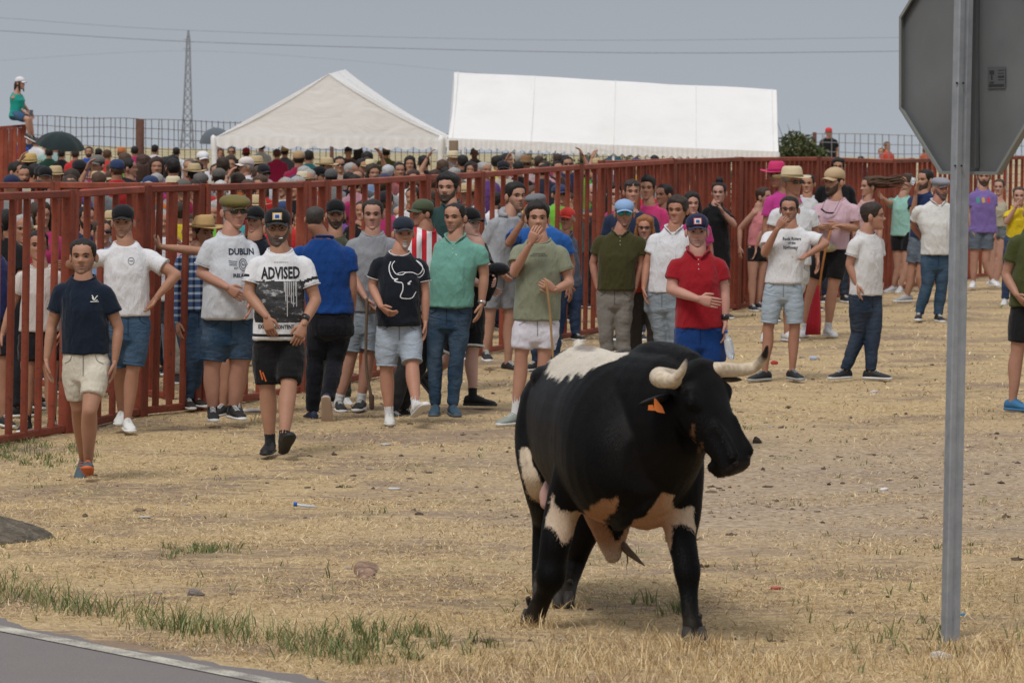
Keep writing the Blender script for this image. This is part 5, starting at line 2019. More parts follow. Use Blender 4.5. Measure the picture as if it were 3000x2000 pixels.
    patch = patch * (1 - gs_[:, None]) + A(.17, .135, .12) * gs_[:, None]
    thigh = (Y_ > 18.4) & (Z_ < 1.0)
    d2 = np.clip((cy_ - 690) / 130, 0, 1)[:, None]
    patch[thigh] = (A(.60, .49, .36) * (1 - d2) + A(.38, .24, .125) * d2)[thigh]
    face = (Y_ < 17.1) & (Z_ > .75)
    patch[face] = A(.11, .055, .024)
    smear = in_poly(np.stack([cx_ + jag(70, 11, 14), cy_ + jag(60, 12, 10)], 1), [(895, 455), (930, 470), (945, 545), (975, 570), (965, 630), (930, 600), (900, 540)]) & (Y_ < 17.1)
    smear &= snoise(V, 95, 41, 2) > .15
    w3[face] = False
    mask = (w1 | w2 | w3 | smear).astype(float)
    E = np.concatenate([F[:, [0, 1]], F[:, [1, 2]], F[:, [2, 3]], F[:, [3, 0]]])
    deg = np.bincount(E.ravel(), minlength=k_).astype(float)
    for _ in range(4):
        acc = np.bincount(E[:, 0], mask[E[:, 1]], k_) + np.bincount(E[:, 1], mask[E[:, 0]], k_)
        mask = mask * .4 + .6 * acc / deg
    hd_ = (V - O) @ dwn
    mz = (hd_ > .49) & (Y_ < 17.0) & (V[:, 0] > .9)
    black[mz] = A(.016, .0115, .011)
    dust = (Z_ < .22)
    black[dust] = black[dust] + A(.045, .034, .022) * (np.clip(.4 + jag(30, 15, .6), 0, 1) * smooth(.22, .02, Z_))[dust, None]
    black = black + A(.006, .0042, .003) * np.clip(snoise(V, 6, 77, 3) - .1, 0, 1)[:, None]
    col = black
    me = make_mesh('body', V - org, F)
    ca = me.color_attributes.new('coat', 'FLOAT_COLOR', 'POINT')
    ca.data.foreach_set('color', np.hstack([col, np.ones((len(V), 1))]).ravel())
    cp_ = me.color_attributes.new('patch', 'FLOAT_COLOR', 'POINT')
    cp_.data.foreach_set('color', np.hstack([patch, np.ones((k_, 1))]).ravel())
    cm_ = me.color_attributes.new('patch_mask', 'FLOAT_COLOR', 'POINT')
    cm_.data.foreach_set('color', np.stack([mask, mask, mask, np.ones(k_)], 1).ravel())
    def m_hide(m, t, b):
        a = t.nodes.new('ShaderNodeVertexColor')
        a.layer_name = 'coat'
        n1 = noise(t, 110, 4, coords(t, (1, 1, .4)), dist=1.0, rough=.65)
        n2 = noise(t, 8, 3, coords(t))
        pa = t.nodes.new('ShaderNodeVertexColor'); pa.layer_name = 'patch'
        ma = t.nodes.new('ShaderNodeVertexColor'); ma.layer_name = 'patch_mask'
        nh = noise(t, 150, 4, coords(t, (1, 1, .16)), dist=.3, rough=.75)
        s1 = t.nodes.new('ShaderNodeMath'); s1.operation = 'MULTIPLY_ADD'; s1.inputs[1].default_value = 1.3
        t.links.new(nh.outputs[0], s1.inputs[0]); t.links.new(ma.outputs[0], s1.inputs[2])
        mk = t.nodes.new('ShaderNodeMapRange'); mk.inputs[1].default_value = 1.0; mk.inputs[2].default_value = 1.35
        t.links.new(s1.outputs[0], mk.inputs[0])
        c = mixc(t, mk.outputs[0], a.outputs[0], pa.outputs[0])
        g = t.nodes.new('ShaderNodeMapRange'); g.inputs[3].default_value = .70; g.inputs[4].default_value = 1.25
        t.links.new(n1.outputs[0], g.inputs[0])
        v = t.nodes.new('ShaderNodeVectorMath'); v.operation = 'SCALE'
        t.links.new(c, v.inputs[0]); t.links.new(g.outputs[0], v.inputs['Scale'])
        t.links.new(v.outputs[0], b.inputs['Base Color'])
        r = t.nodes.new('ShaderNodeMapRange'); r.inputs[3].default_value = .42; r.inputs[4].default_value = .6
        t.links.new(n2.outputs[0], r.inputs[0])
        t.links.new(r.outputs[0], b.inputs['Roughness'])
        b.inputs['Specular IOR Level'].default_value = .09
        bump(t, b, n1.outputs[0], .0025, .5)
    me.materials.append(mat('hide', m_hide))
    bo = link('body', me, root)
    TMP[bo.name] = {'org': org}
    # short hair lying down and back over the hide
    rh = np.random.default_rng(4)
    C_ = V[F].mean(1); NC = Nn[F[:, 0]]; NC /= np.linalg.norm(NC, axis=1)[:, None] + 1e-9
    reps = 2
    C_ = np.repeat(C_, reps, 0) + rh.normal(0, .004, (len(F) * reps, 3)); NC = np.repeat(NC, reps, 0)
    vi = np.repeat(F[:, 0], reps)
    okh = (C_[:, 2] > .12)
    C_, NC, vi = C_[okh], NC[okh], vi[okh]
    C_ = C_ - NC * (np.einsum('ij,ij->i', C_ - V[vi], NC))[:, None]
    dirh = np.tile(A(-.12, .45, -.85), (len(C_), 1))
    dirh = dirh + rh.normal(0, .22, dirh.shape)
    dirh -= NC * np.einsum('ij,ij->i', dirh, NC)[:, None]
    dirh /= np.linalg.norm(dirh, axis=1)[:, None] + 1e-9
    sideh = np.cross(NC, dirh)
    lenh = rh.uniform(.010, .022, len(C_))[:, None]
    lenh = lenh * np.where((C_[:, 1] < 17.05) & (C_[:, 2] > .8), .5, 1)[:, None]
    wh = rh.uniform(.0009, .0018, len(C_))[:, None]
    VH = np.stack([C_ - sideh * wh - NC * .001, C_ + sideh * wh - NC * .001, C_ + dirh * lenh + NC * lenh * .16], 1).reshape(-1, 3)
    FH = np.arange(len(VH), dtype=np.int32).reshape(-1, 3)
    isp = (mask[vi] + rh.normal(0, .12, len(vi))) > .5
    colh = np.where(isp[:, None], patch[vi], black[vi]) * rh.uniform(.7, 1.25, len(vi))[:, None]
    mh = make_mesh('coat_hair', VH - org, FH, smooth_=False)
    ch_ = mh.color_attributes.new('coat', 'FLOAT_COLOR', 'POINT')
    ch_.data.foreach_set('color', np.hstack([np.repeat(colh, 3, 0), np.ones((len(VH), 1))]).ravel())
    def m_hairs(m, t, b):
        a = t.nodes.new('ShaderNodeVertexColor')
        a.layer_name = 'coat'
        t.links.new(a.outputs[0], b.inputs['Base Color'])
        b.inputs['Roughness'].default_value = .5
        b.inputs['Specular IOR Level'].default_value = .12
    mh.materials.append(mat('coat_hair', m_hairs))
    link('coat_hair', mh, root)['kind'] = 'stuff'
    # horns
    def m_horn(m, t, b):
        v = coords(t)
        a = t.nodes.new('ShaderNodeVertexColor'); a.layer_name = 'tip'
        n = noise(t, 40, 4, v)
        c = ramp_(t, n.outputs[0], [(.3, (.40, .31, .20)), (.6, (.58, .48, .36)), (.8, (.66, .55, .47))])
        c = mixc(t, a.outputs[0], c, (.018, .014, .012))
        t.links.new(c, b.inputs['Base Color'])
        b.inputs['Roughness'].default_value = .4
        bump(t, b, n.outputs[0], .003, .5)
    HM = mat('horn', m_horn)
    def horn(pts, rads, a0, a1):
        V, F = tube(pts, rads, n=18, k=6)
        s0, s1 = np.asarray(pts[0]), np.asarray(pts[-1])
        n = 18
        m_ = (len(V) - 2) // n
        q = np.repeat(np.arange(m_) / (m_ - 1), n)
        q = np.append(q, [0, 1])
        tip = smooth(a0, a1, q + .06 * snoise(V, 60, 3, 2))
        me = make_mesh('horn', V - org, F, [HM])
        ca = me.color_attributes.new('tip', 'FLOAT_COLOR', 'POINT')
        ca.data.foreach_set('color', np.stack([tip, tip, tip, np.ones(len(V))], 1).ravel())
        link('horn', me, root)
    horn([BP(880, 262, 16.95), BP(815, 250, 16.88), BP(755, 240, 16.74), BP(772, 252, 16.62), BP(820, 256, 16.54), BP(856, 222, 16.50), BP(875, 185, 16.49), BP(885, 158, 16.49)], [.045, .0455, .046, .040, .0285, .0205, .014, .007], .62, .98)
    horn([BP(1030, 205, 17.02), BP(1075, 205, 17.07), BP(1140, 207, 17.13), BP(1205, 196, 17.16), BP(1250, 165, 17.14), BP(1272, 125, 17.10), BP(1280, 92, 17.06)], [.036, .035, .031, .028, .023, .015, .007], .62, .74)
    # ears
    hide = me.materials[0]
    blk = plain('black_hide', (.006, .0055, .006), .6)
    def ear(p, q, nn, w_):
        d = q - p
        pts = [p + d * t_ for t_ in (0, .25, .55, .85, 1)]
        V, F = tube(pts, np.array([.022, w_ * .8, w_, w_ * .6, .008]), n=12, k=3, ell=.35, side=nn)
        obj('ear', (V, F), blk, root, org=org)
    ear(BP(815, 335, 16.98), BP(660, 370, 16.80), A(.3, -1, .35), .050)
    ear(BP(1065, 250, 17.10), BP(1150, 256, 17.22), A(.2, -1, .2), .035)
    ORG = plain('orange_plastic', (.62, .17, .035), .5, var=.06)
    def plate(pix, Y, name='ear_tag'):
        c = np.array([BP(x, y, Y) for x, y in pix])
        n_ = A(0, .004, 0)
        k = len(c)
        V = np.vstack([c, c + n_])
        F = [tuple(range(k)), tuple(range(2 * k - 1, k - 1, -1))] + [(i, (i + 1) % k, k + (i + 1) % k, k + i) for i in range(k)]
        obj(name, (V, F), ORG, root, False, org=org)
    plate([(728, 343), (735, 345), (768, 385), (781, 418), (745, 412), (728, 400)], 16.76)
    plate([(700, 378), (722, 376), (730, 404), (698, 402)], 16.80)
    # eyes and nostrils
    wet = plain('wet_eye', (.006, .005, .005), .3, spec=.4)
    for sx in (-1, 1):
        obj('eye', ball(H(.165, sx * .126, -.030), .0185, 12, 8), wet, root, org=org)
        V, F = tube([H(.503, sx * .044 - .004, -.006), H(.516, sx * .052 - (.012 if sx > 0 else 0), -.018), H(.503, sx * .060 - (.012 if sx > 0 else 0), -.034)], [.008, .015, .008], n=10)
        obj('nostril', (V, F), plain('nostril_dark', (.002, .0015, .0015), .5), root, org=org)
    obj('mouth_line', tube([H(.48, -.082, -.085), H(.52, -.062, -.085), H(.548, 0, -.075), H(.52, .062, -.085), H(.48, .082, -.085)], [.004, .0045, .005, .0045, .004], n=6), plain('nostril_dark', (.002, .0015, .0015), .5), root, org=org)
    # scrotum, hanging hair
    obj('scrotum', tube([BP(212, 765, 18.35), BP(203, 815, 18.30), BP(200, 858, 18.28)], [.025, .036, .030], n=14), plain('pink_skin', (.42, .24, .20), .6), root, org=org)
    obj('sheath_hair', tube([BP(575, 1060, 17.95), BP(600, 1090, 17.93), BP(640, 1125, 17.9), BP(680, 1160, 17.88)], [.020, .019, .013, .003], n=8), hairm((.13, .085, .05)), root, org=org)
    mb = MB()
    for a, b in (((585, 1080), (600, 1150)), ((560, 1080), (548, 1145)), ((590, 1085), (592, 1180))):
        mb.add(*tube([BP(*a, 17.95), BP((a[0] + b[0]) / 2 + 6, (a[1] + b[1]) / 2, 17.94), BP(*b, 17.93)], [.002, .002, .001], n=4, k=2))
    obj('hair_strands', mb, hairm((.13, .085, .05)), root, org=org)
    # tail hanging behind
    obj('tail', tube([A(.345, 19.14, 1.25), A(.35, 19.24, 1.05), A(.352, 19.24, .75), A(.36, 19.22, .48), A(.36, 19.22, .35)], [.035, .026, .020, .035, .012], n=10), blk, root, org=org)
    # hooves, cloven: two claws and two dew claws
    hm = plain('hoof', (.034, .029, .025), .7, var=.5, scale=40)
    for c, d, k in ((BP(134, 1430, 17.76), A(-.25, -1, 0), 1), (BP(924, 1508, 17.12), A(.1, -1, 0), 1.1), (BP(285, 1345, 18.48), A(-.1, -1, 0), .95), (BP(184, 1285, 18.84), A(.0, -1, 0), .95)):
        d = nrm(d)
        l = np.cross(A(0, 0, 1), d)
        c = A(c[0], c[1], 0)
        for sx in (-1, 1):
            rows = []
            for z, a_, b_, fo in ((0, .033, .056, .014), (.025, .032, .050, .008), (.055, .028, .038, -.002), (.075, .020, .024, -.010)):
                cc = c + l * sx * .025 * k + d * fo + A(0, 0, z)
                tt = np.arange(12) / 12 * 2 * math.pi
                rows.append(cc + np.outer(np.cos(tt) * a_ * k, l) + np.outer(np.sin(tt) * b_ * k, d))
            obj('hoof', rings_solid(np.array(rows)), hm, root, org=org)
        mb = MB()
        for sx in (-1, 1):
            mb.add(*tube([c + A(0, 0, .12) + l * sx * .03 - d * .035, c + A(0, 0, .09) + l * sx * .034 - d * .055], [.014, .008], n=6, k=1))
        obj('dew_claws', mb, hm, root, org=org)
build_bull()
# ------------------------------------------------------------------ the men in front of the fence
C1, C2, C3, C4, C5, C6 = (0, 520, .5932), (550, 520, .5613), (1050, 480, .5228), (1650, 460, .4464), (2300, 460, .5102), (0, 200, .3189)
TAN, PALE, BROWN = (.43, .235, .155), (.50, .30, .23), (.36, .185, .12)
BLK, DKB, GREYH = (.012, .010, .009), (.035, .022, .014), (.30, .29, .28)
WHITE_T = (.72, .72, .74)

J = person('man in navy t-shirt and cream shorts walking forward, nearest the left edge', C1, (408, 303, 480), gy=1508, sh=(272, 512, 552, 516),
           el=((252, 735), (585, 745)), wr=((232, 900), (570, 905)), hand_=((240, 985), (562, 1000)), hip=(425, 912), kn=((388, 1135, -.05), (442, 1150, .16)), an=((412, 1385, -.40), (436, 1405, .0)),
           turn=-4, ht=-4, hem=868, shem=(1100, 1072), foot=(-6, 4), pitch=(-30, 14), top='tee', topc=(.010, .017, .032), bot='shorts', botc=(.62, .57, .47), hair='norm', hairc=BLK, beard='stubble', skin=TAN,
           shoec=(.055, .085, .10), solec=(.55, .13, .045), legease=.012, ease=-.003)
W_INK = ink((.62, .60, .55), 'pale_ink')
print_lines(J, [[(468, 578), (476, 590), (480, 602), (486, 590), (494, 580)], [(480, 602), (474, 596), (470, 588)], [(486, 606), (494, 600)]], W_INK, .006, 'chest_logo')
print_lines(J, [[(462, 609), (500, 609)]], W_INK, .005, 'chest_logo_bar')

J = person('man in white t-shirt, jean shorts and black cap, hand on hip, gripping the fence', C1, (605, 140, 300), gy=1272, sh=(482, 345, 756, 345),
           el=((345, 430, -.12), (872, 482, .05)), wr=((318, 250, -.30), (775, 590, .10)), hand_=((330, 185, -.36), (738, 640, .05)), hip=(630, 720), kn=((585, 960), (655, 960)), an=((600, 1160, -.3), (628, 1195)),
           turn=8, ht=0, hem=682, shem=(925, 925), foot=(0, 14), curl=(1.2, .8), top='tee', topc=WHITE_T, bot='jshorts', botc=(.045, .095, .17), hair='buzz', hairc=BLK, beard='stubble', hat=('cap', (.012, .012, .014)), skin=TAN,
           shoec=(.62, .62, .60), solec=(.7, .7, .68), leg=-.08)
print_lines(J, [[(645 + 15 * math.cos(a), 410 + 17 * math.sin(a)) for a in np.linspace(0, 6.3, 16)]], ink((.10, .10, .12), 'dark_ink'), .004, 'chest_logo')
print_text(J, 'NBA', (645, 410), .012, ink((.10, .10, .12), 'dark_ink'))

J = person('man in pale t-shirt, black shorts and black shoes behind the fence at left', C1, (188, 262, 412), gy=1252, sh=(88, 455, 312, 455), el=((62, 620), (322, 630)), wr=((16, 775), (300, 760)),
           hip=(195, 790), turn=6, ht=12, hem=760, shem=(905, 905), top='tee', topc=(.58, .53, .50), bot='shorts', botc=(.015, .015, .017), hair='norm', hairc=BLK, skin=TAN, sockc=(.02, .02, .02))
J = person('grey-haired man in red t-shirt and jeans behind the fence, far left', C1, (115, 168, 330), gy=1140, sh=(25, 375, 205, 375), turn=10, ht=14, hem=660, top='tee', topc=(.36, .03, .035), bot='jeans', botc=(.05, .09, .15),
           hair='rec', hairc=GREYH, skin=BROWN, fat=.01, group=None)
J = person('person in navy and dark red football shirt cut by the left edge', C1, (-35, 205, 365), gy=1230, sh=(-130, 420, 42, 400), hem=700, turn=14, top='tee', topc=(.02, .03, .11), bot='shorts', botc=(.02, .02, .03), hairc=BLK, skin=TAN)
# plaid shirt, straw hat
def m_plaid(m, t, b):
    v = coords(t)
    sp = t.nodes.new('ShaderNodeSeparateXYZ'); t.links.new(v, sp.inputs[0])
    def band(o, f, ph=0):
        a = t.nodes.new('ShaderNodeMath'); a.operation = 'MULTIPLY_ADD'; a.inputs[1].default_value = f; a.inputs[2].default_value = ph
        t.links.new(sp.outputs[o], a.inputs[0])
        s = t.nodes.new('ShaderNodeMath'); s.operation = 'SINE'; t.links.new(a.outputs[0], s.inputs[0])
        return s.outputs[0]
    bx = ramp_(t, band(0, 100), [(.45, (0, 0, 0)), (.6, (1, 1, 1))])
    bz = ramp_(t, band(2, 100), [(.45, (0, 0, 0)), (.6, (1, 1, 1))])
    wx = ramp_(t, band(0, 200, .6), [(.93, (0, 0, 0)), (.97, (1, 1, 1))])
    c = mixc(t, bx, (.05, .10, .22), (.015, .022, .05))
    c = mixc(t, bz, c, (.35, .42, .52)); c.node.inputs[0].default_value = 0
    t.links.new(bz, c.node.inputs[0])
    mm = mixc(t, .5, c, (.02, .03, .07))
    c2 = mixc(t, bx, c, mm)
    t.links.new(c2, b.inputs['Base Color']); b.inputs['Roughness'].default_value = .9
J = person('man in blue plaid shirt, jeans and straw hat behind the bars', C1, (1015, 178, 350), gy=1150, sh=(880, 370, 1060, 370), turn=30, ht=40, hem=655, hip=(955, 690), kn=((940, 880, .1), (975, 890, .1)), an=((930, 1090), (945, 1085)),
           top='long', topm=mat('plaid', m_plaid), bot='jeans', botc=(.035, .07, .13), hair='norm', hairc=BLK, hat=('straw', (.55, .36, .16)), skin=TAN, shoec=(.03, .022, .018))

J = person('man in black cap behind the flat-capped man, reaching out to a fence bar', C2, (345, 155, 292), gy=1238, sh=(262, 335, 440, 335), el=((60, 385, .05), None), wr=((-140, 362, .1), None), hand_=((-178, 330, .0), None), hip=(345, 690), turn=-8, ht=-20, hem=700, shem=(.85, .85),
           an=((185, 1190), (262, 1185)), kn=((205, 970), (290, 965)), top='tee', topc=(.010, .012, .020), bot='shorts', botc=(.016, .018, .022), hair='buzz', hat=('cap', (.010, .011, .013)), skin=TAN, sockc=None)
J = person('heavy man in grey DUBLIN t-shirt, olive flat cap and black sunglasses', C2, (252, 86, 268), gy=1302, sh=(92, 305, 352, 318), el=((72, 500, .05), (345, 520, .1)), wr=((205, 572, .28), (330, 640, .2)), hand_=((285, 628, .30), None), hip=(212, 770), kn=((128, 1000), (262, 1000)), an=((130, 1205), (236, 1200)),
           turn=14, ht=26, hem=735, shem=(952, 945), top='tee', topc=(.56, .58, .61), bot='jshorts', botc=(.02, .05, .095), fade=.5, fat=.030, belly=.05, leg=.10, hair='rec', hairc=GREYH, hat=('flat', (.165, .135, .045)), glasses='dark', skin=(.46, .25, .18),
           sockc=(.015, .015, .017), sockh=.06, foot=(8, 24), sleeve=.72, flare=.16, arm=.1, palm=((0, 1, .2), None), ease=.006)
NV = ink((.020, .026, .050), 'navy_ink')
print_text(J, 'DUBLIN', (268, 386), .052, NV, .035, .88)
print_text(J, 'IRELAND', (262, 508), .030, NV, .03, .9)
print_text(J, 'EST', (234, 470), .018, NV, .01)
print_lines(J, [[(194, 432), (240, 436)], [(196, 442), (238, 446)], [(196, 452), (238, 455)]] + [[(273 + 22 * math.cos(a), 452 + 30 * math.sin(a)) for a in np.linspace(0, 6.3, 18)], [(273 + 14 * math.cos(a), 452 + 19 * math.sin(a)) for a in np.linspace(0, 6.3, 14)]], NV, .005, 'shirt_emblem')
print_text(J, 'N', (273, 452), .022, NV)

# ADVISED
BKINK = ink((.016, .016, .018), 'black_ink')
def m_distress(m, t, b):
    n = noise(t, 26, 6, coords(t, (1, 1, 1.8)), rough=.75)
    n2 = noise(t, 9, 5, coords(t, (1, 1, 2.5)), rough=.6)
    a = t.nodes.new('ShaderNodeMath'); a.operation = 'ADD'
    t.links.new(n.outputs[0], a.inputs[0]); t.links.new(n2.outputs[0], a.inputs[1])
    mr_ = t.nodes.new('ShaderNodeMapRange'); mr_.inputs[1].default_value = 1.10; mr_.inputs[2].default_value = 1.22
    t.links.new(a.outputs[0], mr_.inputs[0])
    c = ramp_(t, n2.outputs[0], [(.35, (.022, .022, .024)), (.65, (.065, .065, .068))])
    c = mixc(t, mr_.outputs[0], c, (.45, .45, .46))
    t.links.new(c, b.inputs['Base Color']); b.inputs['Roughness'].default_value = .85
    bump(t, b, n2.outputs[0], .02, .5)
DIS = mat('distressed_print', m_distress)
def adv_low(C, J):
    z1, z0 = J['W']((0, 536))[2], J['W']((0, 752))[2]
    r = snoise(C, 60, 5, 2) * .006
    xl, xr = J['W']((352, 0))[0], J['W']((612, 0))[0]
    return (C[:, 2] < z1 + r) & (C[:, 2] > z0 + r) & (C[:, 1] < J['hip'][0][1] + .03) & (C[:, 0] > xl + r) & (C[:, 0] < xr + r)
def adv_sleeve(C, J):
    out = np.zeros(len(C), bool)
    for i in (0, 1):
        s, e = J['sh'][i], J['el'][i]
        d = e - s
        t_ = ((C - s) @ d) / (d @ d)
        dist = np.linalg.norm(C - s - t_[:, None] * d, axis=1)
        outer = (C[:, 0] - J['hip'][0][0]) < -.12 if i == 0 else (C[:, 0] - J['hip'][1][0]) > .10
        out |= (t_ > .40) & (t_ < .49) & (dist < .12) & outer
    return out
def adv_hem(C, J):
    z1, z0 = J['W']((0, 812))[2], J['W']((0, 826))[2]
    return (C[:, 2] < z1) & (C[:, 2] > z0)
J = person('bearded man smoking in an ADVISED print t-shirt and black cap, one foot raised', C2, (468, 166, 360), gy=1452, sh=(322, 402, 640, 402), el=((318, 610, .05), (668, 640, .02)), wr=((412, 725, .22), (605, 765, .22)), hand_=((442, 850, .24), (568, 868, .26)), hip=(475, 885),
           kn=((416, 1095), (528, 1080, .14)), an=((430, 1375), (502, 1362, .32)), turn=3, ht=2, hem=845, shem=(1078, 1060), foot=(-6, 16), pitch=(0, 30), top='tee', topc=WHITE_T, paint=[(adv_low, DIS), (adv_sleeve, BKINK), (adv_hem, BKINK)], bot='shorts', botc=(.010, .010, .011),
           hair='buzz', hairc=BLK, beard='full', beardc=(.05, .045, .042), hat=('cap', (.010, .011, .016), None, ((.50, .30, .06), (.55, .55, .55), (.03, .08, .28))), glasses='clear', skin=(.42, .23, .15), belly=.02, fat=.008,
           shoec=(.008, .008, .008), solec=(.02, .02, .02), sleeve=.60, arm=.06, leg=.05, curl=(.9, .7), palm=((.3, 1, 0), (-.3, 1, 0)), sockc=(.02, .02, .02), sockh=.05)
print_text(J, 'ADVISED', (486, 498), .088, BKINK, .035, .60, rot=1)
print_text(J, 'NEVER HESITATE IN', (487, 440), .009, BKINK, .0)
PALEI = ink((.50, .50, .50), 'grey_ink')
print_text(J, 'EXPLICIT CONTENT', (462, 775), .030, BKINK, .03, .72)
print_lines(J, [[(x, 540), (x + 1, y)] for x, y in ((505, 590), (512, 640), (520, 720), (530, 610), (541, 650), (552, 670), (562, 615), (568, 670))] + [[(500, 575), (575, 580)]], PALEI, .006, 'paint_drips', off=.0045) if False else print_lines(J, [[(x, 540), (x + 1, y)] for x, y in ((505, 590), (512, 640), (520, 720), (530, 610), (541, 650), (552, 670), (562, 615), (568, 670))], PALEI, .006, 'paint_drips')
hd_ = Head(J['chin'], J['htop'] - J['chin'], J['hf'], J['hs'])
tag(obj('cigarette', tube([hd_.w((.012, .098, .056)), hd_.w((.034, .150, .060))], [.004, .004], n=8, k=1, flat=True), plain('paper', (.75, .73, .70), .7)), 'white cigarette between the lips of the bearded man', 'cigarette')
obj('watch', tube([J['wr'][1] + A(0, 0, .02) + nrm(J['el'][1] - J['wr'][1]) * .012, J['wr'][1] + A(0, 0, .02) + nrm(J['el'][1] - J['wr'][1]) * .05], [.033, .034], n=12, k=1, flat=True), DARK, J['root'])
print_lines(J, [[(392, 1010), (410, 1058)], [(378, 1000), (392, 1050)]], ink((.55, .13, .03), 'orange_ink'), .010, 'shorts_logo', 'bottom')

J = person('man walking away in royal blue polo and black trousers', C2, (668, 148, 285), gy=1270, sh=(545, 350, 868, 352), el=((560, 560), (860, 560)), wr=((575, 700), (858, 700)), hip=(745, 740), kn=((662, 960), (770, 960, -.05)), an=((652, 1218, -.1), (728, 1160, .12)),
           turn=4, back=True, ht=172, hem=705, foot=(196, 176), pitch=(0, -62), top='polo', topc=(.009, .050, .21), bot='trousers', botc=(.010, .011, .016), hair='bald', hairc=(.045, .038, .034), skin=(.42, .22, .15), fat=.02, belly=.02, shoec=(.02, .03, .06), solec=(.42, .32, .25), ease=.004)
J = person('bearded man in black cap and camouflage t-shirt behind the blue polo', C2, (772, 120, 268), gy=1178, sh=(688, 318, 856, 318), turn=0, ht=4, hem=600, hip=(760, 660), top='tee', topc=(.07, .075, .045), bot='trousers', botc=(.035, .038, .028), hair='buzz', hat=('cap', (.010, .010, .011)), beard='full', hairc=BLK, skin=TAN, shoec=(.5, .5, .5),
           an=((745, 1150), (825, 1150)), kn=((725, 900), (790, 900)))
J = person('man in grey henley shirt and torn pale jean shorts leaning on a stick', C2, (965, 116, 276), gy=1215, sh=(840, 308, 1090, 308), el=((835, 470, .05), (1095, 480, 0)), wr=((925, 625, .22), (1035, 640, .15)), hand_=((968, 690, .24), (985, 690, .2)), hip=(935, 720), kn=((845, 950), (940, 950)), an=((790, 1165), (905, 1160)),
           turn=3, ht=-2, hem=700, shem=(905, 900), top='tee', topc=(.27, .28, .30), bot='jshorts', botc=(.28, .33, .38), fade=.3, hair='norm', hairc=(.018, .014, .012), skin=(.46, .26, .19), sockc=(.6, .6, .6), sockh=.05, foot=(10, -10), neckc=None)
st1 = [J['wr'][0] + A(.02, -.06, -.01), (J['W']((935, 960, )) + A(0, -.16, 0)), J['W']((962, 1150)) + A(0, -.12, 0)]
s_root = thing('walking_stick', 'rough grey wooden stick held by the man in the grey henley', 'stick', st1[2])
obj('shaft', tube(st1, [.012, .013, .014], n=8, k=4), plain('stick_wood', (.17, .12, .085), .8, var=.4), s_root)
obj('ferrule', tube([st1[2] + A(0, 0, .02), st1[2] - A(-.002, 0, .075)], [.024, .020], n=8, k=1), plain('stick_end', (.09, .055, .04), .8, var=.4), s_root)

J = person('white-bearded man in black t-shirt with a white bull outline, striding', C3, (256, 302, 476), gy=1462, sh=(82, 512, 378, 522), el=((78, 690, 0), (375, 720, 0)), wr=((128, 800, .22), (374, 885, .05)), hand_=((205, 868, .30), (378, 980, .06)), hip=(225, 925), kn=((158, 1155), (302, 1130, .12)), an=((172, 1400), (322, 1350, .30)),
           turn=5, ht=10, hem=905, shem=(1130, 1105), foot=(4, 26), pitch=(0, 24), top='tee', topc=(.010, .013, .020), collarc=(.6, .6, .6), bot='jshorts', botc=(.40, .46, .53), fade=.4, hair='rec', hairc=(.30, .29, .28), beard='goatee', beardc=(.33, .31, .29), hat=('cap', (.022, .028, .042)),
           skin=(.47, .25, .17), belly=.05, fat=.012, shoec=(.58, .57, .54), solec=(.62, .60, .56), sockc=(.65, .65, .65), sockh=.06, leg=.04, curl=(1.1, .5), sleeve=.60)
print_lines(J, [([(178, 545), (168, 575), (172, 610), (190, 640), (215, 640), (196, 650), (215, 658), (240, 665), (242, 700), (228, 740), (260, 750), (295, 745), (318, 712)], .007),
                ([(200, 542), (186, 560), (186, 580), (205, 612), (240, 618), (262, 606), (300, 606), (330, 618), (350, 604), (358, 580), (345, 555), (322, 540)], .0058),
                ([(322, 540), (355, 575), (366, 605), (345, 632), (328, 632)], .005), ([(214, 612), (240, 604), (300, 606)], .004)], ink((.72, .72, .72), 'white_ink'), .008, 'bull_outline_print')
print_lines(J, [[(270, 668), (280, 660), (290, 652)], [(272, 670), (284, 668)]], ink((.72, .72, .72), 'white_ink'), .010, 'bull_eye_print')

# red and white striped football shirt
def m_strip(m, t, b):
    sp = t.nodes.new('ShaderNodeSeparateXYZ'); t.links.new(coords(t), sp.inputs[0])
    a = t.nodes.new('ShaderNodeMath'); a.operation = 'MULTIPLY'; a.inputs[1].default_value = 75
    t.links.new(sp.outputs[0], a.inputs[0])
    s = t.nodes.new('ShaderNodeMath'); s.operation = 'SINE'; t.links.new(a.outputs[0], s.inputs[0])
    mr_ = t.nodes.new('ShaderNodeMapRange'); mr_.inputs[1].default_value = -.1; mr_.inputs[2].default_value = .1
    t.links.new(s.outputs[0], mr_.inputs[0])
    c = mixc(t, mr_.outputs[0], (.48, .02, .03), (.68, .68, .70))
    t.links.new(c, b.inputs['Base Color']); b.inputs['Roughness'].default_value = .8
J = person('man in red and white striped shirt and olive cap, face in profile', C3, (342, 203, 352), gy=1400, sh=(295, 385, 455, 385), hip=(330, 850), turn=50, ht=-62, hem=820, top='tee', topm=mat('stripes', m_strip), bot='trousers', botc=(.03, .03, .03), hair='norm', hairc=BLK, hat=('cap', (.075, .095, .055)), skin=BROWN,
           an=((190, 1385), (240, 1380)), kn=((260, 1150), (330, 1150)), shoec=(.02, .02, .02), solec=(.5, .5, .5))
J = person('tall bearded man in dark green polo standing up on the fence rail', C3, (495, 52, 215), Y=34.6, lift=.30, sh=(398, 240, 640, 250), turn=-6, ht=-16, hem=560, top='polo', topc=(.025, .060, .058), bot='trousers', botc=(.03, .03, .03), hair='big', hairc=BLK, beard='full', skin=(.50, .29, .21), fat=.01)
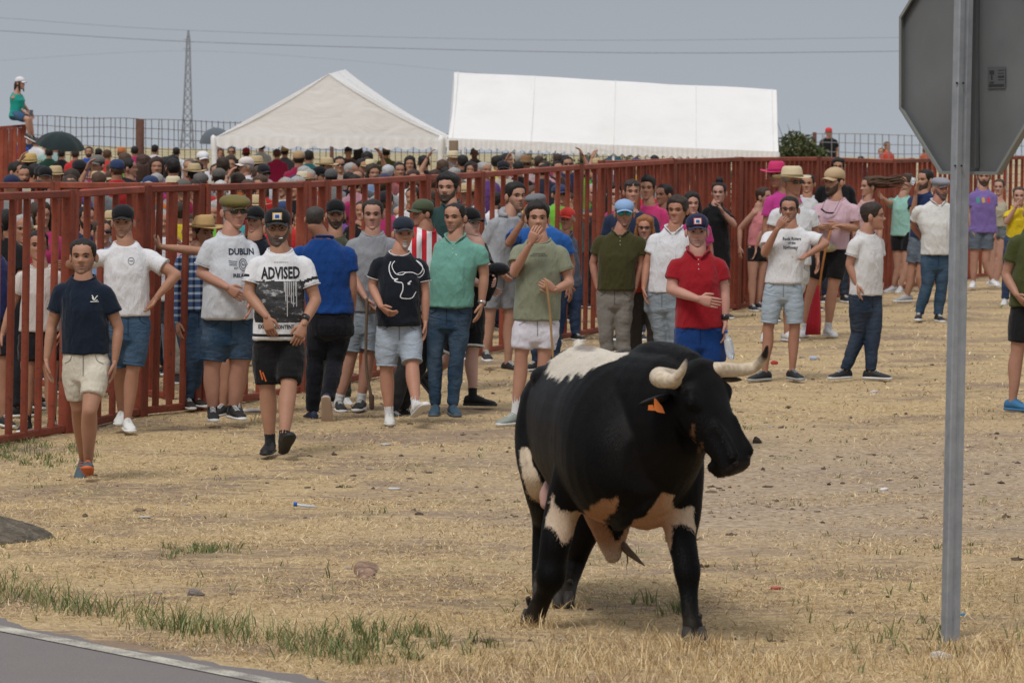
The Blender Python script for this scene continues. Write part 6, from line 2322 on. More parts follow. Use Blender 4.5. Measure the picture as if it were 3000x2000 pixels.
J = person('man in teal polo shirt and blue jeans with a wristwatch', C3, (532, 218, 386), gy=1402, sh=(376, 432, 712, 440), el=((380, 640), (705, 622)), wr=((370, 790), (690, 785, .06)), hand_=(None, (668, 880, .10)), hip=(510, 835), kn=((425, 1085), (552, 1085)), an=((432, 1350), (528, 1350)),
           turn=-10, ht=-24, hem=802, foot=(-4, 12), top='polo', topc=(.155, .36, .295), bot='jeans', botc=(.030, .065, .115), fade=.5, hair='rec', hairc=BLK, beard='stubble', skin=(.44, .24, .16), fat=.022, belly=.03, shoec=(.04, .08, .12), solec=(.10, .12, .14), legease=.004, arm=.08)
print_lines(J, [[(562, 502), (566, 510), (570, 502)]], ink((.5, .6, .55), 'pale_green_ink'), .005, 'chest_logo')
obj('watch', tube([J['wr'][1] + nrm(J['el'][1] - J['wr'][1]) * .006, J['wr'][1] + nrm(J['el'][1] - J['wr'][1]) * .03], [.033, .033], n=12, k=1, flat=True), plain('steel', (.5, .5, .5), .3, metal=.8), J['root'])
J = person('boy in black with a black cap with green logo, turned to the right', C3, (640, 250, 412), gy=1372, sh=(610, 470, 720, 470), el=((620, 640), (735, 620, .1)), wr=((700, 680), (755, 650, .3)), hip=(610, 830), kn=((520, 1085, -.05), (640, 1050, 0)), an=((385, 1190, -.3), (640, 1300, .05)), turn=48, ht=46, hem=800, shem=(1050, 1028), foot=(80, 74), pitch=(-50, 0),
           top='tee', topc=(.010, .010, .012), bot='shorts', botc=(.012, .012, .014), hair='norm', hairc=DKB, hat=('cap', (.010, .010, .011)), skin=(.56, .36, .30), shoec=(.014, .014, .014), solec=(.03, .03, .03), sockc=(.02, .02, .02), sockh=.06)
for i in (0, 1):
    hp, kn = J['hip'][i], J['kn'][i]
    d_ = nrm(kn - hp)
    u_ = nrm(np.cross(d_, A(.3, 1, .1))); v_ = np.cross(d_, u_)
    for off in (.955, .985):
        e = hp + (kn - hp) * (J['shem'][i] * off)
        obj('hem_stripe', tube([e + .104 * J['s'] * (math.cos(a) * u_ + math.sin(a) * v_) for a in np.linspace(0, 6.283, 17)], [.0045] * 17, n=5, k=1), ink((.7, .7, .7), 'white_ink'), J['bot'], org=TMP[J['root'].name]['org'])
cp = J['W']((782, 590, .32))
r_ = thing('cap', 'black cap held in the hand of the boy in black', 'cap', cp)
obj('crown', ball(cp, (.105, .09, .058), 16, 8), fabric((.010, .010, .012)), r_)
obj('brim', ball(cp + A(-.07, -.02, -.045), (.075, .06, .010), 14, 6), fabric((.010, .010, .012)), r_)
obj('sleeve_of_cloth', tube([cp + A(-.05, 0, -.03), cp + A(-.06, .0, -.14), cp + A(-.09, 0, -.25)], [.055, .05, .03], n=10), fabric((.010, .010, .012)), r_)

J = person('man in light grey hoodie and grey shorts looking down, by the fence', C3, (890, 100, 262), gy=1152, sh=(735, 300, 962, 330), el=((700, 470, .08), None), wr=((790, 590, .2), None), hip=(790, 640), turn=22, ht=30, hem=580, shem=(812, 812), kn=((735, 850), (850, 860)), an=((715, 1050), (838, 1115)),
           top='hoodie', topc=(.32, .33, .35), bot='shorts', botc=(.26, .27, .29), hair='low', hairc=BLK, beard='stubble', skin=(.48, .28, .20), fat=.012)
J = person('stooping man in bright blue t-shirt and grey flat cap, hand to his face', C3, (985, 163, 300), gy=1160, sh=(862, 350, 1180, 385), el=((842, 445, .22), (1195, 560, .05)), wr=((925, 315, .30), (1180, 680, .1)), hand_=((935, 265, .3), (1190, 735, .12)), hip=(1040, 660), turn=-25, ht=-35, hem=640, top='tee', topc=(.02, .10, .34), bot='jeans', botc=(.02, .04, .08),
           hair='rec', hairc=GREYH, hat=('flat', (.16, .17, .18)), skin=BROWN, kn=((1000, 880), (1090, 880)), an=((1000, 1110), (1100, 1110)), fat=.015)
J = person('young man in sage green t-shirt and white shorts, hand over his nose', C3, (1005, 214, 398), gy=1466, sh=(868, 442, 1162, 452), el=((872, 612, .12), (1185, 668, .02)), wr=((962, 448, .26), (1100, 706, .22)), hand_=((1002, 350, .30), (1040, 668, .26)), hip=(1000, 895), kn=((912, 1075), (1040, 1080)), an=((882, 1400), (1045, 1400)),
           turn=2, ht=4, hem=876, shem=(1036, 1038), foot=(-42, 18), curl=(.9, 1.5), palm=((.3, 1, .1), (-.2, 1, 0)), thumb=((.6, -.5, .4), None), top='tee', topc=(.235, .25, .175), bot='shorts', botc=(.66, .64, .70), hair='big', hairc=(.014, .010, .008), skin=(.47, .26, .18), leg=-.06, arm=-.06,
           sockc=(.68, .68, .68), sockh=.16, shoec=(.24, .27, .24), solec=(.6, .6, .58), ease=.006)
print_lines(J, [[(972, 500), (1045, 500)]], ink((.11, .12, .08), 'olive_ink'), .006, 'chest_print_bar')
print_text(J, 'SPORT DIVISION', (1008, 512), .014, ink((.11, .12, .08), 'olive_ink'), .03)
BKL = ink((.02, .02, .022), 'black_logo')
print_lines(J, [([(1104, 1012), (1110, 1004)], .006), ([(1110, 1014), (1118, 1000)], .007), ([(1117, 1014), (1128, 994)], .008)], BKL, .007, 'shorts_logo', 'bottom')
st2 = [J['W']((1052, 655, .30)), J['W']((1070, 800, .28)), J['W']((1082, 960, .26)), J['W']((1095, 1180, .24)), J['W']((1100, 1440, .2))]
tag(obj('thin_stick', tube(st2, [.0095, .010, .010, .009, .008], n=8, k=4), plain('cane_wood', (.33, .20, .09), .6, var=.3)), 'thin pale cane held upright by the young man in white shorts', 'stick')

J = person('old man in red cap and grey jacket leaning on the fence', C3, (1165, 213, 372), gy=990, sh=(1098, 405, 1222, 405), hip=(1170, 680), turn=16, ht=-20, hem=690, el=((1100, 560), (1215, 560)), wr=((1165, 660, .15), (1185, 690, .1)), top='polo', topc=(.085, .10, .14), bot='jeans', botc=(.022, .045, .11),
           hair='rec', hairc=GREYH, hat=('cap', (.55, .045, .035)), skin=BROWN, sleeve=2)
J = person('grey-haired man in dark grey t-shirt, forearms resting on the bars', C4, (200, 152, 305), gy=1005, sh=(140, 345, 308, 345), el=((160, 430, .1), (300, 400, .1)), wr=((95, 388, .25), (120, 375, .3)), turn=-22, ht=12, hem=620, top='tee', topc=(.045, .05, .06), bot='trousers', botc=(.02, .02, .025), hair='rec', hairc=GREYH, skin=(.50, .26, .19), fat=.02)
J = person('smiling woman with long dark hair beside the navy t-shirt man', C4, (342, 178, 322), gy=1120, sh=(270, 360, 410, 360), turn=0, ht=8, hem=640, fem=1, top='tee', topc=(.42, .05, .15), bot='trousers', botc=(.03, .03, .03), hair='long', hairc=(.012, .009, .009), skin=(.52, .32, .25))
J = person('man in dark pink t-shirt with a dark fringe, taller than his neighbours', C4, (548, 96, 283), gy=1100, sh=(455, 330, 680, 330), turn=0, ht=-10, hem=640, top='tee', topc=(.55, .045, .17), bot='jeans', botc=(.03, .04, .07), hair='big', hairc=BLK, skin=TAN)
J = person('dark-haired man in profile behind the white polo, looking left', C4, (650, 163, 320), gy=1080, sh=(590, 360, 740, 360), turn=-40, ht=-50, hem=640, top='tee', topc=(.10, .03, .05), bot='jeans', botc=(.03, .04, .07), hair='norm', hairc=BLK, skin=BROWN)
J = person('man in navy t-shirt with sunglasses pushed up on his head', C4, (455, 138, 312), gy=1200, sh=(275, 372, 610, 372), turn=-8, ht=6, hem=700, top='tee', topc=(.018, .030, .065), bot='jeans', botc=(.03, .05, .09), hair='norm', hairc=(.03, .02, .015), glasses='onhead', skin=(.46, .25, .18), fat=.015)
J = person('woman in black dress with a high bun, hand at her chin', C4, (1020, 158, 305), gy=1060, sh=(915, 320, 1090, 335), el=((930, 500), (1122, 445, .15)), wr=((950, 600, .1), (1050, 365, .22)), hand_=(None, (1010, 300, .22)), turn=12, ht=-12, fem=1, hem=700, top='tee', topc=(.010, .010, .012), bot='trousers', botc=(.010, .010, .012), hair='bun', hairc=(.010, .008, .008), skin=(.50, .30, .24), fat=.01)
J = person('woman in magenta top with long dark hair and a hairband', C4, (848, 232, 382), gy=1200, sh=(775, 425, 965, 430), turn=4, ht=8, fem=1, hem=720, top='tee', topc=(.42, .035, .17), bot='trousers', botc=(.02, .02, .02), hair='long', hairlen=.42, hairc=(.016, .011, .010), skin=(.50, .28, .22))
J = person('woman with ginger hair and glasses in an orange top', C4, (535, 378, 548), gy=1425, sh=(470, 600, 615, 600), turn=-6, ht=-8, fem=1, hem=880, hip=(535, 920), top='tank', topc=(.62, .08, .045), bot='trousers', botc=(.075, .065, .058), hair='long', hairlen=.10, hairc=(.26, .10, .035), glasses='clear', skin=(.52, .28, .20), wr=((475, 900), (600, 880)))
J = person('man in olive polo, pale blue cap and mirrored green sunglasses, hands in pockets', C4, (402, 284, 458), gy=1438, sh=(212, 510, 540, 512), el=((195, 700), (512, 700)), wr=((222, 850, .02), (478, 850, .02)), hand_=((240, 905, -.02), (460, 905, -.02)), hip=(340, 905), kn=((280, 1150), (390, 1150)), an=((290, 1390), (400, 1390)), turn=-4, ht=0, hem=872,
           top='polo', topc=(.050, .047, .016), bot='trousers', botc=(.20, .185, .165), hair='buzz', hairc=BLK, beard='stubble', hat=('cap', (.26, .40, .62)), glasses='green', skin=(.40, .20, .14), fat=.015, belly=.02)
J = person('man in white polo and faded grey jeans, head turned left', C4, (742, 262, 442), gy=1440, sh=(572, 492, 880, 490), el=((548, 700, 0), (870, 700)), wr=((528, 860, .1), (850, 880)), hand_=((540, 955, .12), None), hip=(655, 920), kn=((640, 1150), (735, 1150)), an=((640, 1390), (740, 1390)), turn=-8, ht=-22, hem=886,
           top='polo', topc=(.68, .68, .71), bot='jeans', botc=(.26, .30, .34), fade=.3, hair='big', hairc=(.030, .020, .015), skin=(.42, .21, .14), fat=.008)
J = person('man in red polo, navy cap and blue shorts directly behind the bull', C4, (880, 380, 598), gy=1935, sh=(706, 650, 1062, 650), el=((708, 870, .03), (1058, 880, 0)), wr=((888, 932, .26), (1062, 1075, .05)), hand_=((1000, 958, .30), (1070, 1180, .07)), hip=(895, 1145), turn=0, ht=0, hem=1118, shem=(1345, 1345),
           top='polo', topc=(.30, .012, .020), bot='shorts', botc=(.009, .042, .17), hair='buzz', hairc=DKB, beard='stubble', hat=('cap', (.014, .018, .055), None, ((.55, .08, .05), (.6, .6, .6), (.05, .10, .25))), skin=(.52, .29, .23), palm=((0, 1, .1), None), curl=(.35, .7), arm=.03)
obj('watch', tube([J['wr'][1] + A(0, 0, .012), J['wr'][1] + A(0, 0, .05)], [.033, .033], n=12, k=1, flat=True), DARK, J['root'])
bt_ = J['W']((1078, 1240, .10))
r_ = thing('water_bottle', 'clear plastic bottle held low by the man in the red polo', 'bottle', bt_)
def m_clear(m, t, b):
    b.inputs['Base Color'].default_value = (.8, .85, .9, 1); b.inputs['Roughness'].default_value = .15; b.inputs['Transmission Weight'].default_value = .6
PET = mat('clear_plastic', m_clear)
obj('bottle_body', tube([bt_ + A(-.01, 0, .09), bt_ + A(0, 0, .06), bt_ + A(.004, 0, .04), bt_ - A(-.02, 0, .05), bt_ - A(-.03, 0, .08)], [.012, .018, .032, .034, .026], n=14, k=3), PET, r_)
obj('bottle_cap', tube([bt_ + A(-.015, 0, .12), bt_ + A(-.012, 0, .10)], [.015, .015], n=10, k=1, flat=True), plain('cap_blue', (.02, .10, .4), .5), r_)

# ------------------------------------------------------------------ people on the right
J = person('woman in pink vest top and black shorts with her arm bent, back turned', C4, (1330, 198, 325), gy=1012, sh=(1235, 330, 1335, 345), el=((1160, 470, 0), (1290, 500, .1)), wr=((1158, 590, .05), (1262, 600, .1)), hip=(1280, 610), turn=30, ht=60, fem=1, hem=545, shem=(685, 685), kn=((1240, 800), (1300, 800)), an=((1238, 970), (1280, 960)), top='tank', topc=(.60, .22, .24),
           bot='shorts', botc=(.012, .012, .014), hair='norm', hairc=(.04, .022, .015), skin=(.47, .27, .20), shoec=(.03, .03, .035), legease=.005)
J = person('man in magenta t-shirt and bright pink straw hat', C4, (1395, 40, 205), gy=1075, sh=(1330, 245, 1560, 250), turn=20, ht=-20, hem=560, top='tee', topc=(.50, .05, .26), bot='jeans', botc=(.03, .04, .07), hair='norm', hairc=BLK, hat=('straw', (.62, .04, .16), (.35, .02, .10)), skin=BROWN, fat=.01)
J = person('young man in white shirt glimpsed between the straw hat and the pink t-shirt', C5, (128, 100, 208), gy=880, sh=(70, 240, 185, 240), turn=0, ht=-15, hem=500, top='tee', topc=(.6, .6, .62), bot='jeans', botc=(.03, .04, .07), hair='norm', hairc=BLK, skin=TAN)
J = person('dark-haired man in black t-shirt behind the pink t-shirt man', C5, (305, 8, 108), gy=835, sh=(185, 160, 392, 160), turn=0, ht=-10, hem=420, top='tee', topc=(.010, .010, .012), bot='jeans', botc=(.02, .03, .05), hair='big', hairc=BLK, skin=TAN, fat=.01)
J = person('man in white t-shirt, cream straw hat and sunglasses', C5, (52, 66, 222), gy=1060, sh=(-78, 285, 175, 290), el=((-80, 440), (180, 440)), turn=14, ht=38, hem=620, hip=(40, 650), top='tee', topc=(.66, .67, .69), bot='shorts', botc=(.5, .5, .48), hair='norm', hairc=GREYH, hat=('straw', (.66, .55, .36), (.25, .18, .1)), glasses='dark', skin=(.42, .22, .15), fat=.02, shoec=(.6, .6, .6), solec=(.6, .6, .6),
           an=((-120, 1010), (12, 1010)), kn=((-60, 840), (30, 840)), shem=(.8, .8))
J = person('man in pale pink t-shirt and beige cap, both hands on a cane', C5, (270, 62, 218), gy=1036, sh=(172, 258, 418, 262), el=((185, 395, .05), (408, 410, .05)), wr=((255, 405, .26), (300, 392, .26)), hand_=((290, 395, .28), (262, 400, .3)), hip=(265, 545), turn=-14, ht=-48, hem=530, shem=(698, 698), kn=((155, 760), (270, 760)), an=((112, 985), (245, 980)),
           top='tee', topc=(.58, .40, .46), bot='shorts', botc=(.012, .012, .013), hair='buzz', hairc=BLK, beard='full', hat=('cap', (.50, .36, .22), (.50, .36, .22)), skin=(.44, .24, .16), shoec=(.6, .6, .6), solec=(.62, .62, .6), foot=(-10, 16), sockc=(.6, .6, .6), sockh=.05)
obj('sunglasses_on_cord', tube([J['W']((210, 300, .17)), J['W']((235, 318, .18)), J['W']((268, 322, .18)), J['W']((280, 318, .17))], [.012, .010, .012, .006], n=8, k=3), DARK, J['root'])
obj('neck_cord', tube([J['W']((240, 232, .14)), J['W']((222, 270, .17)), J['W']((212, 300, .18))], [.003] * 3, n=5, k=3), DARK, J['root'])
obj('neck_cord', tube([J['W']((318, 240, .14)), J['W']((300, 280, .17)), J['W']((280, 318, .18))], [.003] * 3, n=5, k=3), DARK, J['root'])
tag(obj('belt_bag', ball(J['W']((250, 520, .17)), (.10, .04, .055), 16, 8), fabric((.40, .34, .22))), 'beige belt bag worn by the man with the cane', 'bag')
cn = [J['W']((262, 425, .30)), J['W']((240, 500, .30)), J['W']((212, 640, .28)), J['W']((192, 800, .26)), J['W']((176, 1000, .24))]
tag(obj('cane', tube(cn, [.013, .014, .013, .012, .011], n=8, k=4), plain('orange_wood', (.42, .17, .05), .5, var=.25)), 'orange-brown wooden cane held by the man in the pale pink t-shirt', 'stick')
mu = MB()
rows = [(190, 735, .01), (182, 790, .03), (175, 860, .055), (166, 940, .075), (160, 1020, .080)]
Rg = []
tt = np.arange(20) / 20 * 2 * math.pi
for x, y, r0 in rows:
    c = J['W']((x, y, .32))
    rr = r0 * (1 + .22 * np.sin(tt * 5))
    Rg.append(c + np.stack([rr * np.cos(tt), rr * .45 * np.sin(tt), np.zeros(20)], 1))
tag(obj('red_cape', rings_solid(np.array(Rg)), fabric((.50, .03, .045))), 'folded red cloth hanging from the orange cane', 'cloth')

J = person('man in white print t-shirt and pale denim shorts, hand at his mouth', C4, (1482, 260, 432), gy=1462, sh=(1318, 478, 1665, 478), el=((1322, 632, .10), (1722, 568, .05)), wr=((1405, 470, .24), (1608, 640, .12)), hand_=((1448, 405, .26), (1560, 650, .10)), hip=(1445, 855), kn=((1345, 1130), (1520, 1120)), an=((1322, 1408), (1502, 1400)),
           turn=-4, ht=-12, hem=828, shem=(1088, 1090), foot=(-50, 22), curl=(1.2, .9), palm=((.3, .9, .2), None), top='tee', topc=WHITE_T, bot='jshorts', botc=(.40, .47, .54), fade=.4, hair='norm', hairc=BLK, glasses='clear', beard='stubble', skin=(.42, .22, .15), shoec=(.016, .018, .02), solec=(.35, .35, .35), leg=-.08)
DK = ink((.06, .06, .07), 'dark_ink2')
print_text(J, 'Rock Riders', (1500, 535), .030, DK, .03, .9)
print_text(J, 'of the', (1500, 562), .022, DK, .04)
print_text(J, 'highway', (1492, 592), .036, DK, .03, .9)
J = person('man in white t-shirt and dark jeans looking back over his shoulder', C5, (524, 252, 418), gy=1285, sh=(378, 452, 560, 448), el=((368, 620, .10), (548, 620)), wr=((410, 730, .12), (550, 720)), hand_=((418, 808, .14), None), hip=(462, 815), kn=((420, 1010, .0), (508, 1020)), an=((345, 1222, 0), (492, 1225, .05)), turn=36, ht=78,
           hem=792, foot=(-52, 62), top='tee', topc=(.66, .65, .65), bot='jeans', botc=(.022, .035, .062), fade=.35, hair='low', hairc=(.03, .02, .015), skin=(.46, .25, .18), shoec=(.018, .018, .02), solec=(.6, .6, .6), legease=.010)
J = person('woman in dusty pink top with hair blown out to the right', C5, (468, 112, 228), gy=860, sh=(412, 262, 535, 262), turn=-30, ht=-70, fem=1, hem=480, top='tee', topc=(.55, .34, .34), bot='trousers', botc=(.05, .06, .10), hair='norm', hairc=(.045, .026, .018), skin=(.47, .27, .20))
hs_ = MB()
hr_ = np.random.default_rng(8)
for k_ in range(34):
    dy_ = (hr_.normal() + .35 * hr_.normal(0, 1, 5)) * (9, 11, 12, 12, 14)
    en = 1 - .35 * hr_.random()
    pts = [J['W']((485 + dx * en, y0_ + dy, hr_.uniform(-.05, .12))) for dx, y0_, dy in zip((0, 60, 120, 185, 240), (140, 138, 142, 135, 150), dy_)]
    hs_.add(*tube(pts, [.022, .018, .014, .009, .003], n=5, k=3))
obj('blown_hair', hs_, hairm((.075, .040, .024)), J['root'])['kind'] = 'stuff'
J = person('person in mint t-shirt and black shorts raising an arm', C5, (690, 95, 195), gy=778, sh=(612, 235, 742, 240), el=((590, 262, .1), None), wr=((560, 235, .2), None), turn=-30, ht=-60, hem=452, shem=(538, 538), top='tee', topc=(.30, .55, .48), bot='shorts', botc=(.012, .012, .014), hair='norm', hairc=(.05, .03, .02), skin=(.50, .30, .22), an=((625, 745), (660, 745)), kn=((650, 640), (690, 640)),
           shoec=(.5, .5, .5))
J = person('bearded man in navy t-shirt and jean shorts holding a cup to his mouth', C5, (795, 58, 192), gy=835, sh=(720, 220, 870, 215), el=((735, 330, .1), None), wr=((750, 215, .2), None), hand_=((755, 180, .2), None), turn=-34, ht=-52, hem=462, shem=(608, 608), kn=((725, 690), (770, 690)), an=((705, 795), (800, 800)), top='tee', topc=(.015, .030, .09), bot='jshorts', botc=(.13, .16, .20),
           hair='norm', hairc=BLK, beard='full', skin=(.46, .26, .18), foot=(-60, -10), shoec=(.3, .3, .32))
tag(obj('cup', tube([J['W']((742, 120, .22)), J['W']((728, 160, .22))], [.04, .03], n=12, k=1, flat=True), PET), 'clear plastic cup raised by the bearded man in navy', 'cup')
J = person('man in white polo, grey flat cap and jeans walking left of the sign post', C5, (900, 108, 245), gy=940, sh=(742, 272, 1010, 275), el=((735, 400, -.1), (1010, 410)), wr=((800, 480, -.2), (1000, 520)), hip=(868, 580), kn=((815, 735), (900, 735)), an=((768, 895), (880, 905)), turn=8, ht=24, hem=560, foot=(-10, 10),
           top='polo', topc=(.66, .66, .64), bot='jeans', botc=(.035, .075, .13), fade=.4, hair='rec', hairc=GREYH, beard='full', beardc=(.07, .05, .045), hat=('flat', (.26, .27, .31)), skin=(.40, .19, .14), fat=.016, belly=.03, shoec=(.02, .02, .024))
J = person('bearded man in purple t-shirt and jean shorts right of the sign post', C5, (1142, 48, 168), gy=762, sh=(1058, 195, 1212, 200), el=((1060, 320), (1195, 320)), wr=((1070, 420), (1202, 430)), turn=0, ht=-6, hem=435, shem=(528, 528), kn=((1085, 600), (1150, 600)), an=((1080, 715), (1190, 705)), top='tee', topc=(.20, .14, .38), bot='jshorts', botc=(.12, .15, .19),
           hair='norm', hairc=BLK, beard='full', skin=(.47, .26, .19), shoec=(.6, .6, .6), fat=.01)
for k_, c_ in enumerate(((.05, .30, .22), (.45, .30, .08), (.50, .04, .06))):
    print_lines(J, [[(1100 + k_ * 30, 232), (1104 + k_ * 30, 262)]], ink(c_, 'print_%d' % k_), .045, 'chest_print')
J = person('woman in beige and green top with bare legs beside the purple t-shirt', C5, (1228, 126, 222), gy=742, sh=(1188, 248, 1270, 250), turn=-10, ht=-20, fem=1, hem=400, shem=(470, 470), top='tank', topc=(.42, .38, .28), bot='shorts', botc=(.15, .17, .18), hair='norm', hairc=(.05, .03, .02), skin=(.50, .30, .23), shoec=(.5, .5, .5), an=((1190, 700), (1215, 715)), legease=.005)
J = person('woman in bright yellow t-shirt covering her mouth at the right', C5, (1345, 160, 278), gy=845, sh=(1262, 300, 1400, 300), el=((1272, 375, .1), None), wr=((1325, 290, .2), None), hand_=((1345, 240, .2), None), turn=0, ht=-8, fem=1, hem=435, top='tee', topc=(.68, .50, .02), bot='jeans', botc=(.03, .05, .11), hair='norm', hairc=(.05, .03, .02), skin=(.50, .30, .23), an=((1262, 815), (1340, 815)), shoec=(.55, .55, .55))
J = person('man in olive t-shirt, black shorts and blue trainers cut by the right edge', C5, (1432, 235, 400), gy=1458, sh=(1292, 440, 1580, 440), el=((1268, 680, .0), None), wr=((1330, 790, .15), None), hand_=((1375, 840, .2), None), hip=(1420, 880), kn=((1332, 1110), (1480, 1110)), an=((1305, 1395), (1480, 1400)), turn=10, ht=-10, hem=855, shem=(1062, 1062),
           top='tee', topc=(.060, .070, .022), bot='shorts', botc=(.012, .012, .013), hair='norm', hairc=BLK, skin=(.42, .23, .16), shoec=(.035, .14, .28), solec=(.05, .16, .3), foot=(40, 40), fat=.02, arm=.05)
# ------------------------------------------------------------------ woman sitting up on the fence end
J = person('woman in teal vest, denim shorts and white cap sitting up on the high fence end', C6, (197, 82, 195), Y=78, lift=1.95, sh=(118, 232, 190, 228), el=((150, 330, .0), (205, 340)), wr=((225, 405, .1), (262, 410)), hip=(150, 425), kn=((258, 470, .25), (275, 465, -.05)), an=((268, 612, .2), (300, 618, 0)),
           turn=62, ht=68, hem=445, shem=(.78, .78), scale=.98, fem=1, top='tank', topc=(.015, .30, .25), bot='jshorts', botc=(.04, .10, .20), hair='long', hairlen=.10, hairc=(.03, .016, .013), hat=('cap', (.70, .70, .74)), skin=(.46, .27, .20), fat=.02, belly=.03, lo=False, shoec=(.04, .04, .05), foot=(70, 70), pitch=(-25, -25))
ph = P(288 * .3189, 200 + 412 * .3189, 77.8)
tag(obj('phone', box(ph, .07, .02, .13), plain('phone', (.08, .09, .11), .3), smooth_=False), 'small phone in the hands of the woman sitting on the fence', 'phone')

# ------------------------------------------------------------------ the crowd behind the fence
def proto(**st):
    """a standing figure at the origin facing the camera"""
    z = lambda v: A(0, 0, v)
    s = 1.0
    pose = st.pop('pose', 'down')
    ax, fw = A(1, 0, 0), A(0, -1, 0)
    SH = [A(-.150, 0, 1.400), A(.150, 0, 1.400)]
    EL = [A(-.21, .02, 1.12), A(.21, .02, 1.12)]
    WR = [A(-.22, -.05, .88), A(.22, -.05, .88)]
    if pose == 'raised':
        EL[1] = A(.27, -.14, 1.22); WR[1] = A(.14, -.26, 1.42)
    if pose == 'up':
        EL[1] = A(.30, -.10, 1.55); WR[1] = A(.20, -.12, 1.78)
    if pose == 'phone':
        EL = [A(-.22, -.06, 1.13), A(.22, -.06, 1.13)]; WR = [A(-.06, -.30, 1.16), A(.08, -.30, 1.18)]
    HP = [A(-.088, 0, .93), A(.088, 0, .93)]
    KN = [A(-.10, -.02, .50), A(.10, -.02, .50)]
    AN = [A(-.11, 0, .09), A(.11, 0, .09)]
    J = dict(s=s, fwd=fw, ax=ax, htop=A(0, -.02, 1.755), chin=A(0, -.02, 1.515), hf=fw, hs=.235, sh=SH, el=EL, wr=WR, hand=[None, None], palm=[A(1, 0, 0), A(-1, 0, 0)],
             thumb=[fw, fw], curl=(.7, .7), hip=HP, kn=KN, an=AN, ff=[A(-.2, -1, 0), A(.2, -1, 0)], pitch=(0, 0), shem=[.75, .75])
    root = thing('person', 'x', 'person', (0, 0, 0), 'spectators crowded behind the red fence')
    st.setdefault('skin', TAN)
    build_person(root, J, st, True)
    return root

CR = {}
def get_proto(k):
    if k in CR:
        return CR[k]
    kw = dict(top='tee', topc=(.5, .5, .5), bot='jeans', botc=(.03, .045, .08), hairc=BLK)
    if 'w' in k:
        kw.update(fem=1, hair='long')
    if 'b' in k:
        kw.update(hair='rec')
    if 's' in k:
        kw.update(hat=('straw', (.55, .42, .24)))
    if 'c' in k:
        kw.update(hat=('cap', (.02, .02, .03)))
    if 'g' in k:
        kw.update(glasses='dark')
    if 'r' in k:
        kw.update(pose='raised')
    if 'u' in k:
        kw.update(pose='up')
    if 'p' in k:
        kw.update(pose='phone')
    if 'f' in k:
        kw.update(beard='full')
    CR[k] = [proto(**kw), False]
    return CR[k]

def kids(o):
    return [c for c in o.children]
def crowd(x, y, rot, k, topc, label, hairc=None, hatc=None, skinc=None, Y=None, H=1.72, botc=None, z0=None):
    """x, y: photo pixel of the top of the head"""
    if Y is None:
        ys_ = np.arange(31, 90, .25)
        X = (x - CX) / FOC * ys_
        g = base_z(X, ys_)
        err = np.abs((EYE - (y - HOR) / FOC * ys_ - g) - H) + np.where(fence_d(X, ys_) < .7, 9, 0) + np.where((y > 455) & (ys_ > 60), .5, 0)
        Y = ys_[np.argmin(err)]
    X = (x - CX) / FOC * Y
    g = float(base_z(np.array(X), np.array(Y))) if z0 is None else z0
    zt = EYE - (y - HOR) / FOC * Y
    s = float(np.clip((zt - g) / (1.77 + (.03 if 's' in k or 'c' in k else 0)), .84, 1.10))
    src, used = get_proto(k)[:2]
    if not used:
        CR[k][1] = True
        r, parts = src, [(src, c) for c in kids(src)]
        allp = kids(src) + [g_ for c in kids(src) for g_ in kids(c)]
    else:
        r = src.copy()
        COL.objects.link(r)
        allp = []
        for c in CR[k][2]:
            c2 = c[0].copy()
            COL.objects.link(c2)
            c2.parent = r
            allp.append(c2)
            for g_ in c[1]:
                g2 = g_.copy()
                COL.objects.link(g2)
                g2.parent = c2
                allp.append(g2)
    if not used:
        CR[k].append([(c, kids(c)) for c in kids(src)])
    r.location = (X, Y, zt - 1.77 * s if abs(zt - 1.77 * s - g) > .02 else g)
    r.rotation_euler = (0, 0, R(rot))
    wx_ = random.uniform(1.0, 1.14)
    r.scale = (s * wx_, s * (1 + wx_) / 2, s)
    r['label'] = label
    r['category'] = 'person'
    r['group'] = 'spectators crowded behind the red fence'
    for o in allp:
        n = o.name.split('.')[0]
        m = None
        if n in ('t_shirt', 'polo_shirt', 'neckband', 'collar'):
            m = fabric(topc)
        elif n in ('hair', 'beard', 'eyebrows'):
            m = hairm(hairc or BLK)
        elif n in ('cap', 'straw_hat', 'brim') and hatc:
            m = straw(hatc) if 's' in k else fabric(hatc, 'smooth')
        elif n in ('jeans', 'trousers') and botc:
            m = fabric(botc)
        elif n == 'body' and skinc:
            m = skin(skinc)
        if m is not None:
            o.material_slots[0].link = 'OBJECT'
            o.material_slots[0].material = m
    return r
RED_, MAG, WHT, NAVY, BLACK, BLUE, TEAL_, GRY = (.52, .035, .035), (.42, .035, .14), (.68, .68, .71), (.02, .03, .075), (.012, .012, .014), (.02, .08, .36), (.05, .30, .32), (.20, .21, .22)
CRIM, YEL, SKY_, TURQ = (.28, .015, .06), (.55, .56, .06), (.24, .36, .58), (.05, .38, .52)
c6 = lambda x, y: (x * .3189, 200 + y * .3189)
c7 = lambda x, y: (600 + x * .3401, 180 + y * .3401)
c8 = lambda x, y: (1300 + x * .4252, 180 + y * .4252)
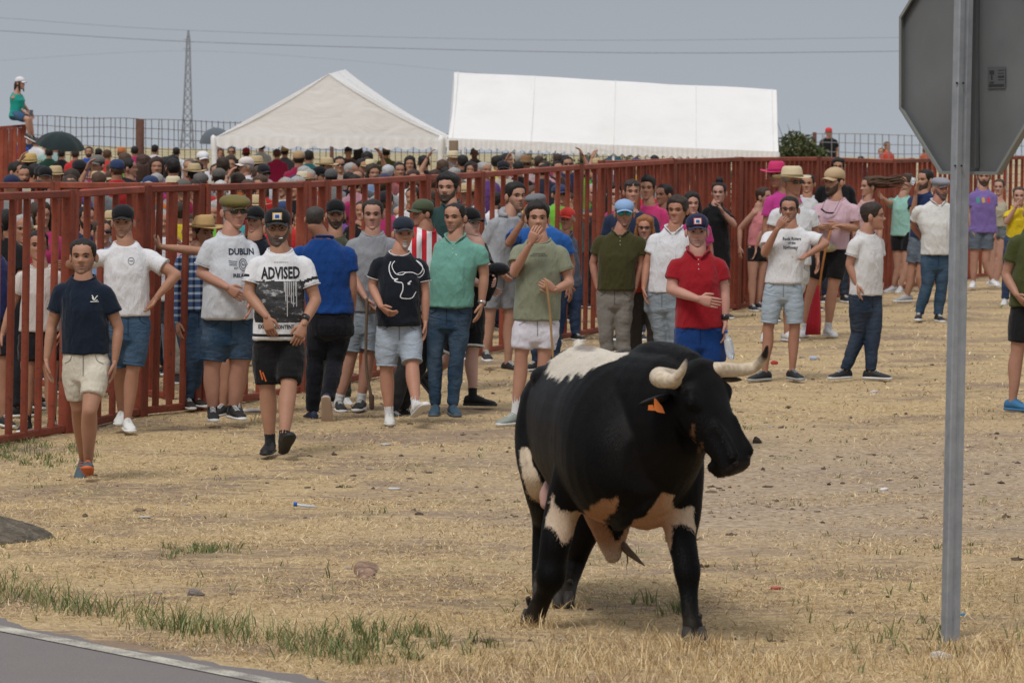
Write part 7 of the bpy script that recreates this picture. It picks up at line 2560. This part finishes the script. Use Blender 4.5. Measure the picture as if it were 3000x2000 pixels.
ROWS = [
    (c6(185, 612), 10, 'c', BLUE, 'man in blue shirt and grey cap just below the seated woman', None, (.10, .10, .12)),
    (c6(270, 592), -10, 'cg', NAVY, 'man in dark cap and sunglasses under the seated woman\'s feet', None, (.03, .04, .08)),
    (c6(332, 630), 150, '', WHT, 'man with cropped brown hair left of the open green umbrella', (.10, .05, .03), None),
    (c6(432, 676), 10, 'b', (.30, .45, .42), 'balding man in pale green shirt under the dark umbrella', GREYH, None),
    (c6(512, 682), 160, 'c', (.3, .45, .45), 'person in white cap under the dark umbrella', None, (.72, .72, .76)),
    (c6(72, 668), 20, 'bu', MAG, 'bald man in magenta t-shirt with an arm up at the far left', (.3, .2, .15), None),
    (c6(278, 792), 180, 's', RED_, 'back of man in red t-shirt and yellow straw hat', None, (.58, .40, .14)),
    (c6(452, 730), 180, '', (.015, .05, .035), 'back of dark-haired man in dark green t-shirt', None, None),
    (c6(415, 905), 10, 'c', (.5, .5, .52), 'man in black cap looking down just above the fence rail at left', None, BLACK),
    (c6(100, 980), -20, 'c', GRY, 'man in navy cap at the rail near the left edge', None, NAVY),
    (c6(158, 850), 60, '', (.3, .02, .04), 'short dark-haired person beside the yellow straw hat', None, None),
    (c6(566, 738), 170, '', BLACK, 'dark-haired person in black under the right side of the umbrella', None, None),
    (c6(692, 740), 180, '', RED_, 'back of man in red t-shirt, the left one of two alike', (.03, .018, .012), None),
    (c6(816, 716), 0, 'f', BLUE, 'bearded man in blue polo facing us between two red backs', None, None),
    (c6(908, 730), 170, '', NAVY, 'dark head behind the gap between two red backs', None, None),
    (c6(890, 798), -30, 'c', (.3, .03, .1), 'person in small grey cap between two red backs', None, (.16, .15, .14)),
    (c6(985, 742), 180, '', (.55, .05, .05), 'back of man in red t-shirt, the right one of two alike', (.07, .035, .02), None),
    (c6(1116, 732), 0, 'sf', MAG, 'bearded man in magenta with an orange straw hat', None, (.55, .17, .05)),
    (c6(1236, 712), 190, '', MAG, 'back of dark-haired man in magenta t-shirt', None, None),
    (c6(1192, 822), 90, 'r', BLACK, 'man in black t-shirt in profile with his arm raised', None, None),
    (c6(1322, 792), 180, 'w', (.35, .1, .2), 'long brown hair seen from behind under the dark fence post', (.05, .025, .018), None),
    (c6(1426, 698), 160, '', WHT, 'black-haired man in white t-shirt right of the dark fence post', None, None),
    (c6(1438, 812), 8, 'wp', TURQ, 'long-haired woman in turquoise t-shirt looking at her phone', (.035, .018, .014), None),
    (c6(1530, 806), 60, '', (.5, .5, .5), 'dark-haired boy beside the woman in turquoise', None, None),
    (c6(1620, 722), 180, '', WHT, 'back of dark-haired man in white t-shirt below the pylon', None, None),
    (c6(1740, 822), -20, 'b', (.40, .02, .03), 'grey man in red polo left of the white cap', (.10, .08, .07), None),
    (c6(1866, 762), 20, 'c', WHT, 'man in white cap and white t-shirt left of the tent curtain', None, (.72, .72, .74)),
    (c6(1850, 945), 160, 'b', (.4, .03, .03), 'back of a grey-haired head just above the rail', (.10, .09, .085), None),
    (c6(1792, 1022), 0, 'g', (.1, .2, .1), 'head with sunglasses peeping over the rail', None, None),
    (c6(1590, 1003), 180, 's', (.3, .3, .3), 'small cream hat just above the rail under the woman in turquoise', None, (.66, .58, .40)),
    (c6(2126, 716), 0, 'g', BLACK, 'man in black print t-shirt with mirrored sunglasses under the tent corner', None, None),
    (c6(2262, 730), 180, 'c', BLACK, 'person in dark red cap seen from behind under the tent', None, (.22, .02, .03)),
    (c6(2252, 815), -70, 'c', (.62, .62, .66), 'older man in pale polo and white and orange cap in profile', GREYH, (.70, .62, .58)),
    (c6(2030, 1016), 180, 'b', (.5, .5, .5), 'grey hair just above the rail below the tent curtain', (.42, .41, .40), None),
    (c6(612, 1016), 180, '', (.4, .05, .05), 'dark hair just above the rail below the red backs', None, None),
    (c6(2020, 732), 20, 'w', (.5, .42, .3), 'brown-haired woman behind the tent curtain', (.08, .04, .025), None),
    (c7(486, 690), 180, '', (.42, .42, .42), 'black-haired man in pale grey t-shirt under the tent', None, None),
    (c7(622, 750), 185, '', CRIM, 'back of brown-skinned man in crimson polo under the tent', (.05, .02, .015), None),
    (c7(690, 736), 170, 's', (.10, .11, .14), 'person in grey with a small straw hat beside the crimson polo', None, (.45, .30, .14)),
    (c7(812, 770), 175, 'c', CRIM, 'man in crimson polo and beige cap under the tent', None, (.42, .28, .16)),
    (c7(896, 760), 180, '', (.02, .12, .13), 'dark-haired person in deep teal under the tent', None, None),
    (c7(850, 957), 160, 's', (.5, .45, .4), 'cream straw hat just above the rail, centre left', None, (.68, .60, .42)),
    (c7(785, 980), 180, 'c', NAVY, 'navy cap just above the rail beside the cream hat', None, NAVY),
    (c7(1000, 905), 60, 'c', (.45, .45, .48), 'man in black cap left of the grey cap under the tent', None, BLACK),
    (c7(1092, 925), 170, 'c', (.2, .2, .2), 'man in charcoal cap above the rail under the tent', None, (.10, .10, .10)),
    (c7(1160, 812), 10, 'g', (.35, .30, .24), 'person with dark glasses and beige shirt under the tent', None, None),
    (c7(1238, 736), 20, 'c', (.08, .05, .05), 'brown-faced man in dark cap under the tent', None, (.02, .015, .015)),
    (c7(1322, 716), 180, 'w', (.08, .03, .03), 'big black curly hair under the middle of the tent', None, None),
    (c7(1400, 770), 180, '', (.15, .05, .05), 'dark short hair beside the big curly hair', None, None),
    (c7(1265, 862), 60, 'b', (.12, .12, .13), 'grey-haired man in profile under the tent', GREYH, None),
    (c7(1312, 920), 0, 'bf', (.10, .10, .11), 'balding man with reddish beard above the rail', (.12, .05, .03), None),
    (c7(1426, 852), 180, 's', RED_, 'man in red t-shirt and wide cream straw hat above the rail', None, (.70, .60, .36)),
    (c7(1562, 742), 180, 's', (.10, .10, .03), 'person in dark brimmed hat under the right of the tent', None, (.07, .045, .03)),
    (c7(1582, 880), 170, 'b', (.3, .1, .1), 'silver-haired man seen from behind above the rail', (.40, .40, .41), None),
    (c7(1553, 965), 180, 'c', (.3, .3, .3), 'navy and red cap just above the rail', None, (.05, .05, .10)),
    (c7(1672, 862), 20, '', (.28, .02, .03), 'dark-haired man in dark red under the tent', None, None),
    (c7(1766, 812), 0, 'w', (.03, .02, .02), 'black-haired woman facing us under the tent edge', None, None),
    (c7(1796, 930), 0, 'w', (.6, .6, .6), 'young woman\'s face just above the rail', (.05, .025, .02), None),
    (c7(1886, 802), 180, '', BLACK, 'dark silhouette beside the right tent curtain', None, None),
    (c7(1985, 925), 170, '', (.3, .03, .04), 'brown head above the rail beside the right tent curtain', (.04, .02, .015), None),
    (c7(2140, 778), 10, 'sf', SKY_, 'bearded man in pale blue shirt and cream hat between the tents', GREYH, (.68, .58, .40)),
    (c7(2080, 905), 180, '', (.05, .05, .06), 'black hair above the rail between the tents', None, None),
    (c7(2218, 800), 200, '', (.04, .04, .04), 'dark figure right of the cream hat between the tents', None, None),
    (c7(2290, 860), 0, 'w', (.5, .4, .4), 'dark-haired woman behind the fence under the long tent', None, None),
    (c8(212, 595), 10, '', (.03, .03, .03), 'tall dark-skinned man in black under the long tent', None, None, (.10, .05, .035)),
    (c8(190, 692), -20, 'w', (.45, .45, .45), 'woman in pale grey below the tall man under the long tent', (.05, .02, .015), None),
    (c8(376, 645), 120, '', YEL, 'dark-haired man in lime yellow polo seen from behind', None, None),
    (c8(442, 628), 60, '', NAVY, 'dark-haired man in navy beside the lime yellow polo', None, None),
    (c8(520, 620), 180, 'b', (.05, .08, .2), 'grey-haired man behind the navy shirt under the long tent', GREYH, None),
    (c8(566, 656), 0, 'sg', (.5, .4, .4), 'woman in brown straw hat and pink sunglasses', (.05, .02, .01), (.28, .14, .06)),
    (c8(655, 640), 180, 'b', (.2, .08, .06), 'brown bald head behind the rail under the long tent', (.14, .07, .05), None),
    (c8(692, 702), 180, '', (.03, .03, .05), 'dark low head above the rail under the long tent', None, None),
    (c8(782, 682), 20, '', (.05, .03, .03), 'black-haired head left of the raised elbow', None, None),
    (c8(852, 652), 10, 'gu', NAVY, 'man in navy with sunglasses and an arm bent over his head', None, None),
    (c8(1166, 576), 0, 'g', (.10, .33, .52), 'man in sky blue t-shirt with sunglasses standing above the crowd', (.10, .08, .07), None),
    (c8(1452, 642), 180, '', BLACK, 'black hair just over the rail right of the sky blue t-shirt', None, None),
    (c8(1336, 682), 180, 'b', (.3, .25, .2), 'blond head just over the rail', (.50, .36, .16), None),
]
for r_ in ROWS:
    (x, y), rot, k, tc_, lb, hc_, htc = r_[:7]
    crowd(x, y, rot, k, tc_, lb, hc_, htc, r_[7] if len(r_) > 7 else None)
for x, y, rot, k, tc_, lb, hc_, htc, Y_ in (
        (2428, 374, 0, 'c', BLACK, 'man in red cap and black t-shirt with folded arms on the bank beside the shrub', None, (.60, .05, .05), 108),
        (2600, 414, 40, '', (.55, .07, .04), 'person in orange-red top sitting on the bank left of the sign', (.12, .06, .03), None, 108),
        (2582, 432, -20, '', (.35, .35, .55), 'child in pale lilac beside the orange-red top on the bank', (.2, .1, .05), None, 108),
        (2522, 456, 180, '', NAVY, 'hunched person in navy low on the bank behind the fence', None, None, 108),
        (2716, 418, 20, 'w', (.40, .10, .05), 'person in rust red half hidden by the road sign on the bank', (.12, .07, .03), None, 108)):
    crowd(x, y, rot, k, tc_, lb, hc_, htc, Y=Y_, z0=0)

# heads and bodies glimpsed through the bars
MIDC = [('black', BLACK), ('white', WHT), ('red', RED_), ('navy', NAVY), ('lime green', (.16, .45, .05)), ('magenta', MAG), ('grey', GRY), ('orange', (.6, .16, .03)), ('pale blue', SKY_), ('teal', TEAL_), ('crimson', CRIM), ('yellow', (.62, .48, .04)), ('purple', (.16, .07, .28)), ('cream', (.55, .5, .4)), ('bright red', (.55, .03, .03)), ('off-white', (.6, .59, .58)), ('pale pink', (.58, .30, .36))]
KINDS_ = [('', 'with dark hair'), ('c', 'in a dark cap'), ('w', 'with long dark hair'), ('b', 'with thinning hair'), ('s', 'in a straw hat'), ('g', 'in sunglasses'), ('cg', 'in cap and sunglasses'), ('wp', 'with long hair and phone'), ('f', 'with a beard'), ('r', 'with one hand raised')]
spots = [(20, 610, 'at the left edge'), (120, 590, 'left of the white cap-wearer'), (70, 640, 'over the red t-shirt man'), (165, 625, 'above the navy t-shirt man'), (255, 600, 'left of the black-capped head'), (300, 640, 'left of the hip-handed man'), (420, 590, 'right of the black-capped head'), (475, 612, 'left of the straw hat'), (455, 668, 'over the outstretched arm'),
         (520, 585, 'over the straw hat'), (560, 640, 'left of the DUBLIN man'), (625, 590, 'left of the olive flat cap'), (755, 575, 'between flat cap and smoker'), (830, 590, 'right of the smoker'), (880, 620, 'left of the royal blue polo'), (925, 570, 'over the royal blue polo'), (985, 590, 'over the camouflage man'), (1060, 585, 'left of the grey henley'), (1130, 560, 'over the grey henley'), (1170, 600, 'right of the grey henley'),
         (1210, 545, 'left of the green-capped profile'), (1265, 560, 'over the green cap'), (1370, 540, 'right of the tall bearded man'), (1400, 600, 'over the teal polo'), (1450, 560, 'left of the grey hoodie'), (1480, 620, 'behind the grey hoodie'), (1560, 530, 'over the grey flat cap'), (1600, 600, 'left of the red cap'), (1640, 540, 'over the red cap'), (1690, 560, 'right of the red cap'),
         (1790, 540, 'over the smiling woman'), (1900, 520, 'over the pink t-shirt'), (1980, 560, 'left of the woman with the bun'), (2040, 540, 'over the red polo man'), (2130, 560, 'right of the woman with the bun'), (2180, 540, 'left of the pink vest'), (2260, 520, 'over the pink vest'), (2340, 540, 'over the pink hat'), (2440, 530, 'over the beige cap'), (2540, 530, 'right of the beige cap'), (2700, 530, 'left of the flat cap by the sign'),
         (40, 700, 'low at the left edge'), (330, 760, 'between navy and white t-shirts'), (470, 720, 'under the outstretched arm'), (395, 700, 'right of the white t-shirt'), (580, 720, 'behind the plaid shirt')]
for i, (x, y, w_) in enumerate(spots):
    cn_, cc_ = MIDC[(i * 5) % len(MIDC)]
    k, kd = KINDS_[(i * 7) % len(KINDS_)]
    hair_ = [BLK, DKB, (.07, .04, .025), GREYH][i % 4]
    hat_ = [(.02, .02, .025), (.03, .05, .12), (.5, .5, .5)][i % 3] if 'c' in k else ((.55, .42, .24) if 's' in k else None)
    X0 = (x - CX) / FOC
    t_ = np.arange(29, 80, .1)
    dd = fence_d(X0 * t_, t_)
    Yb = t_[np.argmax(dd > 1.3 + (i * .618 % 1) * 1.6)]
    H_ = EYE - (y - HOR) / FOC * Yb - base_z(X0 * Yb, Yb)
    if H_ > 1.86:
        y += (H_ - 1.80) / Yb * FOC
    if H_ < 1.50:
        y -= (1.60 - H_) / Yb * FOC
    if 'cap' in kd and hat_ == (.5, .5, .5):
        kd = kd.replace('a dark cap', 'a pale grey cap')
    crowd(x, y, (i * 67) % 70 - 35 + (180 if i % 3 == 0 else 0), k, cc_, 'person in %s %s, behind bars %s' % (cn_, kd, w_.replace(' the ', ' ')), hair_, hat_, Y=float(Yb), botc=[(.02, .02, .025), (.04, .06, .10), (.3, .28, .24), (.10, .12, .15)][i % 4])

# ------------------------------------------------------------------ umbrellas
def umbrella(label, cx_, cy_, rx, ry, Y_, col, tilt, seg=8):
    c = P(cx_, cy_, Y_)
    r = rx / FOC * Y_
    h = ry / FOC * Y_
    root = thing('umbrella', label, 'umbrella', (c[0], Y_, c[2] - .9))
    T_ = R(tilt)
    up_ = A(math.sin(T_), -.15, math.cos(T_)); up_ = nrm(up_)
    a1 = nrm(np.cross(A(0, 1, 0), up_)); a2 = np.cross(up_, a1)
    n = seg * 6
    V = []
    m_ = 9
    for i in range(m_ + 1):
        q = i / m_
        for j in range(n):
            an_ = j / n * 2 * math.pi
            sc_ = 1 - .06 * (.5 - .5 * math.cos(seg * an_)) * q
            rr = r * math.sin(q * 1.25) / math.sin(1.25) * sc_
            zz = h * (math.cos(q * 1.25) - math.cos(1.25)) / (1 - math.cos(1.25)) - .02 * (.5 - .5 * math.cos(seg * an_)) * q
            V.append(c + a1 * rr * math.cos(an_) + a2 * rr * math.sin(an_) + up_ * zz)
    F = [(i * n + j, i * n + (j + 1) % n, (i + 1) * n + (j + 1) % n, (i + 1) * n + j) for i in range(m_) for j in range(n)]
    obj('canopy', (np.array(V), F), fabric(col, 'smooth'), root)
    obj('shaft', tube([c + up_ * h * 1.08, c - up_ * .75], [.008, .008], n=6, k=1), DARK, root)
    for s_ in range(seg):
        an_ = s_ / seg * 2 * math.pi
        pts = [c + (a1 * math.cos(an_) + a2 * math.sin(an_)) * r * math.sin(q * 1.25) / math.sin(1.25) + up_ * (h * (math.cos(q * 1.25) - math.cos(1.25)) / (1 - math.cos(1.25)) - .012) for q in (0, .35, .7, 1)]
        obj('rib', tube(pts, [.005] * 4, n=5, k=2), DARK, root)
umbrella('open dark green umbrella held over the crowd at the left', 176, 428, 74, 42, 66, (.020, .032, .034), 8)
umbrella('grey checked umbrella half hidden by the left tent corner', 632, 412, 48, 38, 84, (.12, .14, .16), -8)

# ------------------------------------------------------------------ shrubs on the bank
def shrub(label, x0, x1, ytop, Y_, n, seed, zb=.9):
    r = np.random.default_rng(seed)
    cx_ = P((x0 + x1) / 2, ytop, Y_)
    W_ = (x1 - x0) / FOC * Y_ / 2
    Hh = cx_[2] - zb
    root = thing('shrub', label, 'shrub', (cx_[0], Y_, zb))
    V, F = [], []
    nl = 14
    lob = [(r.uniform(-.75, .75) * W_, r.uniform(-.4, .4), r.uniform(.2, .82) * Hh, r.uniform(.22, .42) * W_ + .12) for _ in range(nl)]
    k = 0
    for i in range(n):
        lx, ly, lz, lr = lob[i % nl]
        d = r.normal(size=3); d /= np.linalg.norm(d)
        p = A(cx_[0] + lx, Y_ + ly, zb + lz) + d * lr * r.random() ** .4
        a = r.normal(size=3); a /= np.linalg.norm(a)
        b = np.cross(a, r.normal(size=3)); b /= np.linalg.norm(b)
        s_ = r.uniform(.03, .075)
        V += [p - a * s_, p + b * s_ * .4, p + a * s_, p - b * s_ * .4]
        F.append((k, k + 1, k + 2, k + 3)); k += 4
    LM = grass_mat('leaf', [(0, (.035, .055, .022)), (.5, (.075, .095, .04)), (.85, (.13, .14, .07)), (1, (.20, .18, .10))])
    obj('foliage', (np.array(V), F), LM, root, False)['kind'] = 'stuff'
    for i in range(9):
        b = A(cx_[0] + r.uniform(-.4, .4) * W_, Y_ + r.uniform(-.2, .2), zb)
        e = A(cx_[0] + r.uniform(-.95, 1.0) * W_, Y_ + r.uniform(-.3, .3), zb + Hh * r.uniform(.75, 1.06))
        obj('stem', tube([b, b * .5 + e * .5 + A(.05, 0, .1), e], [.02, .012, .004], n=5, k=2), plain('bark', (.06, .045, .03), .9), root)
shrub('tall loose green shrub right of the long white tent', 2270, 2425, 352, 93, 7600, 1)
for i, (x0, x1, yt, lb) in enumerate(((1490, 1560, 432, 'low shrub seen under the left part of the long tent'), (1580, 1660, 436, 'low shrub under the long tent behind the straw hat'), (1680, 1760, 440, 'low shrub under the middle of the long tent'), (1800, 1900, 446, 'low shrub under the long tent behind the sky blue t-shirt'), (1960, 2060, 452, 'low shrub under the right part of the long tent'), (2120, 2230, 456, 'low shrub under the right end of the long tent'))):
    shrub(lb, x0, x1, yt, 96.5, 900, 10 + i, .9)

# ------------------------------------------------------------------ rocks, litter
def m_rock(col):
    def g_(m, t, b):
        v = coords(t)
        n = noise(t, 9, 6, coords(t, (1, 1, 2.5)), dist=1.0, rough=.7)
        c = ramp_(t, n.outputs[0], [(.3, tuple(x * .35 for x in col)), (.5, col), (.7, tuple(min(.8, x * 1.9) for x in col))])
        t.links.new(c, b.inputs['Base Color'])
        b.inputs['Roughness'].default_value = .95
        bump(t, b, n.outputs[0], .05, 1)
    return g_
def rock(label, x0, x1, yt, yb, col, seed, name='rock', ry=.35):
    Yr = gY(yb)
    c = P((x0 + x1) / 2, yb, Yr)
    rx = (x1 - x0) / 2 / FOC * Yr
    rz = (yb - yt) / FOC * Yr
    V, F = ball((0, 0, 0), 1, 36, 20)
    V = V * (1 + .16 * snoise(V, 2.5, seed, 3) + .05 * snoise(V * [1, 1, 3], 11, seed + 1, 3))[:, None] * (rx, ry, rz)
    V[:, 2] *= 1 - .45 * np.clip(V[:, 0] / rx, -1, 1)
    V = V + A(c[0], Yr + ry * .8, ground_z(c[0], Yr) - rz * .05)
    tag(obj(name, (V, F), mat('stone_%d' % seed, m_rock(col))), label, 'stone')
rock('flat grey-brown rock outcrop at the left edge', -230, 135, 1520, 1590, (.14, .115, .085), 3, ry=.45)
rock('pinkish brown stone lying left of the bull', 1030, 1105, 1664, 1684, (.30, .19, .13), 7)
rock('pale stone beside the foot of the sign post', 2724, 2800, 1904, 1924, (.58, .50, .42), 8, ry=.05)
rock('small grey stone in the foreground left', 545, 598, 1728, 1745, (.20, .17, .15), 9, ry=.04)
rock('dark lump of dung right of the bull\'s muzzle', 2206, 2234, 1288, 1306, (.045, .032, .022), 10, 'dung', .05)
def scrap(label, x, y, w_, h_, col, name='paper_scrap', seed=1, cat='litter', m_=None):
    Yr = gY(y)
    c = A(*P(x, y, Yr)[:2], 0)
    rx = w_ / 2 / FOC * Yr
    V, F = ball((0, 0, 0), 1, 14, 8)
    V = V * (1 + .35 * snoise(V, 4, seed, 2))[:, None] * (rx, rx * .6, h_ / FOC * Yr * .6)
    V = V + c + A(0, 0, float(ground_z(c[0], c[1])) + h_ / FOC * Yr * .45)
    tag(obj(name, (V, F), m_ or plain('litter_' + name, col, .7)), label, cat)
scrap('crushed white paper near the fence at left', 735, 1205, 60, 9, (.6, .58, .56), seed=2)
scrap('torn white paper on the grass left of centre', 1130, 1305, 34, 6, (.45, .43, .41), seed=3)
scrap('small white scrap in the middle of the field', 1155, 1436, 38, 6, (.48, .46, .43), seed=4)
scrap('faint white scrap in front of the left rock', 425, 1518, 40, 6, (.42, .40, .37), seed=5)
scrap('crushed red drinks can between the right-hand men', 2268, 1068, 22, 11, (.40, .05, .05), 'drink_can', 6, 'can')
scrap('blue and white crumpled wrapper right of the red can', 2384, 1056, 26, 10, (.35, .42, .55), 'wrapper', 7)
scrap('pale scrap on the grass by the dark jeans man', 2560, 1152, 24, 8, (.55, .5, .52), seed=8)
scrap('red wrapper on the dry grass right of the bull', 2272, 1726, 34, 9, (.42, .08, .08), 'red_wrapper', 9)
scrap('white wrapper left of the right tshirt man\'s shadow', 2590, 1440, 26, 8, (.6, .58, .56), seed=10)
scrap('tiny bright blue plastic scrap right of the sign post', 2822, 1803, 16, 8, (.05, .25, .45), 'blue_plastic_scrap', 11)
bb = P(860, 1487, gY(1490)); bb[2] = .03
r_ = thing('bottle', 'flattened clear bottle with blue cap lying on the dry grass', 'bottle', bb)
obj('bottle_cap', tube([bb, bb + A(.022, 0, 0)], [.015, .014], n=10, k=1, flat=True), plain('cap_blue', (.02, .10, .4), .5), r_)
obj('bottle_body', tube([bb + A(.022, 0, 0), bb + A(.05, 0, -.008), bb + A(.09, 0, -.012), bb + A(.13, .01, -.015)], [.009, .016, .016, .012], n=12, k=2, ell=.6), PET, r_)

# more of the crowd, row behind row
LAND = [(120, 'left of the open umbrella'), (230, 'under the open umbrella'), (330, 'behind the red backs'), (470, 'right of the dark fence post'), (560, 'below the pylon'), (650, 'by the left tent curtain'), (760, 'under the left of the gabled tent'), (880, 'under the middle of the gabled tent'), (1010, 'under the gabled tent apex'), (1130, 'under the right of the gabled tent'), (1260, 'by the right tent curtain'), (1380, 'between the two tents'), (1500, 'under the left of the long tent'), (1620, 'under the middle of the long tent'), (1760, 'behind the sky blue t-shirt'), (1900, 'under the right of the long tent')]
rr_ = random.Random(12)
seen_ = set()
for i in range(74):
    lx, ld = LAND[i % 16]
    x = lx + rr_.uniform(-55, 55)
    y = rr_.choice([452, 468, 486, 504, 522]) + rr_.uniform(-14, 14)
    if x > 1350:
        y = min(y, 478 - (x - 1350) * .02) - 4
    cn_, cc_ = MIDC[(i * 3 + i // 16) % len(MIDC)]
    k, kd = (KINDS_ + [('u', 'with an arm up'), ('', 'with cropped hair')])[(i * 5 + 2 * (i // 16)) % 12]
    lb = 'person in %s %s %s' % (cn_, kd, ld)
    if lb in seen_:
        lb = 'person in %s %s low %s' % (cn_, kd, ld)
        if lb in seen_:
            continue
    seen_.add(lb)
    crowd(x, y, rr_.uniform(-40, 40) + (180 if rr_.random() < .55 else 0), k, tuple(v * .8 for v in cc_), lb, [BLK, DKB, (.07, .04, .025), GREYH][i % 4], [(.02, .02, .025), (.03, .05, .12), (.12, .11, .10)][i % 3] if 'c' in k else ((.55, .42, .24) if 's' in k else None), H=rr_.uniform(1.62, 1.8))
